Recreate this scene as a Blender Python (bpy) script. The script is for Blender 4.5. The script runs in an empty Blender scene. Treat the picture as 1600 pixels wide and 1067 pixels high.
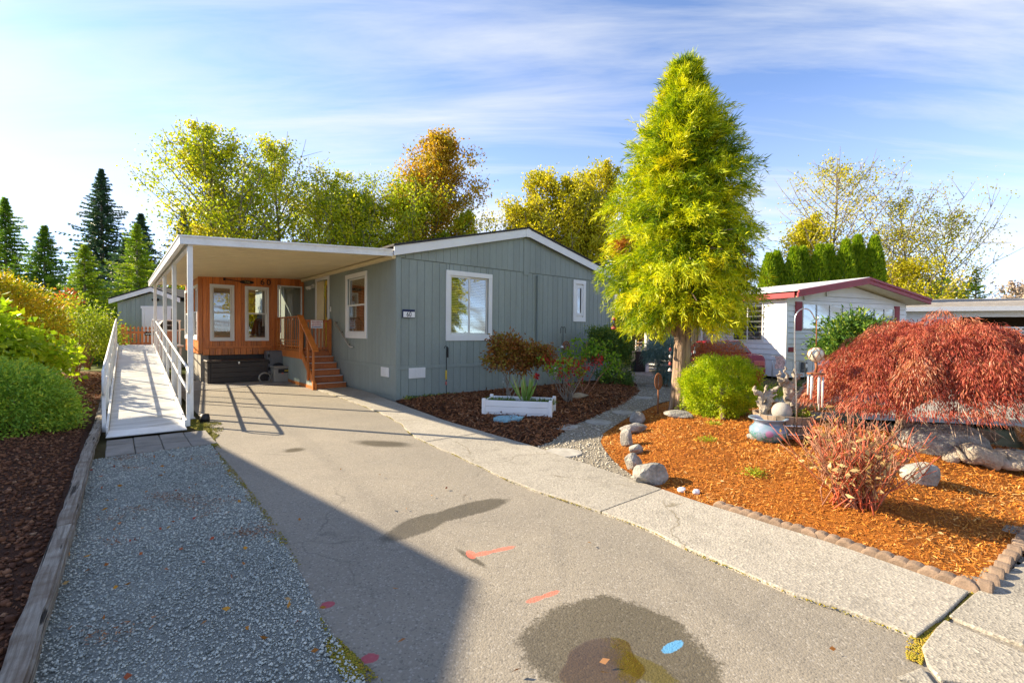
import bpy, bmesh, math, random
import numpy as np
from mathutils import Matrix, Vector, noise as mnoise

random.seed(7)
rng = np.random.default_rng(7)
S = bpy.context.scene
COL = S.collection
R = math.radians

# ------------------------------------------------------------------ camera, sky, sun, exposure
EYE = np.array([0, 0, 1.54])
FPX, PITCH, ROLL = 735.0, R(1.05), R(.45)
fw = np.array([0, math.cos(PITCH), -math.sin(PITCH)])
up0 = np.array([0, math.sin(PITCH), math.cos(PITCH)])
rt0 = np.array([1., 0, 0])
rt = math.cos(ROLL) * rt0 + math.sin(ROLL) * up0
up = -math.sin(ROLL) * rt0 + math.cos(ROLL) * up0
cam_d = bpy.data.cameras.new('camera')
cam_d.sensor_width = 36
cam_d.lens = FPX / 1600 * 36
cam_d.clip_start = .05
cam_d.clip_end = 2000
cam = bpy.data.objects.new('camera', cam_d)
COL.objects.link(cam)
M3 = Matrix((rt, up, -fw)).transposed()
cam.matrix_world = Matrix.Translation(EYE) @ M3.to_4x4()
S.camera = cam

SUN_EL = R(26.8)
to_sun = Vector((-.962 * math.cos(SUN_EL), .273 * math.cos(SUN_EL), math.sin(SUN_EL))).normalized()
sun_d = bpy.data.lights.new('sun', 'SUN')
sun_d.energy = 3.4
sun_d.angle = R(.5)
sun_d.color = (1, .84, .60)
sun = bpy.data.objects.new('sun', sun_d)
COL.objects.link(sun)
sun.rotation_euler = to_sun.to_track_quat('Z', 'Y').to_euler()
sun.location = (-20, 6, 15)

world = bpy.data.worlds.new('World')
S.world = world
world.use_nodes = True
wn, wl = world.node_tree.nodes, world.node_tree.links
wn.clear()
w_out = wn.new('ShaderNodeOutputWorld')
w_bg = wn.new('ShaderNodeBackground')
w_bg.inputs['Strength'].default_value = .15
sky = wn.new('ShaderNodeTexSky')
sky.sky_type = 'NISHITA'
sky.sun_disc = False
sky.sun_elevation = SUN_EL
sky.sun_rotation = math.atan2(to_sun.x, to_sun.y)
sky.air_density = .33
sky.dust_density = .08
sky.ozone_density = .6
# thin streaky cirrus, laid out on a flat layer overhead
tc = wn.new('ShaderNodeTexCoord')
sep = wn.new('ShaderNodeSeparateXYZ')
wl.new(tc.outputs['Generated'], sep.inputs[0])
def wmath(op, a, b=None, c=None):
    n = wn.new('ShaderNodeMath'); n.operation = op
    for i, v in enumerate((a, b, c)):
        if v is None: continue
        if isinstance(v, (int, float)): n.inputs[i].default_value = v
        else: wl.new(v, n.inputs[i])
    return n.outputs[0]
zc = wmath('ADD', wmath('MAXIMUM', sep.outputs[2], 0.0), .13)
comb = wn.new('ShaderNodeCombineXYZ')
wl.new(wmath('DIVIDE', sep.outputs[0], zc), comb.inputs[0])
wl.new(wmath('DIVIDE', sep.outputs[1], zc), comb.inputs[1])
def wnoise(scale, rotz, detail, loc=(0, 0, 0), rough=.6, dist=0.0):
    mp = wn.new('ShaderNodeMapping'); mp.inputs['Scale'].default_value = scale; mp.inputs['Rotation'].default_value = (0, 0, rotz); mp.inputs['Location'].default_value = loc
    wl.new(comb.outputs[0], mp.inputs[0])
    nz = wn.new('ShaderNodeTexNoise'); nz.inputs['Scale'].default_value = 1; nz.inputs['Detail'].default_value = detail; nz.inputs['Roughness'].default_value = rough; nz.inputs['Distortion'].default_value = dist
    wl.new(mp.outputs[0], nz.inputs['Vector'])
    return nz.outputs[0]
n_fine = wnoise((.55, 3.4, 1), R(-12), 9, rough=.62, dist=.5)
n_big = wnoise((.28, .6, 1), R(-20), 4, loc=(3.1, 1.7, 0))
streak = wmath('ADD', wmath('MULTIPLY', n_fine, .75), wmath('MULTIPLY', n_big, .75))
ramp = wn.new('ShaderNodeMapRange')
ramp.inputs['From Min'].default_value = .66; ramp.inputs['From Max'].default_value = .99
ramp.inputs['To Min'].default_value = 0.0; ramp.inputs['To Max'].default_value = .9
wl.new(streak, ramp.inputs['Value'])
# veil thickens to the horizon, where one looks through more of the layer
hz = wn.new('ShaderNodeMapRange'); hz.inputs['From Min'].default_value = .42; hz.inputs['From Max'].default_value = .02; hz.inputs['To Min'].default_value = 0; hz.inputs['To Max'].default_value = .5
wl.new(sep.outputs[2], hz.inputs['Value'])
mask = wmath('MINIMUM', wmath('ADD', ramp.outputs[0], hz.outputs[0]), .95)
mixw = wn.new('ShaderNodeMix'); mixw.data_type = 'RGBA'
wl.new(mask, mixw.inputs['Factor'])
wl.new(sky.outputs[0], mixw.inputs[6])
mixw.inputs[7].default_value = (1.66, 1.71, 1.76, 1)
wl.new(mixw.outputs[2], w_bg.inputs['Color'])
wl.new(w_bg.outputs[0], w_out.inputs[0])

S.view_settings.view_transform = 'Standard'
S.view_settings.look = 'None'
S.view_settings.exposure = 2.02
S.view_settings.gamma = 1
S.view_settings.use_curve_mapping = False
S.render.engine = 'CYCLES'
S.cycles.max_bounces = 8
S.cycles.transparent_max_bounces = 24
S.cycles.use_denoising = True

# ------------------------------------------------------------------ surveying: points read off the photograph become places in the world
def ray(px, py):
    return fw + rt * (px - 800) / FPX - up * (py - 533.5) / FPX
def ground(px, py, z=0.0):
    d = ray(px, py)
    return EYE + d * ((z - EYE[2]) / d[2])
YAW = R(50)
UX = np.array([math.sin(YAW), math.cos(YAW), 0])
VX = np.array([-math.cos(YAW), math.sin(YAW), 0])
CORNER = ground(619, 625)
HROT = R(40)
def W(s, t, z=0.0):                      # home frame (along the gable, back along the side wall) to world
    return CORNER + UX * s + VX * t + np.array([0, 0, z])
def loc(px, py, z=0.0):
    q = ground(px, py, z) - CORNER
    return (float(q @ UX), float(q @ VX))

# ------------------------------------------------------------------ materials
MATS = {}
def nodes_of(name):
    m = bpy.data.materials.new(name)
    m.use_nodes = True
    m.node_tree.nodes.clear()
    MATS[name] = m
    return m, m.node_tree.nodes, m.node_tree.links
def sh(nt, typ, **kw):
    n = nt.nodes.new(typ)
    for k, v in kw.items():
        if k in n.inputs: n.inputs[k].default_value = v
        else: setattr(n, k, v)
    return n
def rgba(c, k=1.0):
    return (min(c[0] * k, 1), min(c[1] * k, 1), min(c[2] * k, 1), 1)
def mix_rgb(nt, fac, a, b, blend='MIX'):
    n = nt.nodes.new('ShaderNodeMix'); n.data_type = 'RGBA'; n.blend_type = blend
    for sock, v in ((n.inputs['Factor'], fac), (n.inputs[6], a), (n.inputs[7], b)):
        if isinstance(v, (int, float)): sock.default_value = v
        elif isinstance(v, tuple): sock.default_value = v if len(v) == 4 else (*v, 1)
        else: nt.links.new(v, sock)
    return n.outputs[2]
def maprange(nt, v, a, b, c=0.0, d=1.0):
    n = nt.nodes.new('ShaderNodeMapRange')
    n.inputs[1].default_value, n.inputs[2].default_value, n.inputs[3].default_value, n.inputs[4].default_value = a, b, c, d
    nt.links.new(v, n.inputs[0])
    return n.outputs[0]
def noise(nt, vec, scale, detail=4, rough=.55, stretch=None, dist=0.0):
    if stretch:
        mp = nt.nodes.new('ShaderNodeMapping'); mp.inputs['Scale'].default_value = stretch
        nt.links.new(vec, mp.inputs[0]); vec = mp.outputs[0]
    n = sh(nt, 'ShaderNodeTexNoise', Scale=scale, Detail=detail, Roughness=rough, Distortion=dist)
    nt.links.new(vec, n.inputs['Vector'])
    return n.outputs[0]
def position(nt):
    return nt.nodes.new('ShaderNodeNewGeometry').outputs['Position']
def finish(nt, color, rough=.7, bump=None, bstr=.3, bdist=.01, metal=0.0, spec=.4, trans=0.0):
    p = sh(nt, 'ShaderNodeBsdfPrincipled')
    p.inputs['Metallic'].default_value = metal
    p.inputs['Specular IOR Level'].default_value = spec
    for key, v in (('Base Color', color), ('Roughness', rough)):
        if isinstance(v, (int, float)): p.inputs[key].default_value = v
        elif isinstance(v, tuple): p.inputs[key].default_value = v if len(v) == 4 else (*v, 1)
        else: nt.links.new(v, p.inputs[key])
    if bump is not None:
        b = sh(nt, 'ShaderNodeBump', Strength=bstr, Distance=bdist)
        nt.links.new(bump, b.inputs['Height']); nt.links.new(b.outputs[0], p.inputs['Normal'])
    o = nt.nodes.new('ShaderNodeOutputMaterial')
    nt.links.new(p.outputs[0], o.inputs[0])
    return p
def mat(name, c, rough=.6, var=.12, scale=6, fine=60, bump=.15, bdist=.004, metal=0.0, spec=.4, stretch=None, piece=0.0, grime=0.0, grime_c=(.12, .1, .07)):
    """plain surface: broad and fine variation, a little relief, optional piece-to-piece change and weathering"""
    m, ns, ls = nodes_of(name); nt = m.node_tree
    pos = position(nt)
    a = noise(nt, pos, scale, 5, stretch=stretch)
    f = noise(nt, pos, fine, 3, stretch=stretch)
    v = maprange(nt, a, .3, .7, 1 - var, 1 + var)
    v2 = maprange(nt, f, .3, .7, 1 - var * .6, 1 + var * .6)
    mul = sh(nt, 'ShaderNodeMath', operation='MULTIPLY'); ls.new(v, mul.inputs[0]); ls.new(v2, mul.inputs[1])
    val = mul.outputs[0]
    if piece:
        oi = nt.nodes.new('ShaderNodeObjectInfo')
        pr = maprange(nt, oi.outputs['Random'], 0, 1, 1 - piece, 1 + piece)
        mu = sh(nt, 'ShaderNodeMath', operation='MULTIPLY'); ls.new(val, mu.inputs[0]); ls.new(pr, mu.inputs[1]); val = mu.outputs[0]
    hsv = sh(nt, 'ShaderNodeHueSaturation'); hsv.inputs['Color'].default_value = rgba(c)
    ls.new(val, hsv.inputs['Value'])
    colr = hsv.outputs[0]
    if grime:
        g = noise(nt, pos, 2.3, 7, .65)
        colr = mix_rgb(nt, maprange(nt, g, .5, .75, 0, grime), colr, (*grime_c, 1))
    finish(nt, colr, maprange(nt, f, .2, .8, max(rough - .08, .02), min(rough + .08, 1)), f if bump else None, bump, bdist, metal, spec)
    return m
def wood(name, c, dark, axis='Z', rough=.5, piece=.2, knots=True, gloss=.4, gscale=1.0):
    m, ns, ls = nodes_of(name); nt = m.node_tree
    pos = position(nt)
    st = {'Z': (1, 1, .05), 'X': (.05, 1, 1), 'Y': (1, .05, 1), 'N': (1, 1, 1)}[axis]
    oi = nt.nodes.new('ShaderNodeObjectInfo')
    add = sh(nt, 'ShaderNodeVectorMath', operation='MULTIPLY_ADD')
    ls.new(oi.outputs['Random'], add.inputs[0]); add.inputs[1].default_value = (13, 7, 29); ls.new(pos, add.inputs[2])
    g = noise(nt, add.outputs[0], 38 * gscale, 5, .6, st, .6)
    b = noise(nt, add.outputs[0], 5 * gscale, 3, .5, st)
    colr = mix_rgb(nt, maprange(nt, g, .35, .7), rgba(c, 1.0), rgba(dark))
    colr = mix_rgb(nt, maprange(nt, b, .35, .75, 0, .5), colr, rgba(c, 1.35))
    if knots:
        k = sh(nt, 'ShaderNodeTexVoronoi', Scale=5.0, Randomness=1.0); ls.new(add.outputs[0], k.inputs['Vector'])
        colr = mix_rgb(nt, maprange(nt, k.outputs['Distance'], .10, .05, 0, .85), colr, rgba(dark, .3))
    hsv = sh(nt, 'ShaderNodeHueSaturation'); ls.new(colr, hsv.inputs['Color'])
    ls.new(maprange(nt, oi.outputs['Random'], 0, 1, 1 - piece, 1 + piece), hsv.inputs['Value'])
    finish(nt, hsv.outputs[0], rough, g, .25, .003, 0, gloss)
    return m
def leaf_mat(name, cols, trans=.4, rough=.5, tcol=1.25):
    """leaf: colour from the leaf's own tone, some light through it"""
    m, ns, ls = nodes_of(name); nt = m.node_tree
    at = nt.nodes.new('ShaderNodeAttribute'); at.attribute_name = 'tone'
    cr = nt.nodes.new('ShaderNodeValToRGB'); el = cr.color_ramp.elements
    while len(el) < len(cols): el.new(.5)
    for i, c in enumerate(cols):
        el[i].position = i / (len(cols) - 1); el[i].color = rgba(c)
    ls.new(at.outputs['Fac'], cr.inputs[0])
    p = sh(nt, 'ShaderNodeBsdfPrincipled', Roughness=rough); p.inputs['Specular IOR Level'].default_value = .3
    ls.new(cr.outputs[0], p.inputs['Base Color'])
    t = nt.nodes.new('ShaderNodeBsdfTranslucent')
    ls.new(mix_rgb(nt, 1.0, cr.outputs[0], (tcol * .95, tcol, tcol * .55, 1), 'MULTIPLY'), t.inputs[0])
    mx = nt.nodes.new('ShaderNodeMixShader'); mx.inputs[0].default_value = trans
    ls.new(p.outputs[0], mx.inputs[1]); ls.new(t.outputs[0], mx.inputs[2])
    o = nt.nodes.new('ShaderNodeOutputMaterial'); ls.new(mx.outputs[0], o.inputs[0])
    return m
def tone_mat(name, cols, rough=.85, bump=True):
    """loose pieces: colour from each piece's own tone"""
    m, ns, ls = nodes_of(name); nt = m.node_tree
    at = nt.nodes.new('ShaderNodeAttribute'); at.attribute_name = 'tone'
    cr = nt.nodes.new('ShaderNodeValToRGB'); el = cr.color_ramp.elements
    while len(el) < len(cols): el.new(.5)
    for i, c in enumerate(cols):
        el[i].position = i / (len(cols) - 1); el[i].color = rgba(c)
    ls.new(at.outputs['Fac'], cr.inputs[0])
    f = noise(nt, position(nt), 120, 3)
    col = mix_rgb(nt, maprange(nt, f, .3, .7, 0, .3), cr.outputs[0], (.9, .9, .9, 1), 'MULTIPLY')
    finish(nt, col, rough, f if bump else None, .4, .003, 0, .25)
    return m
def glass_mat(name, tint=(.9, .93, .92), refl=.10):
    m, ns, ls = nodes_of(name); nt = m.node_tree
    tr = nt.nodes.new('ShaderNodeBsdfTransparent'); tr.inputs[0].default_value = (*tint, 1)
    gl = sh(nt, 'ShaderNodeBsdfGlossy', Roughness=.015)
    lw = sh(nt, 'ShaderNodeLayerWeight', Blend=.25)
    mx = nt.nodes.new('ShaderNodeMixShader')
    ls.new(maprange(nt, lw.outputs['Facing'], 0, 1, refl, .85), mx.inputs[0])
    ls.new(tr.outputs[0], mx.inputs[1]); ls.new(gl.outputs[0], mx.inputs[2])
    o = nt.nodes.new('ShaderNodeOutputMaterial'); ls.new(mx.outputs[0], o.inputs[0])
    return m

SAGE = (.262, .302, .276)
mat('siding', SAGE, .62, .09, 1.6, 40, .18, .003, piece=.05, stretch=(1, 1, .25), grime=.16, grime_c=(.17, .19, .165))
mat('white_trim', (.78, .78, .77), .45, .04, 3, 60, .06, .002, grime=.08, grime_c=(.4, .38, .33))
mat('white_metal', (.78, .775, .74), .38, .06, 4, 30, .05, .002, grime=.35, grime_c=(.4, .36, .28))
mat('cream_metal', (.80, .68, .42), .45, .05, 2, 30, .05, .002, grime=.15, grime_c=(.42, .36, .24))
mat('vinyl', (.72, .71, .66), .4, .03, 3, 50, .04, .002)
mat('shingle', (.035, .033, .034), .9, .35, 8, 90, .5, .006, piece=.3)
mat('shingle_gray', (.34, .31, .27), .9, .25, 5, 60, .5, .006, piece=.15)
wood('cedar', (.66, .205, .034), (.38, .09, .018), 'Z', .38, .24, True, .5)
wood('cedar_rail', (.58, .19, .035), (.34, .085, .018), 'N', .42, .2, False, .45)
wood('cedar_step', (.46, .14, .035), (.22, .055, .015), 'X', .45, .18, True, .4)
wood('old_timber', (.30, .27, .235), (.10, .085, .07), 'Y', .85, .15, False, .2, 1.4)
wood('barrel_wood', (.36, .27, .19), (.17, .12, .08), 'Z', .8, .2, False, .2)
mat('dark_resin', (.045, .036, .031), .5, .12, 3, 60, .2, .003, piece=.08)
mat('gray_resin', (.13, .135, .145), .45, .06, 3, 40, .1, .002)
mat('taupe_resin', (.27, .255, .22), .55, .08, 4, 60, .15, .003)
mat('black', (.012, .012, .013), .45, .2, 5, 40, .1, .002)
mat('black_iron', (.03, .027, .025), .6, .2, 8, 60, .2, .002, metal=.4)
mat('rust_iron', (.24, .09, .035), .8, .3, 8, 60, .3, .002)
mat('steel', (.55, .54, .52), .3, .08, 6, 50, .1, .002, metal=.9)
mat('nosing', (.62, .62, .60), .5, .06, 5, 60, .1, .002)
mat('yellow_paint', (.70, .46, .03), .4, .05, 3, 40, .05, .002)
mat('plate_white', (.80, .80, .80), .4, .03, 3, 40, .0)
mat('plate_navy', (.012, .022, .09), .35, .05, 3, 40, .0)
mat('sign_red', (.55, .12, .10), .6, .05, 3, 40, .0)
mat('sign_blue', (.10, .16, .38), .6, .05, 3, 40, .0)
mat('ink', (.012, .012, .012), .5, .05, 3, 40, .0)
mat('brass_paint', (.52, .36, .12), .5, .1, 3, 40, .05)
mat('maroon', (.30, .022, .03), .5, .1, 3, 50, .1, grime=.12, grime_c=(.2, .1, .1))
mat('car_red', (.24, .008, .02), .22, .04, 3, 40, .0, spec=.6)
mat('white_lap', (.77, .77, .76), .5, .05, 2, 50, .08, .002, piece=.03, grime=.1, grime_c=(.45, .45, .42))
mat('tan_lap', (.52, .40, .20), .6, .06, 2, 50, .08, .002, piece=.04)
mat('rock', (.30, .285, .25), .9, .4, 9, 38, .9, .016, grime=.6, grime_c=(.13, .12, .085))
mat('rock_brown', (.36, .28, .19), .9, .3, 7, 45, .7, .012)
mat('block_tan', (.235, .165, .115), .9, .25, 9, 90, .5, .005, piece=.14, grime=.2)
mat('driftwood', (.33, .28, .215), .85, .4, 6, 34, 1.0, .02, grime=.6, grime_c=(.11, .085, .06))
mat('bark', (.33, .225, .155), .9, .55, 12, 34, 1.0, .03, stretch=(1, 1, .13))
mat('bark_gray', (.24, .205, .165), .9, .3, 9, 40, .6, .01, stretch=(1, 1, .3))
mat('stem_red', (.52, .115, .055), .6, .35, 9, 30, .2, .002)
mat('stem_brown', (.36, .17, .10), .8, .3, 9, 30, .3, .003)
mat('soil', (.035, .024, .017), .95, .3, 9, 60, .6, .01)
mat('interior', (.09, .065, .045), .9, .3, 2, 20, 0)
mat('interior_wood', (.36, .17, .055), .6, .2, 2, 30, .1, stretch=(1, 1, .1))
mat('curtain', (.62, .60, .52), .9, .08, 3, 30, .1)
mat('blind', (.62, .48, .28), .6, .08, 3, 40, 0)
mat('pale_glass', (.62, .60, .46), .08, .3, 25, 60, .4, .004, spec=.8)
mat('paver_gray', (.25, .23, .20), .9, .18, 6, 90, .5, .005, piece=.1, grime=.3, grime_c=(.12, .10, .06))
mat('stone_round', (.36, .34, .30), .9, .2, 6, 90, .5, .005, piece=.08, grime=.3, grime_c=(.14, .12, .07))
mat('teal_stone', (.22, .40, .48), .8, .35, 18, 60, .5, .006)
mat('cloth_floral', (.62, .42, .42), .9, .5, 12, 25, .1)
mat('bin_black', (.012, .013, .014), .5, .1, 3, 30, .1)
mat('firewood', (.28, .16, .08), .9, .4, 9, 50, .5, .01, piece=.4)
mat('green_pot', (.33, .45, .36), .5, .15, 4, 40, .1)
glass_mat('glass')
glass_mat('glass_dim', (.35, .37, .36), .16)
mat('glass_dark', (.02, .022, .022), .05, .1, 3, 30, 0, spec=.9)

# colour-bearing loose matter and foliage
tone_mat('gravel_tone', [(.17, .185, .17), (.35, .375, .345), (.49, .515, .465), (.57, .585, .52), (.72, .71, .62)])
tone_mat('lava_tone', [(.05, .022, .012), (.13, .052, .026), (.20, .085, .04), (.28, .135, .07), (.42, .27, .17)])
tone_mat('chip_orange', [(.10, .026, .008), (.36, .105, .014), (.56, .195, .024), (.62, .26, .038), (.72, .44, .17)], .8, False)
tone_mat('chip_dark', [(.05, .02, .01), (.15, .052, .02), (.25, .095, .035), (.34, .15, .06), (.48, .30, .18)], .85, False)
tone_mat('path_tone', [(.20, .175, .13), (.36, .32, .25), (.48, .44, .36), (.58, .54, .45)])
tone_mat('litter_tone', [(.30, .10, .02), (.50, .24, .03), (.34, .05, .03), (.45, .30, .12)], .7, False)
tone_mat('moss_tone', [(.10, .11, .015), (.20, .19, .02), (.32, .26, .02), (.36, .22, .04)], .9, False)
leaf_mat('grass_leaf', [(.06, .12, .02), (.11, .19, .03), (.20, .27, .04)])
leaf_mat('iris_leaf', [(.12, .24, .05), (.22, .36, .09), (.42, .46, .18)], .35)
leaf_mat('cryptomeria', [(.05, .12, .006), (.18, .28, .006), (.46, .52, .006), (.68, .66, .007), (.78, .67, .01)], .30)
leaf_mat('dead_spray', [(.30, .07, .01), (.40, .14, .03)], .3)
leaf_mat('yew', [(.10, .20, .006), (.30, .42, .008), (.52, .60, .01), (.66, .66, .02)], .35)
leaf_mat('alder', [(.13, .20, .012), (.29, .37, .014), (.46, .49, .016), (.62, .57, .018), (.60, .44, .02)], .45)
leaf_mat('alder_gold', [(.23, .26, .012), (.44, .42, .016), (.62, .53, .018), (.68, .52, .03)], .45)
leaf_mat('cottonwood', [(.22, .20, .012), (.42, .31, .016), (.56, .34, .02), (.54, .24, .025)], .42)
leaf_mat('spruce_dark', [(.04, .09, .06), (.07, .15, .09), (.12, .20, .10)], .25)
leaf_mat('conifer_green', [(.08, .18, .02), (.16, .30, .028), (.30, .42, .035)], .4)
leaf_mat('conifer_lime', [(.12, .22, .014), (.24, .36, .02), (.40, .46, .025)], .4)
leaf_mat('blue_cedar', [(.10, .17, .16), (.18, .28, .26), (.28, .38, .34)], .25)
leaf_mat('privet', [(.11, .24, .035), (.23, .40, .05), (.38, .54, .06), (.74, .70, .06)], .3)
leaf_mat('arborvitae', [(.10, .20, .008), (.22, .34, .01), (.38, .46, .016)], .4)
leaf_mat('hedge_autumn', [(.10, .16, .012), (.26, .30, .015), (.52, .44, .018), (.64, .42, .022), (.58, .24, .022)], .4)
leaf_mat('hydrangea', [(.18, .30, .014), (.34, .48, .018), (.48, .58, .022), (.60, .60, .04)], .42)
leaf_mat('evergreen', [(.05, .11, .025), (.09, .17, .035), (.15, .24, .045), (.50, .48, .04)], .3)
leaf_mat('rhododendron', [(.03, .08, .016), (.06, .14, .022), (.13, .23, .03), (.46, .50, .05)], .25, .35)
leaf_mat('bronze', [(.12, .06, .02), (.26, .10, .03), (.38, .15, .03), (.26, .24, .03), (.48, .27, .04)], .35)
leaf_mat('burning_red', [(.30, .01, .02), (.48, .02, .03), (.58, .05, .05)], .35)
leaf_mat('lime_leaf', [(.10, .22, .015), (.18, .33, .02), (.28, .42, .03), (.44, .42, .03)], .4)
leaf_mat('maple_red', [(.14, .020, .016), (.34, .055, .038), (.50, .125, .075), (.55, .22, .11), (.66, .42, .29)], .35, tcol=1.15)
leaf_mat('pale_leaf', [(.40, .22, .08), (.55, .38, .17), (.62, .50, .26)], .35)
leaf_mat('barberry', [(.30, .05, .02), (.52, .13, .04), (.60, .27, .08)], .35)
leaf_mat('rose_leaf', [(.10, .18, .015), (.28, .36, .025), (.48, .48, .04)], .4)
leaf_mat('bare_twig', [(.30, .22, .16), (.46, .36, .26)], .0)

# ------------------------------------------------------------------ mesh tools
def link(name, me, m, parent=None, location=None, rz=0.0):
    o = bpy.data.objects.new(name, me)
    COL.objects.link(o)
    if m is not None and not me.materials:
        me.materials.append(MATS[m] if isinstance(m, str) else m)
    if parent is not None: o.parent = parent
    if location is not None: o.location = location
    if rz: o.rotation_euler = (0, 0, rz)
    return o
def tag(o, label=None, cat=None, group=None, kind=None):
    if label: o['label'] = label
    if cat: o['category'] = cat
    if group: o['group'] = group
    if kind: o['kind'] = kind
    return o
def thing(name, label, cat, location=(0, 0, 0), rz=0.0, group=None):
    o = bpy.data.objects.new(name, None)
    o.empty_display_size = .2
    COL.objects.link(o)
    o.location = location; o.rotation_euler = (0, 0, rz)
    return tag(o, label, cat, group)
def copy_tree(o, parent=None):
    c = o.copy(); COL.objects.link(c)
    if parent is not None: c.parent = parent
    for ch in list(o.children): copy_tree(ch, c)
    return c
_box = {}
def box_mesh(dx, dy, dz, ch, m):
    key = (round(dx, 4), round(dy, 4), round(dz, 4), ch, m)
    if key in _box: return _box[key]
    ch = min(ch, dx * .3, dy * .3, dz * .3)
    h = (dx / 2, dy / 2, dz / 2)
    vs, idx = [], {}
    for sx in (-1, 1):
        for sy in (-1, 1):
            for sz in (-1, 1):
                for a in range(3):
                    s = (sx, sy, sz)
                    idx[(s, a)] = len(vs)
                    vs.append(tuple(s[k] * (h[k] if k == a else h[k] - ch) for k in range(3)))
    fs = []
    for a in range(3):
        b, c = [k for k in range(3) if k != a]
        for sa in (-1, 1):
            q = []
            for sb, sc in ((-1, -1), (1, -1), (1, 1), (-1, 1)):
                s = [0, 0, 0]; s[a] = sa; s[b] = sb; s[c] = sc
                q.append(idx[(tuple(s), a)])
            fs.append(q)
    for a, b, c in ((0, 1, 2), (0, 2, 1), (1, 2, 0)):
        for sa in (-1, 1):
            for sb in (-1, 1):
                s0 = [0, 0, 0]; s0[a] = sa; s0[b] = sb; s0[c] = -1
                s1 = list(s0); s1[c] = 1
                s0, s1 = tuple(s0), tuple(s1)
                fs.append([idx[(s0, a)], idx[(s1, a)], idx[(s1, b)], idx[(s0, b)]])
    for sx in (-1, 1):
        for sy in (-1, 1):
            for sz in (-1, 1):
                fs.append([idx[((sx, sy, sz), a)] for a in range(3)])
    me = bpy.data.meshes.new('box')
    me.from_pydata(vs, [], fs)
    bm = bmesh.new(); bm.from_mesh(me); bmesh.ops.recalc_face_normals(bm, faces=bm.faces); bm.to_mesh(me); bm.free()
    me.materials.append(MATS[m])
    _box[key] = me
    return me
def B(name, m, parent, lo, hi, ch=.004, rz=0.0):
    d = [abs(hi[k] - lo[k]) for k in range(3)]
    c = [(hi[k] + lo[k]) / 2 for k in range(3)]
    return link(name, box_mesh(*d, ch, m), m, parent, c, rz)
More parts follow.
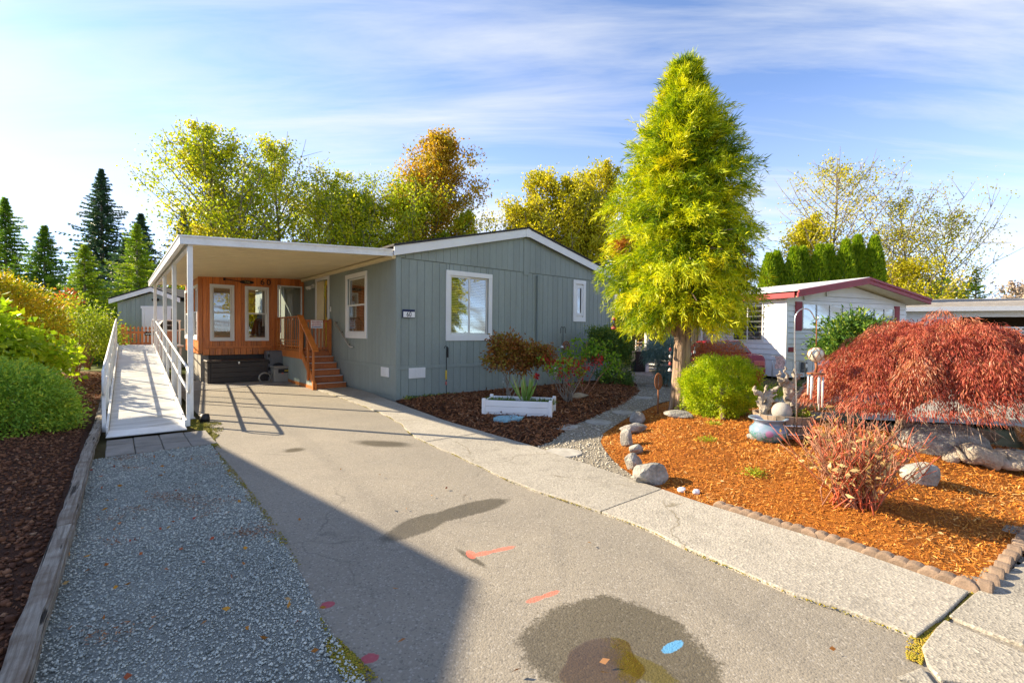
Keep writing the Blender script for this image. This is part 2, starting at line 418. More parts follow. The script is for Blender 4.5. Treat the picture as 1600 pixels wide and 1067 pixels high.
class MB:
    def __init__(self): self.v = []; self.f = []; self.smooth = []
    def add(self, vs, fs, smooth=False):
        n = len(self.v); self.v += [tuple(map(float, p)) for p in vs]
        self.f += [[i + n for i in f] for f in fs]; self.smooth += [smooth] * len(fs); return self
    def box(self, lo, hi):
        x0, y0, z0 = lo; x1, y1, z1 = hi
        return self.add([(x0, y0, z0), (x1, y0, z0), (x1, y1, z0), (x0, y1, z0), (x0, y0, z1), (x1, y0, z1), (x1, y1, z1), (x0, y1, z1)],
                        [(0, 3, 2, 1), (4, 5, 6, 7), (0, 1, 5, 4), (1, 2, 6, 5), (2, 3, 7, 6), (3, 0, 4, 7)])
    def bar(self, p, q, w, h=None, upv=(0, 0, 1)):
        p, q = Vector(p), Vector(q); h = h or w
        d = (q - p).normalized(); u = Vector(upv)
        if abs(d.dot(u)) > .98: u = Vector((1, 0, 0))
        s = d.cross(u).normalized(); n = s.cross(d).normalized()
        vs = [e + s * a * w / 2 + n * b * h / 2 for e in (p, q) for a, b in ((-1, -1), (1, -1), (1, 1), (-1, 1))]
        return self.add(vs, [(0, 1, 2, 3), (7, 6, 5, 4), (0, 4, 5, 1), (1, 5, 6, 2), (2, 6, 7, 3), (3, 7, 4, 0)])
    def tube(self, pts, rad, n=8, closed=False, cap=True):
        pts = [Vector(p) for p in pts]; m = len(pts)
        if not hasattr(rad, '__len__'): rad = [rad] * m
        vs, fs = [], []
        u = None
        for i, p in enumerate(pts):
            if closed: d = pts[(i + 1) % m] - pts[i - 1]
            else: d = pts[min(i + 1, m - 1)] - pts[max(i - 1, 0)]
            d = d.normalized() if d.length > 1e-9 else Vector((0, 0, 1))
            if u is None:
                u = d.orthogonal().normalized()
            u = (u - d * u.dot(d))
            u = u.normalized() if u.length > 1e-6 else d.orthogonal().normalized()
            w = d.cross(u)
            vs += [p + (u * math.cos(2 * math.pi * k / n) + w * math.sin(2 * math.pi * k / n)) * rad[i] for k in range(n)]
        for i in range(m if closed else m - 1):
            j = (i + 1) % m
            for k in range(n):
                fs.append((i * n + k, i * n + (k + 1) % n, j * n + (k + 1) % n, j * n + k))
        if cap and not closed:
            fs.append(tuple(reversed(range(n)))); fs.append(tuple(range((m - 1) * n, m * n)))
        return self.add(vs, fs, True)
    def lathe(self, prof, n=24, c=(0, 0, 0)):
        vs, fs = [], []
        for r, z in prof:
            vs += [(c[0] + r * math.cos(2 * math.pi * k / n), c[1] + r * math.sin(2 * math.pi * k / n), c[2] + z) for k in range(n)]
        for i in range(len(prof) - 1):
            for k in range(n):
                fs.append((i * n + k, i * n + (k + 1) % n, (i + 1) * n + (k + 1) % n, (i + 1) * n + k))
        return self.add(vs, fs, True)
    def prism(self, poly, z0, z1, axis='z'):
        n = len(poly)
        def P(a, b, h): return (a, b, h) if axis == 'z' else ((a, h, b) if axis == 'y' else (h, a, b))
        vs = [P(a, b, z0) for a, b in poly] + [P(a, b, z1) for a, b in poly]
        fs = [tuple(reversed(range(n))), tuple(range(n, 2 * n))] + [(i, (i + 1) % n, n + (i + 1) % n, n + i) for i in range(n)]
        return self.add(vs, fs)
    def build(self, name, m, parent=None, location=None, rz=0.0, bevel=0.0, smooth=True):
        me = bpy.data.meshes.new(name)
        me.from_pydata(self.v, [], self.f)
        bm = bmesh.new(); bm.from_mesh(me)
        bmesh.ops.recalc_face_normals(bm, faces=bm.faces)
        if bevel:
            bmesh.ops.bevel(bm, geom=[e for e in bm.edges if len(e.link_faces) == 2 and e.calc_face_angle(0) > .5], offset=bevel, segments=2, affect='EDGES', profile=.6)
        bm.to_mesh(me); bm.free()
        if not bevel:
            me.polygons.foreach_set('use_smooth', [bool(s) and smooth for s in self.smooth])
        return link(name, me, m, parent, location, rz)
def fast_mesh(name, verts, faces, tone=None, smooth=False):
    """verts (n,3), faces (m,k) with one k; tone per vertex"""
    me = bpy.data.meshes.new(name)
    nv, (nf, k) = len(verts), faces.shape
    me.vertices.add(nv); me.vertices.foreach_set('co', np.asarray(verts, np.float32).ravel())
    me.loops.add(nf * k); me.loops.foreach_set('vertex_index', np.asarray(faces, np.int32).ravel())
    me.polygons.add(nf); me.polygons.foreach_set('loop_start', np.arange(0, nf * k, k, dtype=np.int32))
    try: me.polygons.foreach_set('loop_total', np.full(nf, k, np.int32))
    except Exception: pass
    if smooth: me.polygons.foreach_set('use_smooth', np.ones(nf, bool))
    if tone is not None:
        a = me.attributes.new('tone', 'FLOAT', 'POINT'); a.data.foreach_set('value', np.asarray(tone, np.float32))
    me.update(calc_edges=True); me.validate()
    return me
def unit(a):
    return a / np.maximum(np.linalg.norm(a, axis=-1, keepdims=True), 1e-9)
def blades(pts, dirs, length, width, tone, fold=.15, bend=0.0):
    """pointed leaves: (n) base points and directions -> verts, quads, tone"""
    n = len(pts)
    d = unit(dirs)
    side = unit(np.cross(d, rng.normal(size=(n, 3))))
    nor = np.cross(side, d)
    L = np.broadcast_to(np.asarray(length, float), (n,))[:, None]
    Wd = np.broadcast_to(np.asarray(width, float), (n,))[:, None]
    mid = pts + d * L * .45
    drop = nor * Wd * fold
    v = np.stack([pts, mid + side * Wd / 2 - drop, pts + d * L + nor * L * bend, mid - side * Wd / 2 - drop], 1).reshape(-1, 3)
    f = np.arange(4 * n).reshape(n, 4)
    return v, f, np.repeat(np.clip(tone, 0, 1), 4)
def foliage(name, m, parent, pts, dirs, length, width, tone, fold=.15, bend=0.0, location=None):
    v, f, t = blades(np.asarray(pts), np.asarray(dirs), length, width, tone, fold, bend)
    return link(name, fast_mesh(name, v, f, t), m, parent, location)
ICO_V = ICO_F = None
def ico():
    global ICO_V, ICO_F
    if ICO_V is None:
        bm = bmesh.new(); bmesh.ops.create_icosphere(bm, subdivisions=1, radius=1)
        ICO_V = np.array([v.co[:] for v in bm.verts]); ICO_F = np.array([[v.index for v in f.verts] for f in bm.faces]); bm.free()
    return ICO_V, ICO_F
OCT_V = np.array([(1, 0, 0), (-1, 0, 0), (0, 1, 0), (0, -1, 0), (0, 0, 1), (0, 0, -1)], float)
OCT_F = np.array([(0, 2, 4), (2, 1, 4), (1, 3, 4), (3, 0, 4), (2, 0, 5), (1, 2, 5), (3, 1, 5), (0, 3, 5)])
def rand_rot(n):
    q = unit(rng.normal(size=(n, 4)))
    w, x, y, z = q.T
    return np.stack([1 - 2 * (y * y + z * z), 2 * (x * y - z * w), 2 * (x * z + y * w), 2 * (x * y + z * w), 1 - 2 * (x * x + z * z), 2 * (y * z - x * w),
                     2 * (x * z - y * w), 2 * (y * z + x * w), 1 - 2 * (x * x + y * y)], -1).reshape(n, 3, 3)
def pebbles(name, m, pts, size, tone, flat=.65, fine=True):
    """loose stones, each an uneven little lump"""
    n = len(pts)
    BV, BF = ico() if fine else (OCT_V, OCT_F)
    k = len(BV)
    v = np.broadcast_to(BV, (n, k, 3)) * rng.uniform(.68, 1.2, (n, k, 1)) * rng.uniform(.6, 1.15, (n, 1, 3))
    v = np.einsum('nij,nkj->nki', rand_rot(n), v)
    v[:, :, 2] *= flat
    v = v * np.asarray(size)[:, None, None] + np.asarray(pts)[:, None, :]
    f = (BF[None] + (np.arange(n) * k)[:, None, None]).reshape(-1, 3)
    o = link(name, fast_mesh(name, v.reshape(-1, 3), f, np.repeat(tone, k)), m)
    return o
def chips(name, m, pts, length, width, tone, lift=.35, location=None):
    """splinters and shreds lying at all angles"""
    n = len(pts)
    az = rng.uniform(0, 2 * math.pi, n); el = rng.normal(0, lift, n)
    d = np.stack([np.cos(az) * np.cos(el), np.sin(az) * np.cos(el), np.sin(el)], 1)
    side = np.stack([-np.sin(az), np.cos(az), rng.normal(0, .5, n)], 1); side = unit(side)
    L = np.asarray(length)[:, None]; Wd = np.asarray(width)[:, None]
    p = np.asarray(pts)
    a, b = p - d * L / 2, p + d * L / 2
    v = np.stack([a - side * Wd / 2, b - side * Wd * .35, b + side * Wd * .35, a + side * Wd / 2], 1).reshape(-1, 3)
    return link(name, fast_mesh(name, v, np.arange(4 * n).reshape(n, 4), np.repeat(np.clip(tone, 0, 1), 4)), m, None, location)
def in_poly(x, y, poly):
    c = np.zeros(len(x), bool); n = len(poly)
    for i in range(n):
        x1, y1 = poly[i]; x2, y2 = poly[(i + 1) % n]
        hit = ((y1 > y) != (y2 > y)) & (x < (x2 - x1) * (y - y1) / ((y2 - y1) or 1e-12) + x1)
        c ^= hit
    return c
def edge_dist(x, y, poly):
    d = np.full(len(x), 1e9); n = len(poly)
    p = np.stack([x, y], 1)
    for i in range(n):
        a = np.array(poly[i]); b = np.array(poly[(i + 1) % n]); ab = b - a
        t = np.clip(((p - a) @ ab) / max(ab @ ab, 1e-12), 0, 1)
        d = np.minimum(d, np.linalg.norm(p - a - t[:, None] * ab, axis=1))
    return d
def scatter(poly, n, inset=0.0):
    xs = [p[0] for p in poly]; ys = [p[1] for p in poly]
    out = np.zeros((0, 2))
    while len(out) < n:
        q = np.stack([rng.uniform(min(xs), max(xs), 2 * n + 50), rng.uniform(min(ys), max(ys), 2 * n + 50)], 1)
        k = in_poly(q[:, 0], q[:, 1], poly)
        q = q[k]
        if inset: q = q[edge_dist(q[:, 0], q[:, 1], poly) > inset]
        out = np.concatenate([out, q])
        if len(q) == 0: break
    return out[:n]
def wpoly(local):                                   # home-frame outline to world outline
    return [tuple(W(s, t)[:2]) for s, t in local]
def ppoly(pix):                                     # outline read off the photograph, on the ground
    return [tuple(ground(*p)[:2]) for p in pix]
def sheet(name, m, poly, z, kind='structure', thick=0.0):
    b = MB()
    if thick: b.prism(poly, z - thick, z)
    else: b.add([(x, y, z) for x, y in poly], [tuple(range(len(poly)))])
    me = bpy.data.meshes.new(name); me.from_pydata(b.v, [], b.f)
    bm = bmesh.new(); bm.from_mesh(me); bmesh.ops.triangulate(bm, faces=bm.faces); bmesh.ops.recalc_face_normals(bm, faces=bm.faces)
    if not thick:
        for f in bm.faces:
            if f.normal.z < 0: f.normal_flip()
    bm.to_mesh(me); bm.free()
    o = link(name, me, m)
    if kind: tag(o, kind=kind)
    return o
def bed(name, m, poly, rise, run, z0=.0, res=.07, rough=.02):
    """planting bed: gently heaped ground inside an outline; returns its height function"""
    def h(x, y):
        x = np.atleast_1d(np.asarray(x, float)); y = np.atleast_1d(np.asarray(y, float))
        d = edge_dist(x, y, poly) * np.where(in_poly(x, y, poly), 1, 0)
        wob = np.sin(x * 3.1 + y * 1.3) * np.sin(y * 2.7 - x * .8) * .5 + np.sin(x * 7.9 - 2 * y) * np.sin(y * 8.7) * .3
        k = np.clip(d / run, 0, 1)
        return z0 + rise * (k * k * (3 - 2 * k)) + rough * wob * np.clip(d / .25, 0, 1)
    xs = np.arange(min(p[0] for p in poly), max(p[0] for p in poly) + res, res)
    ys = np.arange(min(p[1] for p in poly), max(p[1] for p in poly) + res, res)
    gx, gy = np.meshgrid(xs, ys)
    ins = in_poly(gx.ravel(), gy.ravel(), poly).reshape(gx.shape)
    zz = h(gx.ravel(), gy.ravel())
    v = np.stack([gx.ravel(), gy.ravel(), zz], 1)
    nx = len(xs)
    i, j = np.meshgrid(np.arange(len(ys) - 1), np.arange(nx - 1), indexing='ij')
    a = i * nx + j
    ok = (ins[:-1, :-1] | ins[1:, :-1] | ins[:-1, 1:] | ins[1:, 1:]).ravel()
    f = np.stack([a, a + 1, a + nx + 1, a + nx], -1).reshape(-1, 4)[ok]
    used, inv = np.unique(f, return_inverse=True)
    o = link(name, fast_mesh(name, v[used], inv.reshape(-1, 4), smooth=True), m)
    tag(o, kind='structure')
    return h
def rock_mesh(seed, dims, cuts=9, sub=3):
    r = random.Random(seed)
    bm = bmesh.new(); bmesh.ops.create_icosphere(bm, subdivisions=sub, radius=1)
    planes = []
    for _ in range(cuts):
        n = Vector((r.gauss(0, 1), r.gauss(0, 1), r.gauss(0, .8))).normalized()
        planes.append((n, r.uniform(.55, .85)))
    off = Vector((r.uniform(0, 50), r.uniform(0, 50), r.uniform(0, 50)))
    for v in bm.verts:
        p = v.co.copy()
        for n, d in planes:
            k = p.dot(n)
            if k > d: p -= n * (k - d) * .9
        p *= 1 + .10 * mnoise.noise(p * 1.7 + off) + .05 * mnoise.noise(p * 5 + off)
        v.co = Vector((p.x * dims[0], p.y * dims[1], p.z * dims[2]))
    zmin = min(v.co.z for v in bm.verts)
    for v in bm.verts: v.co.z -= zmin * .62
    me = bpy.data.meshes.new('rock'); bm.to_mesh(me); bm.free()
    me.polygons.foreach_set('use_smooth', [sub > 3] * len(me.polygons))
    return me
def text_mesh(s, size, depth, m):
    cu = bpy.data.curves.new('lettering', 'FONT'); cu.body = s; cu.size = size; cu.extrude = depth; cu.align_x = 'CENTER'; cu.align_y = 'CENTER'; cu.resolution_u = 3
    o = bpy.data.objects.new('lettering', cu); COL.objects.link(o)
    bpy.context.view_layer.update()
    me = bpy.data.meshes.new_from_object(o.evaluated_get(bpy.context.evaluated_depsgraph_get()))
    bpy.data.objects.remove(o)
    me.materials.clear(); me.materials.append(MATS[m])
    return me

# ------------------------------------------------------------------ ground surfaces
def asphalt():
    m, ns, ls = nodes_of('asphalt'); nt = m.node_tree
    pos = position(nt)
    big = noise(nt, pos, .55, 5, .6)
    med = noise(nt, pos, 3.5, 6, .65)
    fine = noise(nt, pos, 140, 3, .7)
    ag = sh(nt, 'ShaderNodeTexVoronoi', Scale=95.0, Randomness=1.0); ls.new(pos, ag.inputs['Vector'])
    agc = nt.nodes.new('ShaderNodeSeparateColor'); ls.new(ag.outputs['Color'], agc.inputs[0])
    c = mix_rgb(nt, maprange(nt, big, .35, .65), (.225, .202, .164, 1), (.30, .264, .208, 1))
    c = mix_rgb(nt, maprange(nt, med, .35, .7, 0, .5), c, (.225, .20, .163, 1))
    c = mix_rgb(nt, maprange(nt, agc.outputs[0], .82, .97, 0, .4), c, (.46, .43, .38, 1))
    c = mix_rgb(nt, maprange(nt, agc.outputs[1], .8, 1, 0, .4), c, (.045, .042, .04, 1))
    rough = .88
    warp = noise(nt, pos, 2.4, 6, .62); warp2 = noise(nt, pos, 9, 5, .7)
    def blob(p, rx, ry, ang, soft=.25, w=.5):
        """soft-edged ragged mark centred on a place, long axis turned by ang"""
        mp = nt.nodes.new('ShaderNodeMapping'); mp.vector_type = 'TEXTURE'
        mp.inputs['Location'].default_value = (p[0], p[1], 0); mp.inputs['Rotation'].default_value = (0, 0, ang); mp.inputs['Scale'].default_value = (rx, ry, 1e4)
        ls.new(pos, mp.inputs[0])
        ln = nt.nodes.new('ShaderNodeVectorMath'); ln.operation = 'LENGTH'; ls.new(mp.outputs[0], ln.inputs[0])
        a1 = sh(nt, 'ShaderNodeMath', operation='MULTIPLY_ADD'); ls.new(warp, a1.inputs[0]); a1.inputs[1].default_value = w; ls.new(ln.outputs['Value'], a1.inputs[2])
        a2 = sh(nt, 'ShaderNodeMath', operation='MULTIPLY_ADD'); ls.new(warp2, a2.inputs[0]); a2.inputs[1].default_value = w * .6; ls.new(a1.outputs[0], a2.inputs[2])
        return maprange(nt, a2.outputs[0], 1 + w * .8 + soft / 2, 1 + w * .8 - soft / 2)
    grit = noise(nt, pos, 55, 3, .7)
    def ragged(v):
        a3 = sh(nt, 'ShaderNodeMath', operation='MULTIPLY_ADD'); ls.new(grit, a3.inputs[0]); a3.inputs[1].default_value = 1.1; ls.new(v, a3.inputs[2])
        return maprange(nt, a3.outputs[0], .85, 1.15)
    def stroke(pa, pb, wid):
        pa, pb = ground(*pa), ground(*pb); mid = (pa + pb) / 2; d = pb - pa
        return blob(mid, np.linalg.norm(d) / 2, wid, math.atan2(d[1], d[0]), .55, .6)
    # damp patches
    damp = []
    c0 = ground(955, 1005); damp.append(ragged(blob(c0, .43, .37, .2, .35, .75)))
    damp.append(ragged(blob(ground(1000, 1040), .38, .3, .2, .35, .75)))
    damp.append(ragged(stroke((605, 842), (700, 800), .14)))
    damp.append(ragged(stroke((660, 815), (790, 780), .13)))
    damp.append(stroke((556, 690), (640, 696), .16))
    damp.append(stroke((445, 706), (475, 700), .12))
    damp.append(stroke((715, 858), (760, 886), .025))
    dmax = damp[0]
    for d in damp[1:]:
        mx = sh(nt, 'ShaderNodeMath', operation='MAXIMUM'); ls.new(dmax, mx.inputs[0]); ls.new(d, mx.inputs[1]); dmax = mx.outputs[0]
    c = mix_rgb(nt, maprange(nt, dmax, 0, 1, 0, .72), c, mix_rgb(nt, 1.0, c, (.22, .20, .13, 1), 'MULTIPLY'))
    # old tyre scuffs and a worn track
    for pa, pb, wd in (((1155, 985), (1215, 920), .035), ((880, 905), (868, 820), .05), ((1240, 950), (1330, 985), .03), ((420, 640), (560, 760), .10), ((560, 760), (860, 1050), .12), ((1010, 860), (1290, 1060), .10)):
        c = mix_rgb(nt, maprange(nt, stroke(pa, pb, wd), 0, 1, 0, .14), c, (.10, .092, .082, 1))
    # algae rim of the puddle
    c = mix_rgb(nt, maprange(nt, ragged(blob(ground(995, 1040), .07, .17, .9, .6, .8)), 0, 1, 0, .75), c, (.10, .08, .012, 1))
    # utility paint
    red = (.78, .16, .10, 1)
    for pa, pb, wd, cc in (((738, 868), (770, 861), .026, red), ((765, 862), (803, 854), .024, red), ((822, 941), (850, 931), .022, red), ((845, 933), (873, 923), .020, red), ((732, 860), (740, 872), .03, red)):
        c = mix_rgb(nt, maprange(nt, ragged(stroke(pa, pb, wd)), 0, 1, 0, .75), c, cc)
    c = mix_rgb(nt, maprange(nt, ragged(stroke((1036, 1019), (1066, 1001), .028)), 0, 1, 0, .85), c, (.10, .33, .58, 1))
    for q in ((512, 944), (578, 1028)):
        c = mix_rgb(nt, maprange(nt, ragged(blob(ground(*q), .038, .033, .3, .6, .6)), 0, 1, 0, .8), c, (.42, .05, .08, 1))
    # hairline cracks
    vor = sh(nt, 'ShaderNodeTexVoronoi', Scale=.42, feature='DISTANCE_TO_EDGE')
    wv = nt.nodes.new('ShaderNodeVectorMath'); wv.operation = 'MULTIPLY_ADD'
    wn2 = sh(nt, 'ShaderNodeTexNoise', Scale=2.2, Detail=6.0); ls.new(pos, wn2.inputs['Vector'])
    ls.new(wn2.outputs['Color'], wv.inputs[0]); wv.inputs[1].default_value = (.5, .5, 0); ls.new(pos, wv.inputs[2]); ls.new(wv.outputs[0], vor.inputs['Vector'])
    ck = maprange(nt, vor.outputs['Distance'], .004, .001)
    ckm = sh(nt, 'ShaderNodeMath', operation='MULTIPLY'); ls.new(ck, ckm.inputs[0]); ls.new(maprange(nt, noise(nt, pos, .9, 3), .48, .56), ckm.inputs[1])
    c = mix_rgb(nt, maprange(nt, ckm.outputs[0], 0, 1, 0, .35), c, (.06, .055, .045, 1))
    hgt = sh(nt, 'ShaderNodeMath', operation='ADD'); ls.new(maprange(nt, ag.outputs['Distance'], 0, .8, 1, 0), hgt.inputs[0]); ls.new(fine, hgt.inputs[1])
    finish(nt, c, maprange(nt, dmax, 0, 1, .9, .5), hgt.outputs[0], .4, .004, 0, .35)
asphalt()
def concrete(name, a, b, speck, scale=70):
    m, ns, ls = nodes_of(name); nt = m.node_tree
    pos = position(nt)
    c = mix_rgb(nt, maprange(nt, noise(nt, pos, 1.3, 6, .65), .35, .7), (*a, 1), (*b, 1))
    v = sh(nt, 'ShaderNodeTexVoronoi', Scale=float(scale), Randomness=1.0); ls.new(pos, v.inputs['Vector'])
    sc = nt.nodes.new('ShaderNodeSeparateColor'); ls.new(v.outputs['Color'], sc.inputs[0])
    c = mix_rgb(nt, maprange(nt, sc.outputs[0], .6, 1, 0, .5), c, (*speck, 1))
    c = mix_rgb(nt, maprange(nt, sc.outputs[1], .7, 1, 0, .5), c, (min(b[0] * 1.5, 1), min(b[1] * 1.5, 1), min(b[2] * 1.45, 1), 1))
    c = mix_rgb(nt, maprange(nt, noise(nt, pos, 3.7, 7, .7), .52, .75, 0, .5), c, (*[k * .45 for k in a], 1))
    ckv = sh(nt, 'ShaderNodeTexVoronoi', Scale=.55, feature='DISTANCE_TO_EDGE'); wv = nt.nodes.new('ShaderNodeVectorMath'); wv.operation = 'MULTIPLY_ADD'
    wn2 = sh(nt, 'ShaderNodeTexNoise', Scale=3.0, Detail=6.0); ls.new(pos, wn2.inputs['Vector']); ls.new(wn2.outputs['Color'], wv.inputs[0]); wv.inputs[1].default_value = (.4, .4, 0); ls.new(pos, wv.inputs[2]); ls.new(wv.outputs[0], ckv.inputs['Vector'])
    ckm = sh(nt, 'ShaderNodeMath', operation='MULTIPLY'); ls.new(maprange(nt, ckv.outputs['Distance'], .006, .002), ckm.inputs[0]); ls.new(maprange(nt, noise(nt, pos, 1.1, 3), .47, .55), ckm.inputs[1])
    c = mix_rgb(nt, maprange(nt, ckm.outputs[0], 0, 1, 0, .55), c, (.11, .085, .04, 1))
    oi = nt.nodes.new('ShaderNodeObjectInfo')
    hsv = sh(nt, 'ShaderNodeHueSaturation'); ls.new(c, hsv.inputs['Color']); ls.new(maprange(nt, oi.outputs['Random'], 0, 1, .93, 1.07), hsv.inputs['Value'])
    finish(nt, hsv.outputs[0], .9, v.outputs['Distance'], .5, .005, 0, .3)
concrete('concrete', (.31, .285, .24), (.385, .355, .30), (.17, .15, .12))
concrete('concrete_rough', (.29, .265, .22), (.39, .36, .30), (.09, .08, .065), 85)
concrete('slab_concrete', (.28, .26, .23), (.34, .32, .28), (.2, .18, .16), 160)
def earth(name, a, b, scale=5):
    m, ns, ls = nodes_of(name); nt = m.node_tree
    pos = position(nt)
    n1 = noise(nt, pos, scale, 8, .7); n2 = noise(nt, pos, scale * 9, 4, .7)
    c = mix_rgb(nt, maprange(nt, n1, .35, .68), (*a, 1), (*b, 1))
    c = mix_rgb(nt, maprange(nt, n2, .35, .7, 0, .5), c, (*[k * .5 for k in a], 1))
    finish(nt, c, .95, n2, .7, .02, 0, .2)
earth('ground_earth', (.09, .085, .03), (.17, .13, .06), 1.2)
earth('mulch_ground', (.26, .08, .012), (.46, .165, .02), 14)
earth('mulch_dark_ground', (.045, .018, .009), (.12, .05, .02), 9)
earth('lava_ground', (.05, .022, .013), (.13, .055, .028), 14)
earth('litter_ground', (.12, .055, .022), (.27, .14, .05), 6)
earth('gravel_ground', (.26, .275, .25), (.42, .44, .40), 60)
earth('path_ground', (.24, .21, .16), (.40, .36, .29), 22)
earth('lawn', (.07, .10, .015), (.16, .18, .03), 2)

g_ = sheet('ground', 'ground_earth', [(-900, -900), (900, -900), (900, 900), (-900, 900)], -.09)

edge_pix = [(332, 694), (362, 738), (392, 778), (425, 825), (452, 862), (478, 912), (500, 960), (530, 1010), (560, 1050), (575, 1067)]
edge_loc = [loc(*p) for p in edge_pix]
strip_left_pix = [(510, 614), (560, 632), (600, 648), (628, 664), (640, 678), (660, 690), (700, 707), (750, 730), (800, 755), (870, 780), (950, 806), (1020, 833), (1100, 873), (1170, 901), (1250, 935), (1340, 966), (1425, 995)]
strip_left = [loc(*p) for p in strip_left_pix]
end_pix = [(1425, 995), (1418, 1020), (1405, 1045), (1392, 1067)]
asph = [(-6.9, 11.2), (-6.9, 6.0), (-3.7, 6.0), (-3.7, -1.2)] + edge_loc + [(-4.3, -9.2), (-5.2, -10.6), (-9, -11.5), (-14, -12), (-14, -22), (14, -22), (14, -11.6), (-1.2, -11.4)] + [loc(*p) for p in reversed(end_pix)] + list(reversed(strip_left)) + [(-.6, 4.0), (-.6, 6.0), (0.2, 6), (.2, 11.2)]
asph = [(-3.7, 6.9)] + [(-3.7, -1.2)] + edge_loc + [(-4.05, -8.6), (-4.3, -9.6), (-5.2, -10.8), (-9, -11.8), (-14, -12), (-14, -22), (14, -22), (14, -9.75), (-.6, -9.45), (-.85, -9.0)] + list(reversed(strip_left)) + [(-.75, 4.0), (-.75, 6.9)]
sheet('driveway', 'asphalt', wpoly(asph), 0.0)
slab_poly = [(-3.72, 4.55), (-.78, 4.9), (-.78, 7.4), (-3.72, 7.4)]
sheet('carport_floor', 'slab_concrete', wpoly(slab_poly), .006)

# puddle lying in the damp hollow
pud = [(905 + 62 * math.cos(a) * (1 + .12 * math.sin(3 * a) + .06 * math.sin(7 * a + 1)), 1040 + 46 * math.sin(a) * (1 + .1 * math.cos(2 * a + 1))) for a in np.linspace(0, 2 * math.pi, 40)[:-1]]
pud = [(x + 35, y) for x, y in pud]
m, ns, ls = nodes_of('puddle_water'); nt = m.node_tree
tr_ = nt.nodes.new('ShaderNodeBsdfTransparent'); tr_.inputs[0].default_value = (.86, .74, .58, 1); gl_ = sh(nt, 'ShaderNodeBsdfGlossy', Roughness=.04); fr0 = sh(nt, 'ShaderNodeLayerWeight', Blend=.12); mx_ = nt.nodes.new('ShaderNodeMixShader'); ls.new(maprange(nt, fr0.outputs['Facing'], 0, 1, .03, .6), mx_.inputs[0]); ls.new(tr_.outputs[0], mx_.inputs[1]); ls.new(gl_.outputs[0], mx_.inputs[2]); o_ = nt.nodes.new('ShaderNodeOutputMaterial'); ls.new(mx_.outputs[0], o_.inputs[0])
tag(sheet('puddle', 'puddle_water', ppoly(pud), .003, None), 'shallow brown puddle with fallen leaves on the asphalt', 'puddle')

# concrete walk beside the asphalt, in the slabs its cracks divide
walk = bpy.data.objects.new('walkway', None); COL.objects.link(walk); tag(walk, kind='structure')
right_pix = [(557, 607), (600, 623), (640, 638), (700, 660), (770, 680), (835, 699), (915, 727), (1000, 756), (1040, 770), (1115, 795), (1200, 822), (1300, 853), (1400, 888), (1515, 925)]
strip_right = [loc(*p) for p in right_pix]
def interp(line, t):
    ln = sorted(line, key=lambda q: q[1])
    return float(np.interp(t, [q[1] for q in ln], [q[0] for q in ln]))
cuts = [3.0, .6, -1.3, -4.05, -6.05, -7.25, -9.30]
for a, b in zip(cuts[:-1], cuts[1:]):
    ts = np.linspace(a - .006, b + .006, 9)
    jag = lambda t, k: .012 * math.sin(9 * t + k) + .006 * math.sin(31 * t)
    L = [(interp(strip_left, t) + jag(t, 1), t) for t in ts]; Rr = [(interp(strip_right, t) + .5 * jag(t, 4), t) for t in ts]
    if b < -9: L = L[:-1] + [loc(1432, 999)]; Rr = Rr[:-1] + [loc(1513, 929), loc(1478, 964)]
    b_ = MB().prism(wpoly(L + Rr[::-1]), -.05, .022 + .004 * math.sin(a * 5))
    b_.build('concrete_slab', 'concrete', walk, bevel=.006)
# sidewalk by the street at lower right
sw = bpy.data.objects.new('sidewalk', None); COL.objects.link(sw); tag(sw, kind='structure')
swp = [[(1522, 930), (1600, 878), (1760, 772), (1900, 800), (1700, 975), (1600, 910 + 105), (1478, 968)],
       [(1474, 972), (1594, 1018), (1680, 1100), (1580, 1180), (1440, 1067), (1448, 1012)]]
q1 = [(-.93, -9.47), (8.5, -9.85), (8.5, -10.5), (-1.3, -10.06)]
sw_polys = [[loc(1520, 932), loc(1600, 880), (9, -9.9), (9, -10.35), loc(1600, 1012), loc(1545, 992), loc(1482, 966)],
            [loc(1476, 972), loc(1540, 1000), loc(1600, 1024), (9, -10.42), (9, -11.3), (-.9, -11.0), loc(1470, 1067), loc(1448, 1040), loc(1440, 1015), loc(1462, 985)],
            [loc(1440, 1047), loc(1462, 1075), (-1.0, -11.1), (-1.3, -11.4), loc(1400, 1062)]]
for p_ in sw_polys:
    MB().prism(wpoly(p_), -.05, .018).build('concrete_slab', 'concrete_rough', sw, bevel=.008)

# gravel strip at the left of the asphalt
grav = [(-5.06, -2.38)] + [(-3.86, -2.38)] + edge_loc[1:] + [(-4.05, -8.7), (-4.3, -9.7), (-5.25, -9.9)]
gpoly = wpoly(grav)
sheet('gravel_bed', 'gravel_ground', gpoly, .003)
q = scatter(gpoly, 50000)
d_ = np.linalg.norm(q, axis=1)
keep = rng.uniform(size=len(q)) < np.clip(1.5 - .16 * d_, .4, 1)
q = q[keep]
d_ = d_[keep]
wob = .005 * np.sin(q[:, 0] * 5) * np.sin(q[:, 1] * 4) + rng.uniform(0, .006, len(q))
sz = (rng.gamma(3, .0012, len(q)) + .0030) * np.clip(.8 + .07 * d_, 1, 1.5)
far_ = d_ > 2.15
tn_ = np.clip(rng.beta(2, 2, len(q)) + .12 * np.sin(q[:, 0] * 2.3) * np.sin(q[:, 1] * 1.7), 0, 1)
for sel, fine_, lb_ in ((~far_, True, 'crushed blue gray gravel along the near driveway edge'), (far_, False, 'crushed blue gray gravel toward the ramp')):
    tag(pebbles('gravel', 'gravel_tone', np.column_stack([q, wob + .006])[sel], sz[sel], tn_[sel], .75, fine_), lb_, 'gravel', kind='stuff')

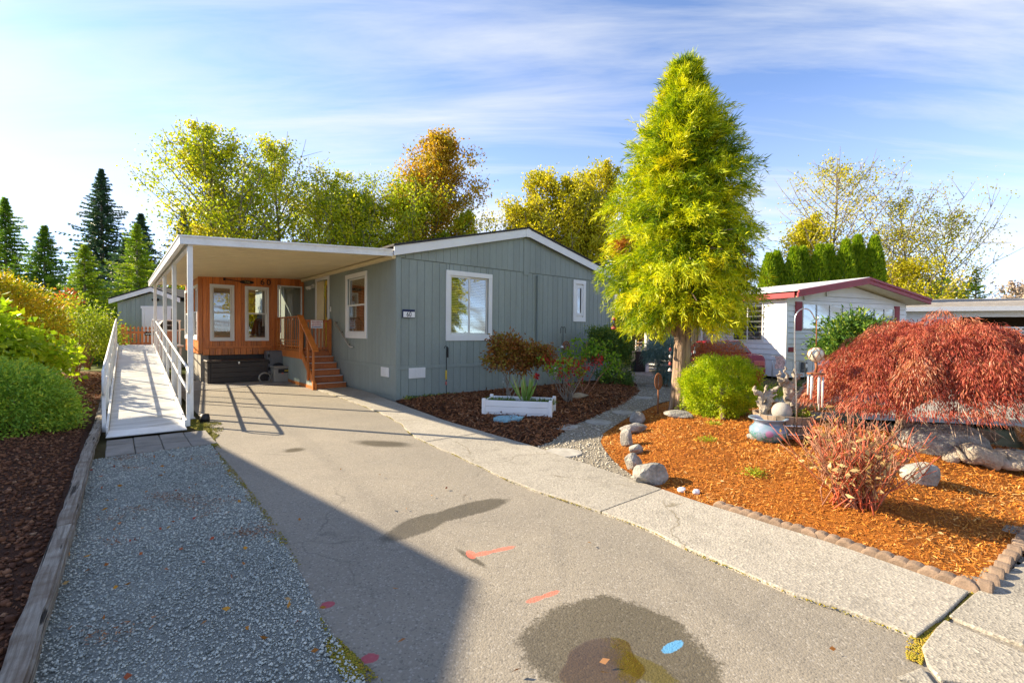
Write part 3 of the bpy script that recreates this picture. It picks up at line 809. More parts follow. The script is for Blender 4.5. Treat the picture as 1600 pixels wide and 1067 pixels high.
# lava rock bed
lava = [(-5.2, 1.5), (-5.24, -7.5), (-5.4, -10.2), (-10, -9.5), (-10, 3.0)]
lp = wpoly(lava)
h_lava = bed('lava_bed', 'lava_ground', lp, .05, .5, .0, .12)
near = wpoly([(-5.22, 2.3), (-5.22, -8.2), (-6.6, -6.0), (-7.3, -2.0), (-7.0, 2.3)])
q = scatter(near, 13000)
z_ = h_lava(q[:, 0], q[:, 1])
sz = rng.gamma(3, .0042, len(q)) + .004
tag(pebbles('lava_rock', 'lava_tone', np.column_stack([q, z_ + .008]), sz, np.clip(rng.beta(1.8, 2.8, len(q)), 0, 1), .75, False), 'dark red brown lava rock in the left bed', 'gravel', kind='stuff')
# leaf-strewn bark further back
lit = [(-5.2, 1.5), (-5.15, 9), (-4.95, 13), (-12, 16), (-12, 1.5)]
h_lit = bed('bark_bed', 'litter_ground', wpoly(lit), .06, .6, 0, .16)
near = wpoly([(-5.2, 1.2), (-5.0, 11), (-7.5, 11), (-7.5, 1.2)])
q = scatter(near, 6000)
tag(chips('bark_chips', 'chip_dark', np.column_stack([q, h_lit(q[:, 0], q[:, 1]) + .012]), rng.uniform(.03, .09, len(q)), rng.uniform(.012, .035, len(q)), rng.beta(3, 2, len(q))), 'brown bark and leaf litter under the hedge', 'bark', kind='stuff')
q = scatter(near, 1100)
tag(foliage('fallen_leaves', 'litter_tone', None, np.column_stack([q, h_lit(q[:, 0], q[:, 1]) + .02]), np.column_stack([rng.normal(size=(len(q), 2)), rng.normal(0, .25, len(q))]), rng.uniform(.04, .09, len(q)), rng.uniform(.025, .05, len(q)), rng.uniform(size=len(q))), 'fallen leaves lying along the ramp', 'leaves', kind='stuff')

# timbers between lava rock and gravel
tl = [(-5.06, 10.2), (-5.05, 7.6), (-5.06, 4.9), (-5.05, 2.3), (-5.06, -.25), (-5.10, -1.75), (-5.13, -5.05), (-5.20, -8.6)]
tlabels = ['gray landscape timber at the far end beside the ramp top', 'gray landscape timber beside the upper half of the ramp', 'gray landscape timber beside the middle of the ramp', 'gray landscape timber beside the lower half of the ramp',
           'short gray landscape timber at the foot of the ramp', 'weathered timber between lava rock and pavers with gravel start', 'cracked weathered timber nearest the camera between lava rock and gravel']
def timber(a, b, label, seed):
    pa, pb = W(*a), W(*b)
    L = float(np.linalg.norm(pb - pa)) - .015
    bm = bmesh.new(); bmesh.ops.create_cube(bm, size=1)
    for v in bm.verts: v.co = Vector((v.co.x * .105, v.co.y * L, v.co.z * .11))
    bmesh.ops.subdivide_edges(bm, edges=[e for e in bm.edges if abs(e.verts[0].co.y - e.verts[1].co.y) > .1], cuts=26)
    bmesh.ops.bevel(bm, geom=[e for e in bm.edges if abs(e.verts[0].co.y - e.verts[1].co.y) > .01 and e.calc_face_angle(0) > .5], offset=.014, segments=2, affect='EDGES')
    for v in bm.verts:
        o = Vector((seed * 7.1, 0, 0))
        v.co += Vector((mnoise.noise(v.co * 3 + o), 0, mnoise.noise(v.co * 3 + o * 2))) * .009
        v.co += Vector((mnoise.noise(v.co * 22 + o), 0, mnoise.noise(v.co * 22 + o * 2))) * .004
    # checks opened by drying
    me = bpy.data.meshes.new('landscape_timber'); bm.to_mesh(me); bm.free()
    o = link('landscape_timber', me, 'old_timber_long')
    d = pb - pa
    o.location = Vector((pa + pb) / 2) + Vector((0, 0, .045)); o.rotation_euler = (0, 0, math.atan2(d[1], d[0]) - math.pi / 2)
    tag(o, label, 'timber', 'landscape timbers along the gravel')
def old_timber():
    m, ns, ls = nodes_of('old_timber_long'); nt = m.node_tree
    tcn = nt.nodes.new('ShaderNodeTexCoord'); oi = nt.nodes.new('ShaderNodeObjectInfo')
    add = sh(nt, 'ShaderNodeVectorMath', operation='MULTIPLY_ADD'); ls.new(oi.outputs['Random'], add.inputs[0]); add.inputs[1].default_value = (3, 17, 9); ls.new(tcn.outputs['Object'], add.inputs[2])
    g = noise(nt, add.outputs[0], 60, 6, .65, (1, .035, 1), .4); b = noise(nt, add.outputs[0], 6, 5, .6)
    crk = noise(nt, add.outputs[0], 24, 3, .5, (1, .05, 1), 1.2)
    c = mix_rgb(nt, maprange(nt, g, .35, .65), (.19, .16, .125, 1), (.40, .36, .30, 1))
    c = mix_rgb(nt, maprange(nt, b, .42, .66, 0, .7), c, (.15, .10, .065, 1))
    c = mix_rgb(nt, maprange(nt, crk, .41, .34, 0, .9), c, (.03, .025, .02, 1))
    hs = sh(nt, 'ShaderNodeMath', operation='MULTIPLY_ADD'); ls.new(maprange(nt, crk, .30, .38), hs.inputs[0]); hs.inputs[1].default_value = 2.0; ls.new(g, hs.inputs[2])
    finish(nt, c, .9, hs.outputs[0], .8, .008, 0, .2)
old_timber()
for i in range(len(tl) - 1): timber(tl[i], tl[i + 1], tlabels[i], i)

# pavers at the foot of the ramp
pp = thing('paver_pad', 'pad of gray concrete pavers at the foot of the ramp', 'pavers', Vector(W(-4.4, -1.8)), HROT)
for r_ in range(3):
    for c_ in range(4):
        x0 = -.55 + c_ * .29; y0 = -.57 + r_ * .36
        o = B('paver', 'paver_gray', pp, (x0 + .004, y0 + .004, -.04), (x0 + .286, y0 + .355, .018 + rng.uniform(-.004, .006)), .008)
        o.rotation_euler = (rng.normal(0, .008), rng.normal(0, .008), rng.normal(0, .012))

# orange mulch bed on the right
bedpix = [(1512, 922), (1400, 884), (1300, 850), (1200, 819), (1115, 792), (1040, 766), (1003, 752), (978, 738), (960, 722), (948, 708), (940, 692), (944, 678), (958, 668), (980, 655), (1002, 645), (1030, 632), (1062, 624), (1110, 622), (1190, 628), (1240, 632), (1290, 640), (1330, 660), (1380, 672), (1440, 684), (1520, 690), (1610, 705)]
bp = [loc(*p) for p in bedpix] + [(7.0, -9.2), (7.0, -9.86), (0.2, -9.62)]
bpoly = wpoly(bp)
h_bed = bed('mulch_bed', 'mulch_ground', bpoly, .13, 1.1, .0, .055, .022)
q = scatter(bpoly, 150000)
d_ = np.linalg.norm(q, axis=1)
q = q[rng.uniform(size=len(q)) < np.clip(1.35 - .12 * d_, .2, 1)]
d_ = np.linalg.norm(q, axis=1)
k_ = np.clip(d_ / 5, .8, 1.8)
zz = h_bed(q[:, 0], q[:, 1]) + rng.uniform(.0, .018, len(q))
tag(chips('mulch', 'chip_orange', np.column_stack([q, zz]), rng.gamma(2.2, .0085, len(q)) * k_ + .007, rng.gamma(3, .0013, len(q)) * k_ + .0018, np.clip(rng.beta(2, 2, len(q)) + .15 * np.sin(q[:, 0] * 2.1 + 1) * np.sin(q[:, 1] * 2.6), 0, 1), .45), 'shredded orange bark mulch covering the right bed', 'mulch', kind='stuff')
def on_bed(px, py, h):                                # where a sight line meets the heaped ground
    z = 0.0
    for _ in range(6):
        p = ground(px, py, z); z = float(h(p[0], p[1])[0])
    return p
# dark mulch bed by the gable wall
dkpix = [(622, 627), (700, 658), (770, 679), (838, 699), (862, 690), (892, 668), (938, 648), (978, 630), (1000, 612), (992, 598), (965, 585)]
dk = [loc(*p) for p in dkpix] + [(8.5, .3), (7.7, -.0), (.02, -.0)]
dpoly = wpoly(dk)
h_dark = bed('dark_mulch_bed', 'mulch_dark_ground', dpoly, .10, .6, .0, .07, .02)
q = scatter(dpoly, 22000)
zz = h_dark(q[:, 0], q[:, 1]) + rng.uniform(.0, .02, len(q))
tag(chips('dark_mulch', 'chip_dark', np.column_stack([q, zz]), rng.gamma(3, .018, len(q)) + .02, rng.gamma(3, .004, len(q)) + .006, rng.beta(2, 2.4, len(q)), .4), 'dark brown bark mulch along the gray wall', 'mulch', kind='stuff')
# gravel garden path
pathpix = [(838, 699), (915, 727), (1003, 754), (960, 722), (946, 705), (938, 690), (944, 676), (980, 653), (1030, 630), (1062, 622), (1070, 604), (1035, 592), (1000, 585), (968, 584), (985, 596), (996, 610), (975, 629), (935, 648), (890, 668), (862, 690)]
ppl = ppoly(pathpix)
sheet('garden_path', 'path_ground', ppl, .002)
q = scatter(ppl, 7000)
tag(pebbles('path_gravel', 'path_tone', np.column_stack([q, np.full(len(q), .006)]), rng.gamma(4, .0028, len(q)) + .005, rng.beta(2, 2, len(q)), .6, False), 'pale pea gravel of the garden path', 'gravel', kind='stuff')
# concrete patio and neighbouring drive
sheet('patio', 'slab_concrete', [tuple(W(*p)[:2]) for p in ((7.85, 6), (7.85, .6), (9.4, -.4), (10.6, -1.2), (12, -2), (14, -2), (15.0, 6))], .001)
sheet('side_road', 'concrete', [tuple(W(*p)[:2]) for p in ((4.2, -5.2), (10, -5.0), (30, -9.5), (30, -13.5), (7.2, -9.9), (7.1, -9.1))], -.012)
sheet('lawn', 'lawn', [(-60, 18), (-12, 17), (14, 27), (60, 15), (80, 70), (-80, 70)], -.05)

# ------------------------------------------------------------------ the gray mobile home (60)
home = thing('mobile_home', 'gray-green manufactured home with white trim, low gable end and number sixty', 'house', Vector(CORNER), HROT)
GW, GD, EAVE, RIDGE = 7.68, 16.0, 3.26, 4.19
XR = 3.86
def rake(x): return EAVE + (RIDGE - EAVE) * (1 - abs(x - XR) / XR)
SIDE_END = 6.86
def columns(a0, a1, z0, z1, w, holes, gap=.0):
    """planks of width w cut round the openings"""
    out = []
    n = max(1, round((a1 - a0) / w)); w = (a1 - a0) / n
    for i in range(n):
        a, b = a0 + i * w, a0 + (i + 1) * w
        segs = [(a, b, z0, z1)]
        for (ha, hb, hz0, hz1) in holes:
            new = []
            for (p, q_, y0, y1) in segs:
                if hb <= p or ha >= q_ or hz1 <= y0 or hz0 >= y1: new.append((p, q_, y0, y1)); continue
                if ha > p + .015: new.append((p, ha, y0, y1))
                if hb < q_ - .015: new.append((hb, q_, y0, y1))
                m0, m1 = max(p, ha), min(q_, hb)
                if hz0 > y0 + .01: new.append((m0, m1, y0, hz0))
                if hz1 < y1 - .01: new.append((m0, m1, hz1, y1))
            segs = new
        out += segs
    return out
WIN_F = (1.40, 2.60, 1.47, 2.95)
WIN_S = (5.92, 6.28, 2.03, 3.07)
WIN_L = (1.72, 2.94, 1.50, 2.97)
DOOR = (4.48, 5.50, 1.0, 3.10)
# backing walls
for (p, q_, y0, y1) in columns(.03, GW, -.05, 3.2, 20, [WIN_F, WIN_S]) : B('wall', 'siding', home, (p, .026, y0), (q_, .10, y1), .001)
MB().prism([(.03, 3.2), (GW, 3.2), (GW, EAVE + .02), (XR, RIDGE + .02), (.03, EAVE + .02)], .026, .10, 'y').build('wall', 'siding', home)
for (p, q_, y0, y1) in columns(.1, GD, -.05, 3.3, 20, [WIN_L, DOOR]): B('wall', 'siding', home, (.026, p, y0), (.10, q_, y1), .001)
B('wall', 'siding', home, (GW - .1, .1, -.05), (GW, GD, 3.3), .001)
B('wall', 'siding', home, (0, GD, -.05), (GW, GD + .1, 3.3), .001)
# grooved planks
for holes, z0, z1 in (([], .07, .68), ([WIN_F, WIN_S], .76, 3.205)):
    for (p, q_, y0, y1) in columns(.11, GW - .1, z0, z1, .2032, holes):
        B('plank', 'siding', home, (p + .003, 0, y0), (q_ - .003, .028, y1), .004)
n = round((GW - .02) / .2032); w = (GW - .02) / n
for i in range(n):
    a, b = .01 + i * w + .003, .01 + (i + 1) * w - .003
    poly = [(a, 3.222), (b, 3.222), (b, rake(b) + .03)] + ([(XR, RIDGE + .03)] if a < XR < b else []) + [(a, rake(a) + .03)]
    MB().prism(poly, -.006, .024, 'y').build('plank', 'siding', home)
for holes, z0, z1 in (([], .07, .68), ([WIN_L, DOOR], .76, 3.30)):
    for (p, q_, y0, y1) in columns(.11, SIDE_END + .1, z0, z1, .2032, holes):
        B('plank', 'siding', home, (0, p + .003, y0), (.028, q_ - .003, y1), .004)
# trim
B('belly_band', 'siding', home, (-.012, -.012, .68), (GW, .012, .76), .004)
B('belly_band', 'siding', home, (-.012, .012, .68), (.012, SIDE_END, .76), .004)
B('foot_trim', 'siding', home, (.1, -.010, -.06), (GW, .015, .075), .004)
B('corner_trim', 'siding', home, (-.018, -.020, -.05), (.10, .02, 3.24), .004)
B('corner_trim', 'siding', home, (-.016, .02, -.05), (.02, .11, 3.24), .004)
B('corner_trim', 'siding', home, (GW - .1, -.020, -.05), (GW + .02, .02, 3.24), .004)
B('seam_batten', 'siding', home, (3.80, -.022, 3.14), (3.99, -.004, 4.18), .004)
B('seam_batten', 'siding', home, (3.80, -.012, .76), (3.835, .002, 3.14), .003)
B('downspout', 'siding', home, (4.29, -.075, .1), (4.39, -.003, 3.17), .012)
B('downspout', 'siding', home, (GW + .02, -.06, .1), (GW + .10, .02, 3.2), .012)
# roof and rake boards
for sx in (0, 1):
    xs = [-.14, XR] if sx == 0 else [XR, GW + .16]
    e = .012
    top = lambda x: rake(x) + .215
    p0, p1 = xs
    MB().prism([(p0, top(p0) + .0), (p1, top(p1)), (p1, top(p1) + .045), (p0, top(p0) + .045)], -.16, GD + .2, 'y').build('roof', 'shingle', home)
    MB().prism([(p0 + .02, rake(p0 + .02)), (p1 - (.02 if sx else 0), rake(p1 - (.02 if sx else 0))), (p1 - (.02 if sx else 0), top(p1 - (.02 if sx else 0)) - .004), (p0 + .02, top(p0 + .02) - .004)], -.135, -.105, 'y').build('rake_board', 'white_trim', home, bevel=.003)
    MB().prism([(p0 + .03, rake(p0 + .03) + .06), (p1, rake(p1) + .06), (p1, rake(p1) + .075), (p0 + .03, rake(p0 + .03) + .075)], -.105, GD, 'y').build('soffit', 'white_trim', home)
B('ridge_block', 'white_trim', home, (XR - .09, -.145, RIDGE - .02), (XR + .09, -.115, RIDGE + .22), .004)
def vent(x, side, w_, h_, z_):
    me = MB()
    me.box((-w_ / 2, -.018, -h_ / 2), (w_ / 2, .0, h_ / 2))
    f = me.build('vent', 'white_trim', home, bevel=.004)
    k = MB()
    for i in range(3):
        for j in range(9):
            x0 = -w_ / 2 + .03 + i * (w_ - .04) / 3
            k.box((x0, -.026, -h_ / 2 + .03 + j * (h_ - .05) / 9), (x0 + (w_ - .04) / 3 - .02, -.018, -h_ / 2 + .03 + j * (h_ - .05) / 9 + .010))
    k.build('grille', 'white_trim', f)
    if side: f.location = (-.004, x, z_); f.rotation_euler = (0, 0, R(-90))
    else: f.location = (x, -.004, z_)
vent(.52, False, .43, .24, .59); vent(.56, True, .42, .22, .60)

def window(parent, hole, where, style, casing=.105, m='white_trim', depth=.0, blind=True, sill=.03, glass='glass', name='window', open_frac=0):
    """window in a wall whose outside is -y: casing, sashes, glass, slatted blind; returned with its centre as origin"""
    a, b, z0, z1 = hole
    w_, h_ = b - a, z1 - z0
    c = MB()
    k = casing
    c.box((-w_ / 2 - k, -.03, -h_ / 2 - k - sill), (w_ / 2 + k, .0, -h_ / 2 + .012))
    c.box((-w_ / 2 - k, -.03, h_ / 2 - .012), (w_ / 2 + k, .0, h_ / 2 + k))
    c.box((-w_ / 2 - k, -.027, -h_ / 2 + .012), (-w_ / 2 + .012, .0, h_ / 2 - .012))
    c.box((w_ / 2 - .012, -.027, -h_ / 2 + .012), (w_ / 2 + k, .0, h_ / 2 - .012))
    win = c.build(name, m, parent, bevel=.004)
    def sash(x0, x1, y0, y1, yy, fwid=.045):
        f = MB()
        f.box((x0, yy, y0), (x1, yy + .03, y0 + fwid)); f.box((x0, yy, y1 - fwid), (x1, yy + .03, y1))
        f.box((x0, yy, y0 + fwid), (x0 + fwid, yy + .03, y1 - fwid)); f.box((x1 - fwid, yy, y0 + fwid), (x1, yy + .03, y1 - fwid))
        f.build('sash', 'vinyl', win, bevel=.003)
        B('pane', glass, win, (x0 + fwid - .004, yy + .012, y0 + fwid - .004), (x1 - fwid + .004, yy + .018, y1 - fwid + .004), .0005)
    W2, H2 = w_ / 2 - .008, h_ / 2 - .008
    if style == 'slider':
        sash(-W2, .02, -H2, H2, .0, .05); sash(-.02, W2, -H2, H2, .034, .05)
    elif style == 'hung':
        sash(-W2, W2, -.02, H2, .034); sash(-W2, W2, -H2, .025, .0)
    elif style == 'fixed':
        sash(-W2, W2, -H2, H2, .01, .05)
    if blind:
        k2 = MB()
        nb = int(h_ / .042)
        for i in range(nb):
            zz = -H2 + .02 + i * (2 * H2 - .04) / nb
            k2.add([(-W2 + .02, .085, zz), (W2 - .02, .085, zz), (W2 - .02, .118, zz + .030), (-W2 + .02, .118, zz + .030)], [(0, 1, 2, 3)])
        tag(k2.build('blind', 'blind', win), kind='stuff')
    if where[0] == 'front': win.location = ((a + b) / 2, where[1], (z0 + z1) / 2)
    elif where[0] == 'side': win.location = (where[1], (a + b) / 2, (z0 + z1) / 2); win.rotation_euler = (0, 0, R(-90))
    return win
window(home, WIN_F, ('front', 0), 'slider')
wl_ = window(home, WIN_L, ('side', 0), 'hung')
ws = window(home, WIN_S, ('front', 0), 'fixed', .10, blind=False, glass='glass_dim')
B('inner_frame', 'white_trim', ws, (-.17, -.012, -.47), (-.09, .012, .47), .004)
B('inner_frame', 'white_trim', ws, (.09, -.012, -.47), (.17, .012, .47), .004)
B('inner_frame', 'white_trim', ws, (-.09, -.012, -.47), (.09, .012, -.38), .004)
B('inner_frame', 'white_trim', ws, (-.09, -.012, .38), (.09, .012, .47), .004)
k = MB()
for i in range(24): k.add([(-.08 + .05 * (i % 4), .05, -.38 + .127 * (i // 4)), (-.03 + .05 * (i % 4), .05, -.38 + .127 * (i // 4)), (-.055 + .05 * (i % 4), .05, -.27 + .127 * (i // 4))], [(0, 1, 2)])
k.build('pattern', 'sign_red', ws)
# dark rooms behind the glass
for lo, hi in (((1.2, .35, 1.2), (2.8, .37, 3.2)), ((5.8, .3, 1.9), (6.4, .32, 3.2)), ((.35, 1.5, 1.3), (.37, 3.2, 3.2)), ((.9, 4.3, 1.0), (.92, 5.7, 3.2))):
    B('inner_wall', 'interior', home, lo, hi, .001)
# door: casing, half-open cream storm door, yellow door
dr = MB()
a, b, z0, z1 = DOOR
for lo, hi in (((-.03, a - .11, z0), (0, a, z1 + .11)), ((-.03, b, z0), (0, b + .11, z1 + .11)), ((-.03, a, z1), (0, b, z1 + .11))): dr.box(lo, hi)
door = dr.build('door', 'white_trim', home, bevel=.004)
B('door_leaf', 'yellow_paint', door, (.045, a + .02, z0 + .02), (.085, a + .40, z1 - .01), .004)
B('door_leaf', 'yellow_paint', door, (.045, a + .40, z0 + .02), (.085, b - .01, z0 + .9), .004)
B('pane', 'glass_dark', door, (.036, a + .12, z0 + .95), (.046, a + .27, z1 - .16), .001)
B('storm_door', 'cream_metal', door, (-.014, a + .42, z0 + .02), (.03, b - .005, z1 - .015), .004)
hd = MB(); hd.tube([(.035, a + .05, z0 + .98), (-.02, a + .05, z0 + .98), (-.03, a + .05, z0 + 1.06), (-.03, a + .05, z0 + 1.2), (.03, a + .05, z0 + 1.22)], .012, 6); hd.build('handle', 'black_iron', door)
B('doorbell', 'white_metal', home, (-.03, 4.22, 2.12), (0, 4.26, 2.26), .006); B('doorbell_button', 'black', home, (-.035, 4.225, 2.2), (-.03, 4.255, 2.24), .004)
# flood light beside the door
fl = MB()
for s in (-1, 1): fl.tube([(-.05, 5.82 + s * .02, 2.98), (-.13, 5.82 + s * .09, 2.93), (-.19, 5.82 + s * .13, 2.90)], [.02, .05, .06], 8)
fl.box((-.05, 5.75, 2.92), (0, 5.89, 3.04))
fl.build('flood_light', 'white_metal', home)

# house number plaque on the gable, text on a painted plate
plq = thing('number_plaque', 'small white number plaque with navy band on the gray gable wall', 'sign', Vector(W(.29, -.02, 1.96)), HROT)
B('plate', 'plate_navy', plq, (-.155, -.02, -.095), (.155, 0, .095), .004)
B('face', 'plate_white', plq, (-.140, -.024, -.083), (.148, -.019, .043), .001)
o = link('digits', text_mesh('60', .165, .002, 'ink'), None, plq, (0.0, -.026, -.02)); o.rotation_euler = (R(90), 0, 0); o.scale = (.78, 1, 1)

# ------------------------------------------------------------------ cedar sunroom at the back of the carport
sun_r = thing('sunroom', 'orange cedar plank sunroom with tall white windows under the carport roof', 'sunroom', Vector(CORNER), HROT)
T0 = SIDE_END; SX0 = -2.97; T1 = 10.4
S1, S2, S3 = (-2.64, -2.11, 1.28, 2.88), (-1.71, -1.14, 1.28, 2.88), (-.80, -.10, 1.06, 3.0)
for (p, q_, y0, y1) in columns(SX0 + .09, -.01, 1.02, 3.26, .145, [S1, S2, S3]):
    B('cedar_plank', 'cedar', sun_r, (p + .002, T0 - .02, y0), (q_ - .002, T0 + .0, y1), .004)
for (p, q_, y0, y1) in columns(SX0, -.01, .9, 3.26, 9, [S1, S2, S3]): B('wall', 'cedar', sun_r, (p, T0, y0), (q_, T0 + .06, y1), .001)
B('corner_board', 'cedar', sun_r, (SX0 - .02, T0 - .045, .84), (SX0 + .085, T0 - .002, 3.24), .005)
B('drip_board', 'cedar', sun_r, (SX0 + .085, T0 - .045, 1.0), (-.9, T0 - .02, 1.06), .005)
for (p, q_, y0, y1) in columns(SX0 + .09, -.9, .80, .995, .16, []): B('cedar_plank', 'cedar', sun_r, (p + .004, T0 - .03, y0), (q_ - .004, T0 - .0, y1), .005)
for i, hole in enumerate((S1, S2)):
    w3 = window(sun_r, hole, ('front', T0 - .02), 'hung', .055, 'white_trim', blind=False, sill=.0)
w3 = window(sun_r, S3, ('front', T0 - .02), 'none', .03, 'white_trim', blind=False, sill=0)
B('pane', 'glass', w3, (-.33, .02, -.95), (.33, .026, .95), .001)
sl = MB(); sl.box((-.36, -.26, -.55), (-.33, -.23, .95)); sl.box((-.36, -.03, -.55), (-.33, 0, .95)); sl.box((-.36, -.23, -.55), (-.33, -.03, -.49)); sl.box((-.36, -.23, .89), (-.33, -.03, .95))
sl.build('casement', 'white_trim', w3, bevel=.003)
# left side wall: a band of white windows
SL = [(T0 + .25 + i * 1.12, T0 + 1.2 + i * 1.12, 1.35, 2.85) for i in range(3)]
for (p, q_, y0, y1) in columns(T0, T1, .84, 3.26, 9, SL): B('wall', 'cedar', sun_r, (SX0, p, y0), (SX0 + .06, q_, y1), .001)
for hole in SL: window(sun_r, hole, ('side', SX0), 'hung', .07, 'white_trim', blind=False)
B('back_wall', 'interior_wood', sun_r, (SX0 + .06, T1, .84), (-.75, T1 + .06, 3.26), .001)
B('back_wall', 'interior_wood', sun_r, (-.75, T1, .84), (-.01, T1 + .06, 1.5), .001)
B('floor_board', 'interior_wood', sun_r, (SX0 + .06, T0 + .06, .93), (-.01, T1, .98), .001)
B('foundation', 'concrete', sun_r, (SX0 + .05, T0 + .08, -.05), (SX0 + .25, T1, .84), .004)
B('foundation', 'dark_resin', sun_r, (SX0 + .25, T0 + .08, -.05), (-.02, T0 + .16, .92), .004)
# interior glimpsed through the glass
tag(B('curtain', 'curtain', sun_r, (-2.05, T0 + .9, 1.5), (-1.75, T0 + .94, 2.6), .004), 'pale curtain panel behind the sunroom glass')
B('curtain', 'curtain', sun_r, (-1.16, T0 + .5, 1.7), (-.92, T0 + .54, 2.9), .004)
ch = thing('lounge_chair', 'dark slatted chair seen through the second sunroom window', 'chair', Vector(W(-1.15, T0 + .62, .98)), HROT + .25)
B('seat', 'dark_resin', ch, (-.28, -.25, .38), (.28, .3, .44), .01)
o = B('backrest', 'dark_resin', ch, (-.28, -.03, -.35), (.28, .03, .35), .01); o.location = (0, .34, .78); o.rotation_euler = (R(-15), 0, 0)
for sx in (-1, 1):
    for sy in (-.22, .26): B('leg', 'steel', ch, (sx * .26 - .02, sy - .02, 0), (sx * .26 + .02, sy + .02, .38), .004)
tb = thing('wicker_bench', 'low wooden bench seen through the first sunroom window', 'bench', Vector(W(-2.35, T0 + .7, .98)), HROT)
B('seat', 'interior_wood', tb, (-.35, -.2, .36), (.35, .2, .42), .01)
for i in range(5): B('slat', 'interior_wood', tb, (-.33 + i * .14, .2, .4), (-.26 + i * .14, .23, .85), .006)
for sx in (-1, 1): B('leg', 'interior_wood', tb, (sx * .3 - .03, -.18, 0), (sx * .3 + .03, .18, .36), .006)

# digits and oar hung on the cedar wall
for i, (dg, x) in enumerate((('6', -1.27), ('0', -1.09))):
    o = link('number_digit', text_mesh(dg, .27, .006, 'ink'), None, None, Vector(W(x, T0 - .045, 3.085))); o.rotation_euler = (R(90), 0, HROT)
    tag(o, 'black metal digit %s on the cedar wall above the second window' % ('six' if dg == '6' else 'zero'), 'house number')
oar = thing('oar_sign', 'dark wooden oar sign lettered TAIL on the cedar wall', 'sign', Vector(W(-1.95, T0 - .05, 3.075)), HROT)
k = MB(); k.tube([(-.36, 0, .03), (.06, 0, -.01)], .012, 6); k.box((-.40, -.012, -.01), (-.34, .012, .07)); k.build('shaft', 'black_iron', oar)
k = MB(); k.prism([(.05 + .19 + .2 * math.cos(t), -.02 + .055 * math.sin(t)) for t in np.linspace(0, 2 * math.pi, 20)[:-1]], -.012, .012, 'y'); k.build('blade', 'black_iron', oar)
o = link('lettering', text_mesh('TAIL', .085, .002, 'brass_paint'), None, oar, (.25, -.016, -.02)); o.rotation_euler = (R(90), 0, 0)

# ------------------------------------------------------------------ carport
cp = thing('carport', 'white metal carport roof on slim posts beside the gray home', 'carport', Vector(CORNER), HROT)
CX, CT = -3.96, 10.3
def croof(t): return 3.072
for i in range(34):
    t0 = .03 + i * .302; t1 = t0 + .298
    p = []
    zl = lambda x, t: croof(t) + (x - CX) / (0 - CX) * .22
    prof = [(t0, 0), (t0 + .012, .022), (t0 + .05, .022), (t0 + .062, 0), (t0 + .15, 0), (t0 + .155, .006), (t0 + .165, .006), (t0 + .17, 0), (t1, 0)]
    vs = []; fs = []
    for x in (CX + .05, -.03):
        vs += [(x, t, zl(x, t) + dz) for t, dz in prof]
    m_ = len(prof)
    fs += [(j, j + 1, m_ + j + 1, m_ + j) for j in range(m_ - 1)]
    vs += [(x, t, z + .07) for (x, t, z) in vs]
    fs += [(2 * m_ + j, 3 * m_ + j, 3 * m_ + j + 1, 2 * m_ + j + 1) for j in range(m_ - 1)]
    MB().add(vs, fs).build('roof_pan', 'cream_metal', cp)
def beam(pa, pb, w_, h_, name, m='white_metal'):
    MB().bar(pa, pb, w_, h_).build(name, m, cp, bevel=.004)
# front fascia with lips, left gutter
beam((CX - .01, -.01, croof(0) + .012), (-.10, -.01, croof(0) + .232), .05, .155, 'fascia')
beam((CX - .01, -.045, croof(0) + .075), (-.10, -.045, croof(0) + .295), .025, .03, 'fascia_lip')
beam((CX - .01, -.04, croof(0) - .055), (-.10, -.04, croof(0) + .165), .02, .02, 'fascia_lip')
beam((CX - .01, -.03, croof(0) + .012), (CX - .01, CT, croof(CT) + .012), .07, .16, 'gutter')
beam((CX - .05, -.03, croof(0) + .08), (CX - .05, CT, croof(CT) + .08), .03, .025, 'gutter_lip')
beam((CX + .11, .0, croof(0) - .035), (CX + .11, CT, croof(CT) - .035), .07, .09, 'beam')
beam((CX, CT, croof(CT) + .08), (-.1, CT, croof(CT) + .30), .05, .15, 'fascia')
beam((-.06, .0, 3.225), (-.06, SIDE_END - .05, 3.225), .10, .08, 'ledger', 'cream_metal')
for t in (.06, 3.0, 5.7, 9.9):
    B('post', 'white_metal', cp, (CX + .07, t - .038, 0), (CX + .15, t + .038, croof(t) - .075), .008)
    B('post_foot', 'white_metal', cp, (CX + .05, t - .06, 0), (CX + .17, t + .06, .02), .003)

# ------------------------------------------------------------------ porch with stair and gate
po = thing('porch', 'cedar porch with stair, slatted railing and siding skirt by the front door', 'porch', Vector(CORNER), HROT)
PX, PT = -.84, 4.12
B('deck', 'cedar_step', po, (PX, PT, .93), (-.03, T0 - .05, .985), .004)
B('deck_rim', 'cedar_rail', po, (PX - .03, PT, .76), (PX, T0 - .05, .965), .004)
for (p, q_, y0, y1) in columns(3.0, T0 - .05, .09, .76, .2032, []):
    top = .76 if p > 3.95 else max(.13, min(.76, .1 + (q_ - 2.95) * .66))
    B('skirt_plank', 'siding', po, (PX - .016, p + .003, y0), (PX, q_ - .003, top), .004)
B('foot_trim', 'cedar_rail', po, (PX - .025, 2.95, .0), (PX, T0 - .05, .09), .004)
for k_ in range(5):
    z = .165 * (k_ + 1); t = 2.93 + .245 * k_
    B('riser', 'cedar_step', po, (PX + .02, t + .02, z - .165 + .003), (-.03, t + .045, z - .038), .003)
    B('tread', 'cedar_step', po, (PX + .0, t - .005, z - .036), (-.03, t + .27, z), .005)
    B('nosing_strip', 'nosing', po, (PX + .01, t - .012, z - .008), (-.04, t + .05, z + .006), .003)
B('riser', 'cedar_step', po, (PX + .02, PT - .02, .80), (-.03, PT, .93), .003)
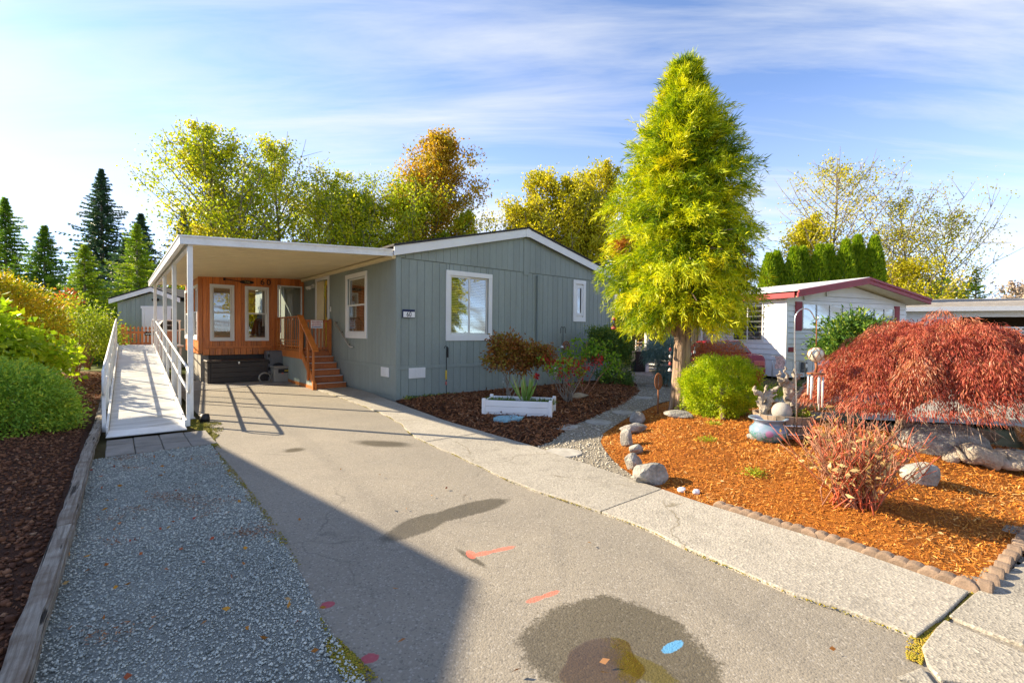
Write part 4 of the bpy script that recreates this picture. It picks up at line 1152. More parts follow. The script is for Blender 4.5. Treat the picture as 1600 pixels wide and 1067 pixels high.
MB().prism([(2.93, 0), (4.2, .84), (4.2, .98), (4.1, .98), (2.88, .17), (2.88, 0)], PX - .028, PX + .01, 'x').build('stringer', 'cedar_rail', po, bevel=.004)
for t, z1 in ((2.97, 1.05), (3.42, 1.34)):
    B('newel', 'cedar_rail', po, (PX - .075, t - .045, .0 if t < 3 else .22), (PX - .03, t + .045, z1), .006)
B('newel', 'cedar_rail', po, (PX - .07, PT - .02, .76), (PX + .02, PT + .08, 1.9), .006)
MB().bar((PX - .03, 2.84, 1.02), (PX - .03, PT + .1, 1.98), .15, .042).build('stair_rail', 'cedar_rail', po, bevel=.006)
MB().bar((PX - .035, PT + .05, 1.955), (PX - .035, T0 - .2, 1.955), .12, .035).build('top_rail', 'cedar_rail', po, bevel=.005)
for z in (1.01, 1.10, 1.19, 1.28): MB().bar((PX - .03, PT + .05, z), (PX - .03, T0 - .2, z), .025, .03).build('rail', 'cedar_rail', po, bevel=.003)
nb = 13
for i in range(nb):
    t = PT + .12 + i * (T0 - .3 - PT - .12) / (nb - 1)
    wide = i in (4, 8, 12)
    hw = .04 if wide else .010
    B('baluster', 'cedar_rail', po, (PX - .047, t - hw, .985), (PX - .028, t + hw, 1.94), .003)
B('corner_post', 'cedar_rail', po, (PX - .04, T0 - .2, .76), (PX + .05, T0 - .1, 1.97), .005)
# gate across the top of the stair
gt = thing('porch_gate', 'low cedar slat gate across the top of the porch stair', 'gate', Vector(W(0, PT + .02)), HROT)
B('top_rail', 'cedar_step', gt, (PX + .06, -.02, 1.80), (-.04, .03, 1.87), .004)
B('bottom_rail', 'cedar_step', gt, (PX + .06, -.02, 1.02), (-.04, .03, 1.08), .004)
for i in range(7):
    x = PX + .09 + i * .098
    B('slat', 'cedar_step', gt, (x, -.036, 1.0), (x + .052, -.021, 1.86), .003)
B('post', 'cedar_rail', gt, (-.115, -.06, .9), (-.035, .0, 1.9), .005)
sg = thing('notice_sign', 'white notice board with faded red print on the porch gate', 'sign', Vector(W(-.46, PT - .05, 1.74)), HROT)
B('board', 'plate_white', sg, (-.165, -.01, -.115), (.165, .0, .115), .002)
for j, (z, mm) in enumerate(((.075, 'sign_red'), (.022, 'sign_red'), (-.032, 'sign_red'), (-.082, 'sign_blue'))):
    k = MB(); x = -.14 + .01 * (j % 2)
    while x < .12:
        w_ = rng.uniform(.012, .034); k.box((x, -.0125, z - .014), (x + w_, -.0105, z + .014)); x += w_ + rng.uniform(.004, .012)
    k.build('print', mm, sg)
# pipe handrail on the gray wall
hr = thing('wall_handrail', 'bent metal pipe handrail fixed to the gray side wall', 'handrail', Vector(CORNER), HROT)
k = MB(); k.tube([(-.02, 3.70, 1.80), (-.08, 3.68, 1.80), (-.085, 3.60, 1.755), (-.085, 2.62, 1.16), (-.085, 2.50, 1.13), (-.06, 2.46, 1.13), (-.01, 2.45, 1.13)], .019, 8); k.build('pipe', 'steel', hr)
for t, z in ((3.3, 1.57), (2.75, 1.24)):
    k = MB(); k.tube([(0, t, z - .05), (-.05, t, z - .05), (-.085, t, z - .01)], .009, 6); k.build('bracket', 'black_iron', hr)
B('mail_clip', 'white_metal', hr, (-.03, 3.95, 1.86), (0, 4.15, 1.95), .004) if False else None

# ------------------------------------------------------------------ wheelchair ramp
rp = thing('wheelchair_ramp', 'long pale aluminium wheelchair ramp with tube handrails beside the carport', 'ramp', Vector(CORNER), HROT)
RA, RB, RZ = -.93, 10.6, 1.0
def ramp_metal():
    m, ns, ls = nodes_of('ramp_deck'); nt = m.node_tree
    pos = position(nt)
    mp = nt.nodes.new('ShaderNodeMapping'); mp.inputs['Rotation'].default_value = (0, 0, -HROT); ls.new(pos, mp.inputs[0])
    st = noise(nt, mp.outputs[0], 4, 7, .7, (.35, 2.2, 1)); f = noise(nt, mp.outputs[0], 30, 4, .6)
    c = mix_rgb(nt, maprange(nt, st, .38, .68), (.46, .47, .46, 1), (.68, .68, .66, 1))
    c = mix_rgb(nt, maprange(nt, noise(nt, mp.outputs[0], 2.6, 8, .75, (.5, 1.8, 1)), .50, .66, 0, .75), c, (.30, .275, .215, 1))
    finish(nt, c, .55, f, .15, .002, .0, .4)
ramp_metal()
def rz(t): return .012 + (t - RA) / (RB - RA) * (RZ - .012)
XA = lambda t: -4.93 + .012 * (t - RA); XB = lambda t: -4.02 + .012 * (t - RA)
segs = [RA + .3 + (RB - RA - .3) * i / 10 for i in range(11)]
b_ = MB(); b_.add([(XA(RA) - .03, RA - .03, .004), (XB(RA) + .02, RA - .03, .004), (XB(RA + .3), RA + .3, rz(RA + .3)), (XA(RA + .3), RA + .3, rz(RA + .3)),
          (XA(RA) - .03, RA - .03, -.01), (XB(RA) + .02, RA - .03, -.01), (XB(RA + .3), RA + .3, rz(RA + .3) - .03), (XA(RA + .3), RA + .3, rz(RA + .3) - .03)],
         [(0, 1, 2, 3), (4, 7, 6, 5), (0, 4, 5, 1), (1, 5, 6, 2), (2, 6, 7, 3), (3, 7, 4, 0)]); b_.build('toe_plate', 'white_metal', rp)
for a, b in zip(segs[:-1], segs[1:]):
    for i in range(1):
        f0, f1 = 0, 1
        xs = lambda t, f: XA(t) + (XB(t) - XA(t)) * f
        g = .002
        vs = [(xs(a, f0) + g, a, rz(a)), (xs(a, f1) - g, a, rz(a)), (xs(b, f1) - g, b - .008, rz(b)), (xs(b, f0) + g, b - .008, rz(b))]
        vs += [(x, y, z - .05) for x, y, z in vs]
        MB().add(vs, [(0, 1, 2, 3), (4, 7, 6, 5), (0, 4, 5, 1), (1, 5, 6, 2), (2, 6, 7, 3), (3, 7, 4, 0)]).build('deck_plank', 'ramp_deck', rp)
for X, sgn in ((XA, -1), (XB, 1)):
    MB().bar((X(RA + .2) + sgn * .02, RA + .2, rz(RA + .2) + .02), (X(RB) + sgn * .02, RB, rz(RB) + .02), .03, .12).build('side_curb', 'white_metal', rp, bevel=.003)
    s0 = RA + (.35 if sgn < 0 else .12)
    xo = lambda t, d=.06: X(t) + sgn * d
    hi = [(xo(t), t, rz(t) + .89) for t in np.linspace(s0 + .25, RB, 12)]
    lo = [(xo(t), t, rz(t) + .53) for t in np.linspace(RB, s0 + .25, 12)]
    loop = hi + lo + [(xo(s0), s0 + .04, rz(s0) + .53), (xo(s0), s0 - .06, rz(s0) + .62), (xo(s0), s0 - .06, rz(s0) + .80), (xo(s0), s0 + .04, rz(s0) + .87)]
    MB().tube([hi[0]] + hi[1:], .021, 8).build('handrail', 'white_metal', rp)
    MB().tube(lo, .021, 8).build('handrail', 'white_metal', rp)
    MB().tube([lo[-1], (xo(s0), s0 + .02, rz(s0) + .53), (xo(s0), s0 - .07, rz(s0) + .60), (xo(s0), s0 - .08, rz(s0) + .71), (xo(s0), s0 - .07, rz(s0) + .82), (xo(s0), s0 + .02, rz(s0) + .88), hi[0]], .021, 8).build('rail_end', 'white_metal', rp)
    for i, t in enumerate(np.linspace(s0 + .12, RB - .05, 8)):
        B('post', 'white_metal', rp, (xo(t) - .025, t - .025, 0 if (i in (0, 2, 4, 6)) else rz(t) - .05), (xo(t) + .025, t + .025, rz(t) + .89), .005)
for t in (2.6, 5.3, 8.0, RB - .1):
    B('leg', 'white_metal', rp, (XA(t) + .02, t - .03, 0), (XA(t) + .08, t + .03, rz(t) - .05), .004)
    B('leg', 'white_metal', rp, (XB(t) - .08, t - .03, 0), (XB(t) - .02, t + .03, rz(t) - .05), .004)
# top landing running across to the sunroom
B('landing', 'ramp_deck', rp, (-4.9, RB + .01, .94), (-3.0, 12.4, 1.0), .004)
for z in (1.9, 1.53): MB().tube([(-3.86, 11.55, z), (-3.0, 11.55, z)], .021, 8).build('handrail', 'white_metal', rp)
for x in (-3.86, -3.05): B('post', 'white_metal', rp, (x - .025, 11.52, .95), (x + .025, 11.57, 1.9), .005)
for x, t in ((-4.85, 12.3), (-3.1, 12.3), (-3.1, RB + .1)): B('leg', 'white_metal', rp, (x - .03, t - .03, 0), (x + .03, t + .03, .94), .004)

# picket fence on the landing's far side
pf = thing('picket_fence', 'short orange picket fence closing the top of the ramp', 'fence', Vector(W(0, 12.42, .98)), HROT)
B('post', 'cedar_rail', pf, (-4.72, -.05, -.2), (-4.62, .05, .76), .006)
B('rail', 'cedar_rail', pf, (-4.62, .0, .42), (-3.62, .03, .5), .004); B('rail', 'cedar_rail', pf, (-4.62, .0, .02), (-3.62, .03, .1), .004)
for i in range(9):
    x = -4.60 + i * .112
    k = MB(); prof = [(-.036, 0), (.036, 0), (.036, .50), (.028, .52), (.014, .54), (.014, .56), (.036, .59), (.036, .62), (.02, .66), (0, .71), (-.02, .66), (-.036, .62), (-.036, .59), (-.014, .56), (-.014, .54), (-.028, .52), (-.036, .50)]
    k.prism([(x + .036 + px, pz) for px, pz in prof], -.022, -.002, 'y'); k.build('picket', 'cedar_rail', pf)
ds = thing('dark_plaque', 'small dark plaque hung on the picket fence', 'sign', Vector(W(-3.90, 12.38, 1.40)), HROT)
k = MB(); k.prism([(-.15, -.06), (.15, -.06), (.15, .03), (.08, .08), (0, .04), (-.08, .08), (-.15, .03)], -.015, .0, 'y'); k.build('plate', 'black_iron', ds)
k = MB()
for i in range(9): k.box((-.12 + .027 * i, -.018, -.01 - .02 * (i % 2)), (-.105 + .027 * i, -.0155, .012))
k.build('print', 'steel', ds)
# covered grill
gr = thing('grill', 'dark barbecue grill standing at the top of the ramp', 'grill', Vector(W(-3.35, 12.0, 1.0)), HROT + .1)
k = MB(); k.prism([(-.3, .55), (.3, .55), (.3, .68)] + [(.3 * math.cos(a), .68 + .26 * math.sin(a)) for a in np.linspace(.3, math.pi - .3, 9)] + [(-.3, .68)], -.25, .25, 'y'); k.build('lid', 'black_iron', gr, bevel=.01)
B('cabinet', 'stem_brown', gr, (-.26, -.22, .08), (.26, .22, .55), .01)
B('side_shelf', 'steel', gr, (.3, -.2, .55), (.5, .2, .59), .005)
k = MB(); k.tube([(-.2, -.29, .72), (.2, -.29, .72)], .015, 6); k.build('handle', 'steel', gr)
for sx in (-1, 1): 
    k = MB(); k.tube([(sx * .22 - .02, -.15, .06), (sx * .22 + .02, -.15, .06)], .06, 10); k.build('wheel', 'black', gr)

# ------------------------------------------------------------------ things standing under the carport
bx = thing('storage_bench', 'long dark brown resin deck box under the sunroom windows', 'deck box', Vector(W(-2.06, T0 - .43, 0.006)), HROT)
bw, bd, bh = 1.55, .62, .60
B('body', 'dark_resin', bx, (-bw / 2, -bd / 2, 0), (bw / 2, bd / 2, bh), .01)
for j in range(4):
    z = .03 + j * .143
    B('panel', 'dark_resin', bx, (-bw / 2 + .07, -bd / 2 - .016, z), (bw / 2 - .07, -bd / 2 + .0, z + .135), .008)
    for sx in (-1, 1): B('panel', 'dark_resin', bx, (sx * bw / 2 - (.012 if sx < 0 else 0), -bd / 2 + .06, z), (sx * bw / 2 + (0 if sx < 0 else .012), bd / 2 - .06, z + .135), .006)
for sx in (-1, 1): B('corner_post', 'dark_resin', bx, (sx * bw / 2 - .055 if sx > 0 else -bw / 2 - .02, -bd / 2 - .022, 0), (bw / 2 + .02 if sx > 0 else -bw / 2 + .055, -bd / 2 + .03, bh), .01)
B('lid', 'dark_resin', bx, (-bw / 2 - .04, -bd / 2 - .045, bh), (bw / 2 + .04, bd / 2 + .01, bh + .065), .016)
B('latch', 'steel', bx, (-.025, -bd / 2 - .052, bh - .05), (.025, -bd / 2 - .02, bh + .02), .005)
dx_ = thing('drawer_unit', 'gray plastic drawer cabinet with arched top behind the tan box', 'cabinet', Vector(W(-1.02, T0 - .55, .006)), HROT)
B('body', 'gray_resin', dx_, (-.27, -.2, .0), (.33, .24, .92), .03)
B('door_panel', 'gray_resin', dx_, (-.17, -.218, .08), (.28, -.2, .86), .03)
for j in range(4): B('side_grip', 'black', dx_, (-.262, -.22, .12 + .2 * j), (-.20, -.19, .22 + .2 * j), .015)
k = MB(); k.prism([(.02 + .18 * math.cos(a), .42 + .13 * math.sin(a)) for a in np.linspace(0, math.pi, 10)], -.30, -.219, 'y'); k.build('bag', 'black', dx_, bevel=.02)
tx = thing('tote_box', 'tan gray resin utility box with black label on the carport floor', 'box', Vector(W(-.985, 6.22 - .55, 0)), HROT)
B('body', 'taupe_resin', tx, (-.27, -.2, 0), (.27, .2, .42), .02)
B('lid', 'taupe_resin', tx, (-.29, -.22, .42), (.29, .22, .48), .014)
B('label_panel', 'black', tx, (-.15, -.206, .28), (.23, -.199, .40), .004)
B('badge', 'yellow_paint', tx, (.02, -.209, .33), (.14, -.2045, .36), .001)
B('badge', 'sign_red', tx, (-.06, -.209, .25), (-.01, -.2045, .29), .001)
co = thing('hose_coil', 'small pale coil of hose leaning by the tan box', 'hose', Vector(W(-1.48, 5.55, .0)), HROT)
for j in range(3):
    k = MB(); rr = .145 + .008 * j
    k.tube([(rr * math.cos(a), .02 * j + .01 * math.sin(3 * a), .155 + rr * .95 * math.sin(a)) for a in np.linspace(0, 2 * math.pi, 25)[:-1]], .012, 6, True); k.build('loop', 'taupe_resin', co)
k = MB(); k.tube([(.1, -.01, .3), (.14, 0, .31), (.2, .05, .27), (.25, .1, .05)], .012, 6); k.build('tail', 'taupe_resin', co)
cb = MB(); cb.lathe([(.0, 0), (.07, 0), (.075, .06), (.06, .13), (.0, .14)], 12); o = cb.build('spike_light', 'black', None, Vector(W(-3.70, -.42, 0))); tag(o, 'black round garden light at the foot of the carport post', 'garden light')

# ------------------------------------------------------------------ sage shed behind the ramp
sd = thing('shed', 'sage green shed with white door and white roof edge beyond the ramp', 'shed', Vector((-15.05, 19.3, 0)), R(-4))
sw_ = 2.5
k = MB(); k.prism([(-1.2, 0), (1.35, 0), (1.35, 2.72), (.35, 3.08), (-1.2, 2.66)], .03, 3.0, 'y'); k.build('wall', 'siding', sd)
n = 13
for i in range(n):
    a, b = -1.2 + i * 2.55 / n + .004, -1.2 + (i + 1) * 2.55 / n - .004
    tp = lambda x: 2.66 + (x + 1.2) / 1.55 * .42 if x < .35 else 3.08 - (x - .35) / 1.0 * .36
    k = MB(); k.prism([(a, 0), (b, 0), (b, tp(b)), (a, tp(a))], 0, .03, 'y'); k.build('plank', 'siding', sd)
k = MB(); k.prism([(-1.46, 2.60), (.35, 3.10), (.35, 3.28), (-1.46, 2.78)], -.14, -.10, 'y'); k.build('rake_board', 'white_trim', sd, bevel=.003)
k = MB(); k.prism([(.35, 3.10), (1.6, 2.66), (1.6, 2.84), (.35, 3.28)], -.14, -.10, 'y'); k.build('rake_board', 'white_trim', sd, bevel=.003)
k = MB(); k.prism([(-1.48, 2.79), (.35, 3.29), (1.62, 2.85), (1.62, 2.89), (.35, 3.33), (-1.48, 2.83)], -.16, 3.2, 'y'); k.build('roof', 'shingle', sd)
B('door_casing', 'white_trim', sd, (-.12, -.03, 0), (.0, .0, 2.42), .004); B('door_casing', 'white_trim', sd, (1.02, -.03, 0), (1.14, .0, 2.42), .004)
B('door_casing', 'white_trim', sd, (-.17, -.034, 2.42), (1.19, .0, 2.52), .004)
B('door', 'plate_white', sd, (0, -.02, .02), (1.02, .0, 2.42), .004)
fl = MB(); fl.box((.46, -.05, 2.76), (.60, 0, 2.84))
for s in (-1, 1): fl.tube([(.53 + s * .05, -.06, 2.8), (.53 + s * .13, -.12, 2.76)], [.02, .05], 8)
fl.build('flood_light', 'black_iron', sd)

# ------------------------------------------------------------------ white neighbouring home
NW = ground(1227, 590)
NROT = R(23)
nb_ = thing('white_home', 'white lap-sided manufactured home with maroon roof edge and shutters', 'house', Vector((NW[0], NW[1], 0)), NROT)
NWD, ND, NE_, NP = 7.24, 15.0, 2.86, 3.46
nx_ = 3.72
def nrake(x): return NE_ + (NP - NE_) * (1 - abs(x - nx_) / nx_)
k = MB(); k.prism([(.04, 0), (NWD, 0), (NWD, NE_), (nx_, NP), (.04, NE_)], .04, ND, 'y'); k.build('wall', 'white_lap', nb_)
def lap(x0, x1, z, h_, side):
    k = MB()
    if side == 'front': k.add([(x0, -.030, z), (x1, -.030, z), (x1, .03, z), (x0, .03, z), (x0, .004, z + h_), (x1, .004, z + h_), (x1, .03, z + h_), (x0, .03, z + h_)], [(0, 3, 2, 1), (4, 5, 6, 7), (0, 1, 5, 4), (1, 2, 6, 5), (2, 3, 7, 6), (3, 0, 4, 7)])
    else: k.add([(-.030, x0, z), (-.030, x1, z), (.03, x1, z), (.03, x0, z), (.004, x0, z + h_), (.004, x1, z + h_), (.03, x1, z + h_), (.03, x0, z + h_)], [(0, 3, 2, 1), (4, 5, 6, 7), (0, 1, 5, 4), (1, 2, 6, 5), (2, 3, 7, 6), (3, 0, 4, 7)])
    k.build('lap_board', 'white_lap', nb_)
for i in range(13):
    z = .62 + i * .2
    if z < NE_ - .05:
        lap(.03, NWD, z, .194, 'front'); lap(.03, ND, z, .194, 'side')
    else:
        x0 = (z + .19 - NE_) / (NP - NE_) * nx_
        if x0 < nx_: lap(x0, 2 * nx_ - x0 - .2, z, .15, 'front')
for i in range(20):
    B('skirt_panel', 'white_lap', nb_, (.36 * i + .02, -.012, .0), (.36 * i + .35, .03, .60), .004) if i else B('skirt_panel', 'white_lap', nb_, (-.012, -.02, 0), (.35, .03, .60), .004)
for i in range(12): B('skirt_panel', 'white_lap', nb_, (-.012, .1 + .36 * i, .0), (.03, .1 + .36 * i + .35, .60), .004)
B('corner_trim', 'white_lap', nb_, (-.03, -.03, .6), (.06, .03, NE_), .004)
# roof: maroon boards, pale top, soffit that runs out past the gable
for sx in (0, 1):
    x0, x1 = (-.25, nx_) if sx == 0 else (nx_, NWD + .55)
    f = lambda x: nrake(x) + .04
    k = MB(); k.prism([(x0, f(x0)), (x1, f(x1)), (x1, f(x1) + .16), (x0, f(x0) + .16)], -.62, -.56, 'y'); k.build('rake_board', 'maroon', nb_, bevel=.004)
    k = MB(); k.prism([(x0, f(x0) + .15), (x1, f(x1) + .15), (x1, f(x1) + .24), (x0, f(x0) + .24)], -.655, -.60, 'y'); k.build('rake_cap', 'maroon', nb_, bevel=.004)
    k = MB(); k.prism([(x0, f(x0) + .0), (x1, f(x1) + .0), (x1, f(x1) + .02), (x0, f(x0) + .02)], -.56, ND, 'y'); k.build('soffit', 'cream_metal', nb_)
    k = MB(); k.prism([(x0, f(x0) + .225), (x1, f(x1) + .225), (x1, f(x1) + .26), (x0, f(x0) + .26)], -.60, ND, 'y'); k.build('roof', 'shingle_gray' if sx else 'white_metal', nb_)
k = MB(); k.bar((-.27, -.5, nrake(-.25) + .12), (-.27, ND, nrake(-.25) + .12), .05, .18); k.build('eave_board', 'maroon', nb_)
def nwin(x0, x1, z0, z1, side, n, label=None):
    k = MB()
    def bx(lo, hi):
        if side == 'front': k.box((lo[0], -.05, lo[1]), (hi[0], -.008, hi[1]))
        else: k.box((-.05, lo[0], lo[1]), (-.008, hi[0], hi[1]))
    t = .045
    bx((x0, z0), (x1, z0 + t)); bx((x0, z1 - t), (x1, z1))
    for i in range(n + 1):
        x = x0 + (x1 - x0 - t) * i / n; bx((x, z0 + t), (x + t, z1 - t))
    w3 = k.build('window', 'vinyl', nb_)
    for i in range(n):
        xa = x0 + (x1 - x0 - t) * i / n + t; xb = x0 + (x1 - x0 - t) * (i + 1) / n
        lo, hi = (xa, -.03, z0 + t), (xb, -.02, z1 - t)
        if side != 'front': lo, hi = (-.03, xa, z0 + t), (-.02, xb, z1 - t)
        B('pane', 'glass_dim', w3, lo, hi, .001)
        if side == 'front': B('blind', 'curtain', w3, (xa, -.0215 + .005, z0 + t), (xb, -.0085, z1 - t), .001)
        else: B('inner_wall', 'interior', w3, (-.018, xa, z0 + t), (-.0085, xb, z1 - t), .001)
nwin(.80, 3.1, 1.75, 2.72, 'front', 3)
nwin(4.4, 6.35, 1.75, 2.66, 'front', 3)
nwin(.92, 2.3, 1.30, 2.76, 'side', 2)
for x in (.42, 6.38): 
    B('shutter', 'maroon', nb_, (x, -.045, 1.70), (x + .36, -.018, 2.76), .004)
    for j in range(16): B('louver', 'maroon', nb_, (x + .04, -.056, 1.76 + j * .061), (x + .32, -.046, 1.795 + j * .061), .003)
sgn = thing('small_house_sign', 'small dark red sign by the corner of the white home', 'sign', Vector((NW[0], NW[1], 1.0)), NROT)
B('board', 'maroon', sgn, (.1, -.05, -.07), (.40, -.02, .10), .004)

# side porch roof and posts of the white home, reaching left behind the tree
sp = thing('side_porch', 'white side porch roof on square posts left of the white home', 'porch', Vector((NW[0], NW[1], 0)), NROT)
k = MB(); k.prism([(-4.6, 2.55), (-.30, 2.85), (-.30, 2.90), (-4.6, 2.60)], 2.6, 10, 'y'); k.build('roof', 'cream_metal', sp)
k = MB(); k.bar((-4.6, 2.6, 2.58), (-.30, 2.6, 2.88), .06, .16); k.build('fascia', 'white_metal', sp)
for (px, py, b_) in ((1010, 581, 0), (1094, 578, 0)):
    g0 = ground(px, py); q_ = g0 - NW; c_, s_ = math.cos(NROT), math.sin(NROT)
    lx, ly = q_[0] * c_ + q_[1] * s_, -q_[0] * s_ + q_[1] * c_
    B('post', 'white_trim', sp, (lx - .07, ly - .07, 0), (lx + .07, ly + .07, 2.62 + .06 * (lx + 4.6) / 4.3), .008)
B('entry_wall', 'tan_lap', sp, (-1.6, 3.9, .0), (-.05, 4.0, 2.7), .004)
for i in range(5): B('stair_tread', 'white_trim', sp, (-3.0 + .24 * i, 3.2, .16 * i + .1), (-2.72 + .24 * i, 4.2, .16 * i + .15), .004)
MB().bar((-3.0, 3.2, .95), (-1.8, 3.2, 1.75), .06, .05).build('stair_rail', 'white_trim', sp)

# tan home beyond
tn = thing('tan_home', 'tan lap-sided home glimpsed between the gray and white homes', 'house', Vector((3.2, 23.2, 0)), R(12))
B('wall', 'tan_lap', tn, (-6, .03, 0), (8, 4, 2.9), .002)
for i in range(15): 
    k = MB(); z = .05 + i * .19
    k.add([(-6, -.01, z), (8, -.01, z), (8, .04, z), (-6, .04, z), (-6, .015, z + .185), (8, .015, z + .185), (8, .04, z + .185), (-6, .04, z + .185)], [(0, 3, 2, 1), (4, 5, 6, 7), (0, 1, 5, 4), (1, 2, 6, 5), (2, 3, 7, 6), (3, 0, 4, 7)])
    k.build('lap_board', 'tan_lap', tn)
B('fascia', 'white_trim', tn, (-6.2, -.5, 2.9), (8.2, -.44, 3.05), .004)
k = MB(); k.prism([(-.5, 3.03), (2, 3.7), (4.5, 3.03)], -6.2, 8.2, 'x'); k.build('roof', 'shingle_gray', tn)

# white picket and lattice screens, gate, bin, firewood beside the patio
def lattice(parent, x0, x1, z0, z1, m='white_trim', step=.085, y=0.0, top=None, wd=.02):
    k = MB(); w_, h_ = x1 - x0, z1 - z0
    n = int((w_ + h_) / step)
    for i in range(n + 1):
        s = i * step
        for sg in (1, -1):
            a = (s, 0) if s < w_ else (w_, s - w_)
            b = (0, s) if s < h_ else (s - h_, h_)
            if abs(a[0] - b[0]) < .02: continue
            pa = (x0 + a[0], y + .006 * sg, z0 + a[1]); pb = (x0 + b[0], y + .006 * sg, z0 + b[1])
            if sg < 0: pa = (x1 - a[0], pa[1], pa[2]); pb = (x1 - b[0], pb[1], pb[2])
            k.bar(pa, pb, .008, wd, (0, 1, 0)) if False else k.bar(pa, pb, wd, .008, (0, 1, 0))
    return tag(k.build('lattice', m, parent), kind='stuff')
scr = thing('white_fence', 'white picket fence with lattice panels behind the patio', 'fence', Vector(W(8.3, 5.6)), R(4))
for i in range(9): B('picket', 'white_trim', scr, (-.55 + i * .13, -.02, .9), (-.49 + i * .13, 0, 1.95 - .02 * (i % 2)), .004)
B('rail', 'white_trim', scr, (-.6, 0, 1.05), (.6, .03, 1.13), .004); B('rail', 'white_trim', scr, (-.6, 0, 1.65), (.6, .03, 1.72), .004)
lattice(scr, .65, 3.4, .3, 1.62)
B('rail', 'white_trim', scr, (.6, -.02, 1.6), (3.45, .03, 1.68), .004); B('post', 'white_trim', scr, (.58, -.04, 0), (.66, .04, 1.7), .004); B('post', 'white_trim', scr, (3.4, -.04, 0), (3.48, .04, 1.7), .004); B('rail', 'white_trim', scr, (-.6, 0, .3), (3.4, .03, .36), .004)
lg = thing('lattice_gate', 'white arched lattice gate leaning behind the black bin', 'gate', Vector((5.25, 19.9, 0)), R(-6))
lattice(lg, .03, .82, .06, 1.05)
k = MB(); k.tube([(0, 0, .03), (0, 0, 1.28)], .03, 4); k.tube([(.85, 0, .03), (.85, 0, 1.08)], .03, 4); k.tube([(0, 0, .04), (.85, 0, .04)], .03, 4)
k.tube([(.85 * s, 0, 1.08 + .0 + .16 * math.sin(math.pi * (.25 + .5 * s)) - .05) for s in np.linspace(0, 1, 9)], .03, 4); k.build('frame', 'white_trim', lg)
bn = thing('waste_bin', 'black plastic bin standing before the lattice gate', 'bin', Vector((5.18, 19.2, 0)), R(10))
k = MB(); k.prism([(-.22, -.2), (.22, -.2), (.22, .2), (-.22, .2)], 0, .8)
for i in range(4, 8): x, y, z = k.v[i]; k.v[i] = (x * 1.25, y * 1.25, z)
k.build('body', 'bin_black', bn, bevel=.02); B('rim', 'bin_black', bn, (-.3, -.27, .77), (.3, .27, .83), .015)
fwd = thing('firewood_stack', 'stack of split firewood behind the lattice gate', 'firewood', Vector((6.3, 20.9, .95)), R(5))
B('shelf', 'old_timber', fwd, (-.8, -.25, -.06), (1.0, .3, 0), .004)
for i in range(26):
    r_ = rng.uniform(.05, .085); x = -.75 + (i % 9) * .19 + rng.uniform(-.03, .03); z = .07 + (i // 9) * .14
    k = MB(); k.prism([(r_ * math.cos(t) * rng.uniform(.8, 1.1), r_ * math.sin(t) * rng.uniform(.8, 1.1)) for t in np.linspace(0, 2 * math.pi, 7)[:-1]], -.22, .22, 'y'); o = k.build('log', 'firewood', fwd, (x, 0, z))

# dark red car nosed in beside the white home
def make_car():
    c = thing('parked_car', 'dark red car with its tail showing past the round yew', 'car', Vector((7.17, 16.6, 0)), math.atan2(-.995, -.10))
    L, Wd = 2.15, .84                                  # half length, half width; the tail is at +x
    prof = [(-2.15, .42), (-2.12, .62), (-1.2, .82), (-.75, .88), (1.35, .93), (1.95, .92), (2.12, .80), (2.16, .5), (2.1, .30), (-2.05, .30)]
    vs = []; n = len(prof)
    for y, s in ((-Wd, .96), (-Wd * .93, 1), (Wd * .93, 1), (Wd, .96)):
        vs += [(x * (1 if abs(y) < Wd * .95 else .985), y, .3 + (z - .3) * s) for x, z in prof]
    fs = [tuple(range(n)), tuple(reversed(range(3 * n, 4 * n)))]
    for j in range(3): fs += [(j * n + i, (j + 1) * n + i, (j + 1) * n + (i + 1) % n, j * n + (i + 1) % n) for i in range(n)]
    MB().add(vs, fs).build('body', 'car_red', c, bevel=.05)
    cab = [(-.72, .86), (-.1, 1.30), (.75, 1.33), (1.42, .92)]
    vs = [(x, y * (1 if z < 1 else .82), z) for y in (-.74, .74) for x, z in cab]
    MB().add(vs, [(0, 1, 2, 3), (7, 6, 5, 4), (0, 4, 5, 1), (1, 5, 6, 2), (2, 6, 7, 3), (3, 7, 4, 0)]).build('cabin', 'car_red', c, bevel=.05)
    MB().add([(.80, -.54, 1.30), (.80, .54, 1.30), (1.37, .63, .955), (1.37, -.63, .955)], [(0, 1, 2, 3)]).build('rear_window', 'glass_dark', c).location = (.022, 0, .02)
    for s in (-1, 1):
        MB().add([(-.55, s * .735, .93), (-.05, s * .64, 1.25), (.70, s * .64, 1.27), (1.2, s * .735, .95)], [(0, 1, 2, 3)]).build('side_window', 'glass_dark', c).location = (0, s * .012, 0)
        B('taillight', 'sign_red', c, (2.10, s * .62 - .16, .58), (2.175, s * .62 + .16, .74), .02)
        for x in (-1.35, 1.3):
            k = MB(); k.tube([(0, -.09, 0), (0, .09, 0)], .31, 18); w3 = k.build('wheel', 'black', c, (x, s * .76, .31))
            k = MB(); k.tube([(0, s * .06, 0), (0, s * .10, 0)], .19, 12); k.build('rim', 'steel', w3)
    B('bumper', 'car_red', c, (2.05, -.8, .32), (2.22, .8, .52), .04)
make_car()
cl = thing('floral_cloth', 'floral cloth draped over a low rail by the white home', 'cloth', Vector((8.9, 15.6, 0)), R(25))
b_ = MB(); nn = 8
for i in range(nn + 1):
    for j in range(nn + 1):
        b_.v.append((-.22 + .44 * i / nn, .03 * math.sin(i * 1.7 + j), .42 + .42 * j / nn))
b_.f = [[i * (nn + 1) + j, (i + 1) * (nn + 1) + j, (i + 1) * (nn + 1) + j + 1, i * (nn + 1) + j + 1] for i in range(nn) for j in range(nn)]; b_.smooth = [True] * len(b_.f)
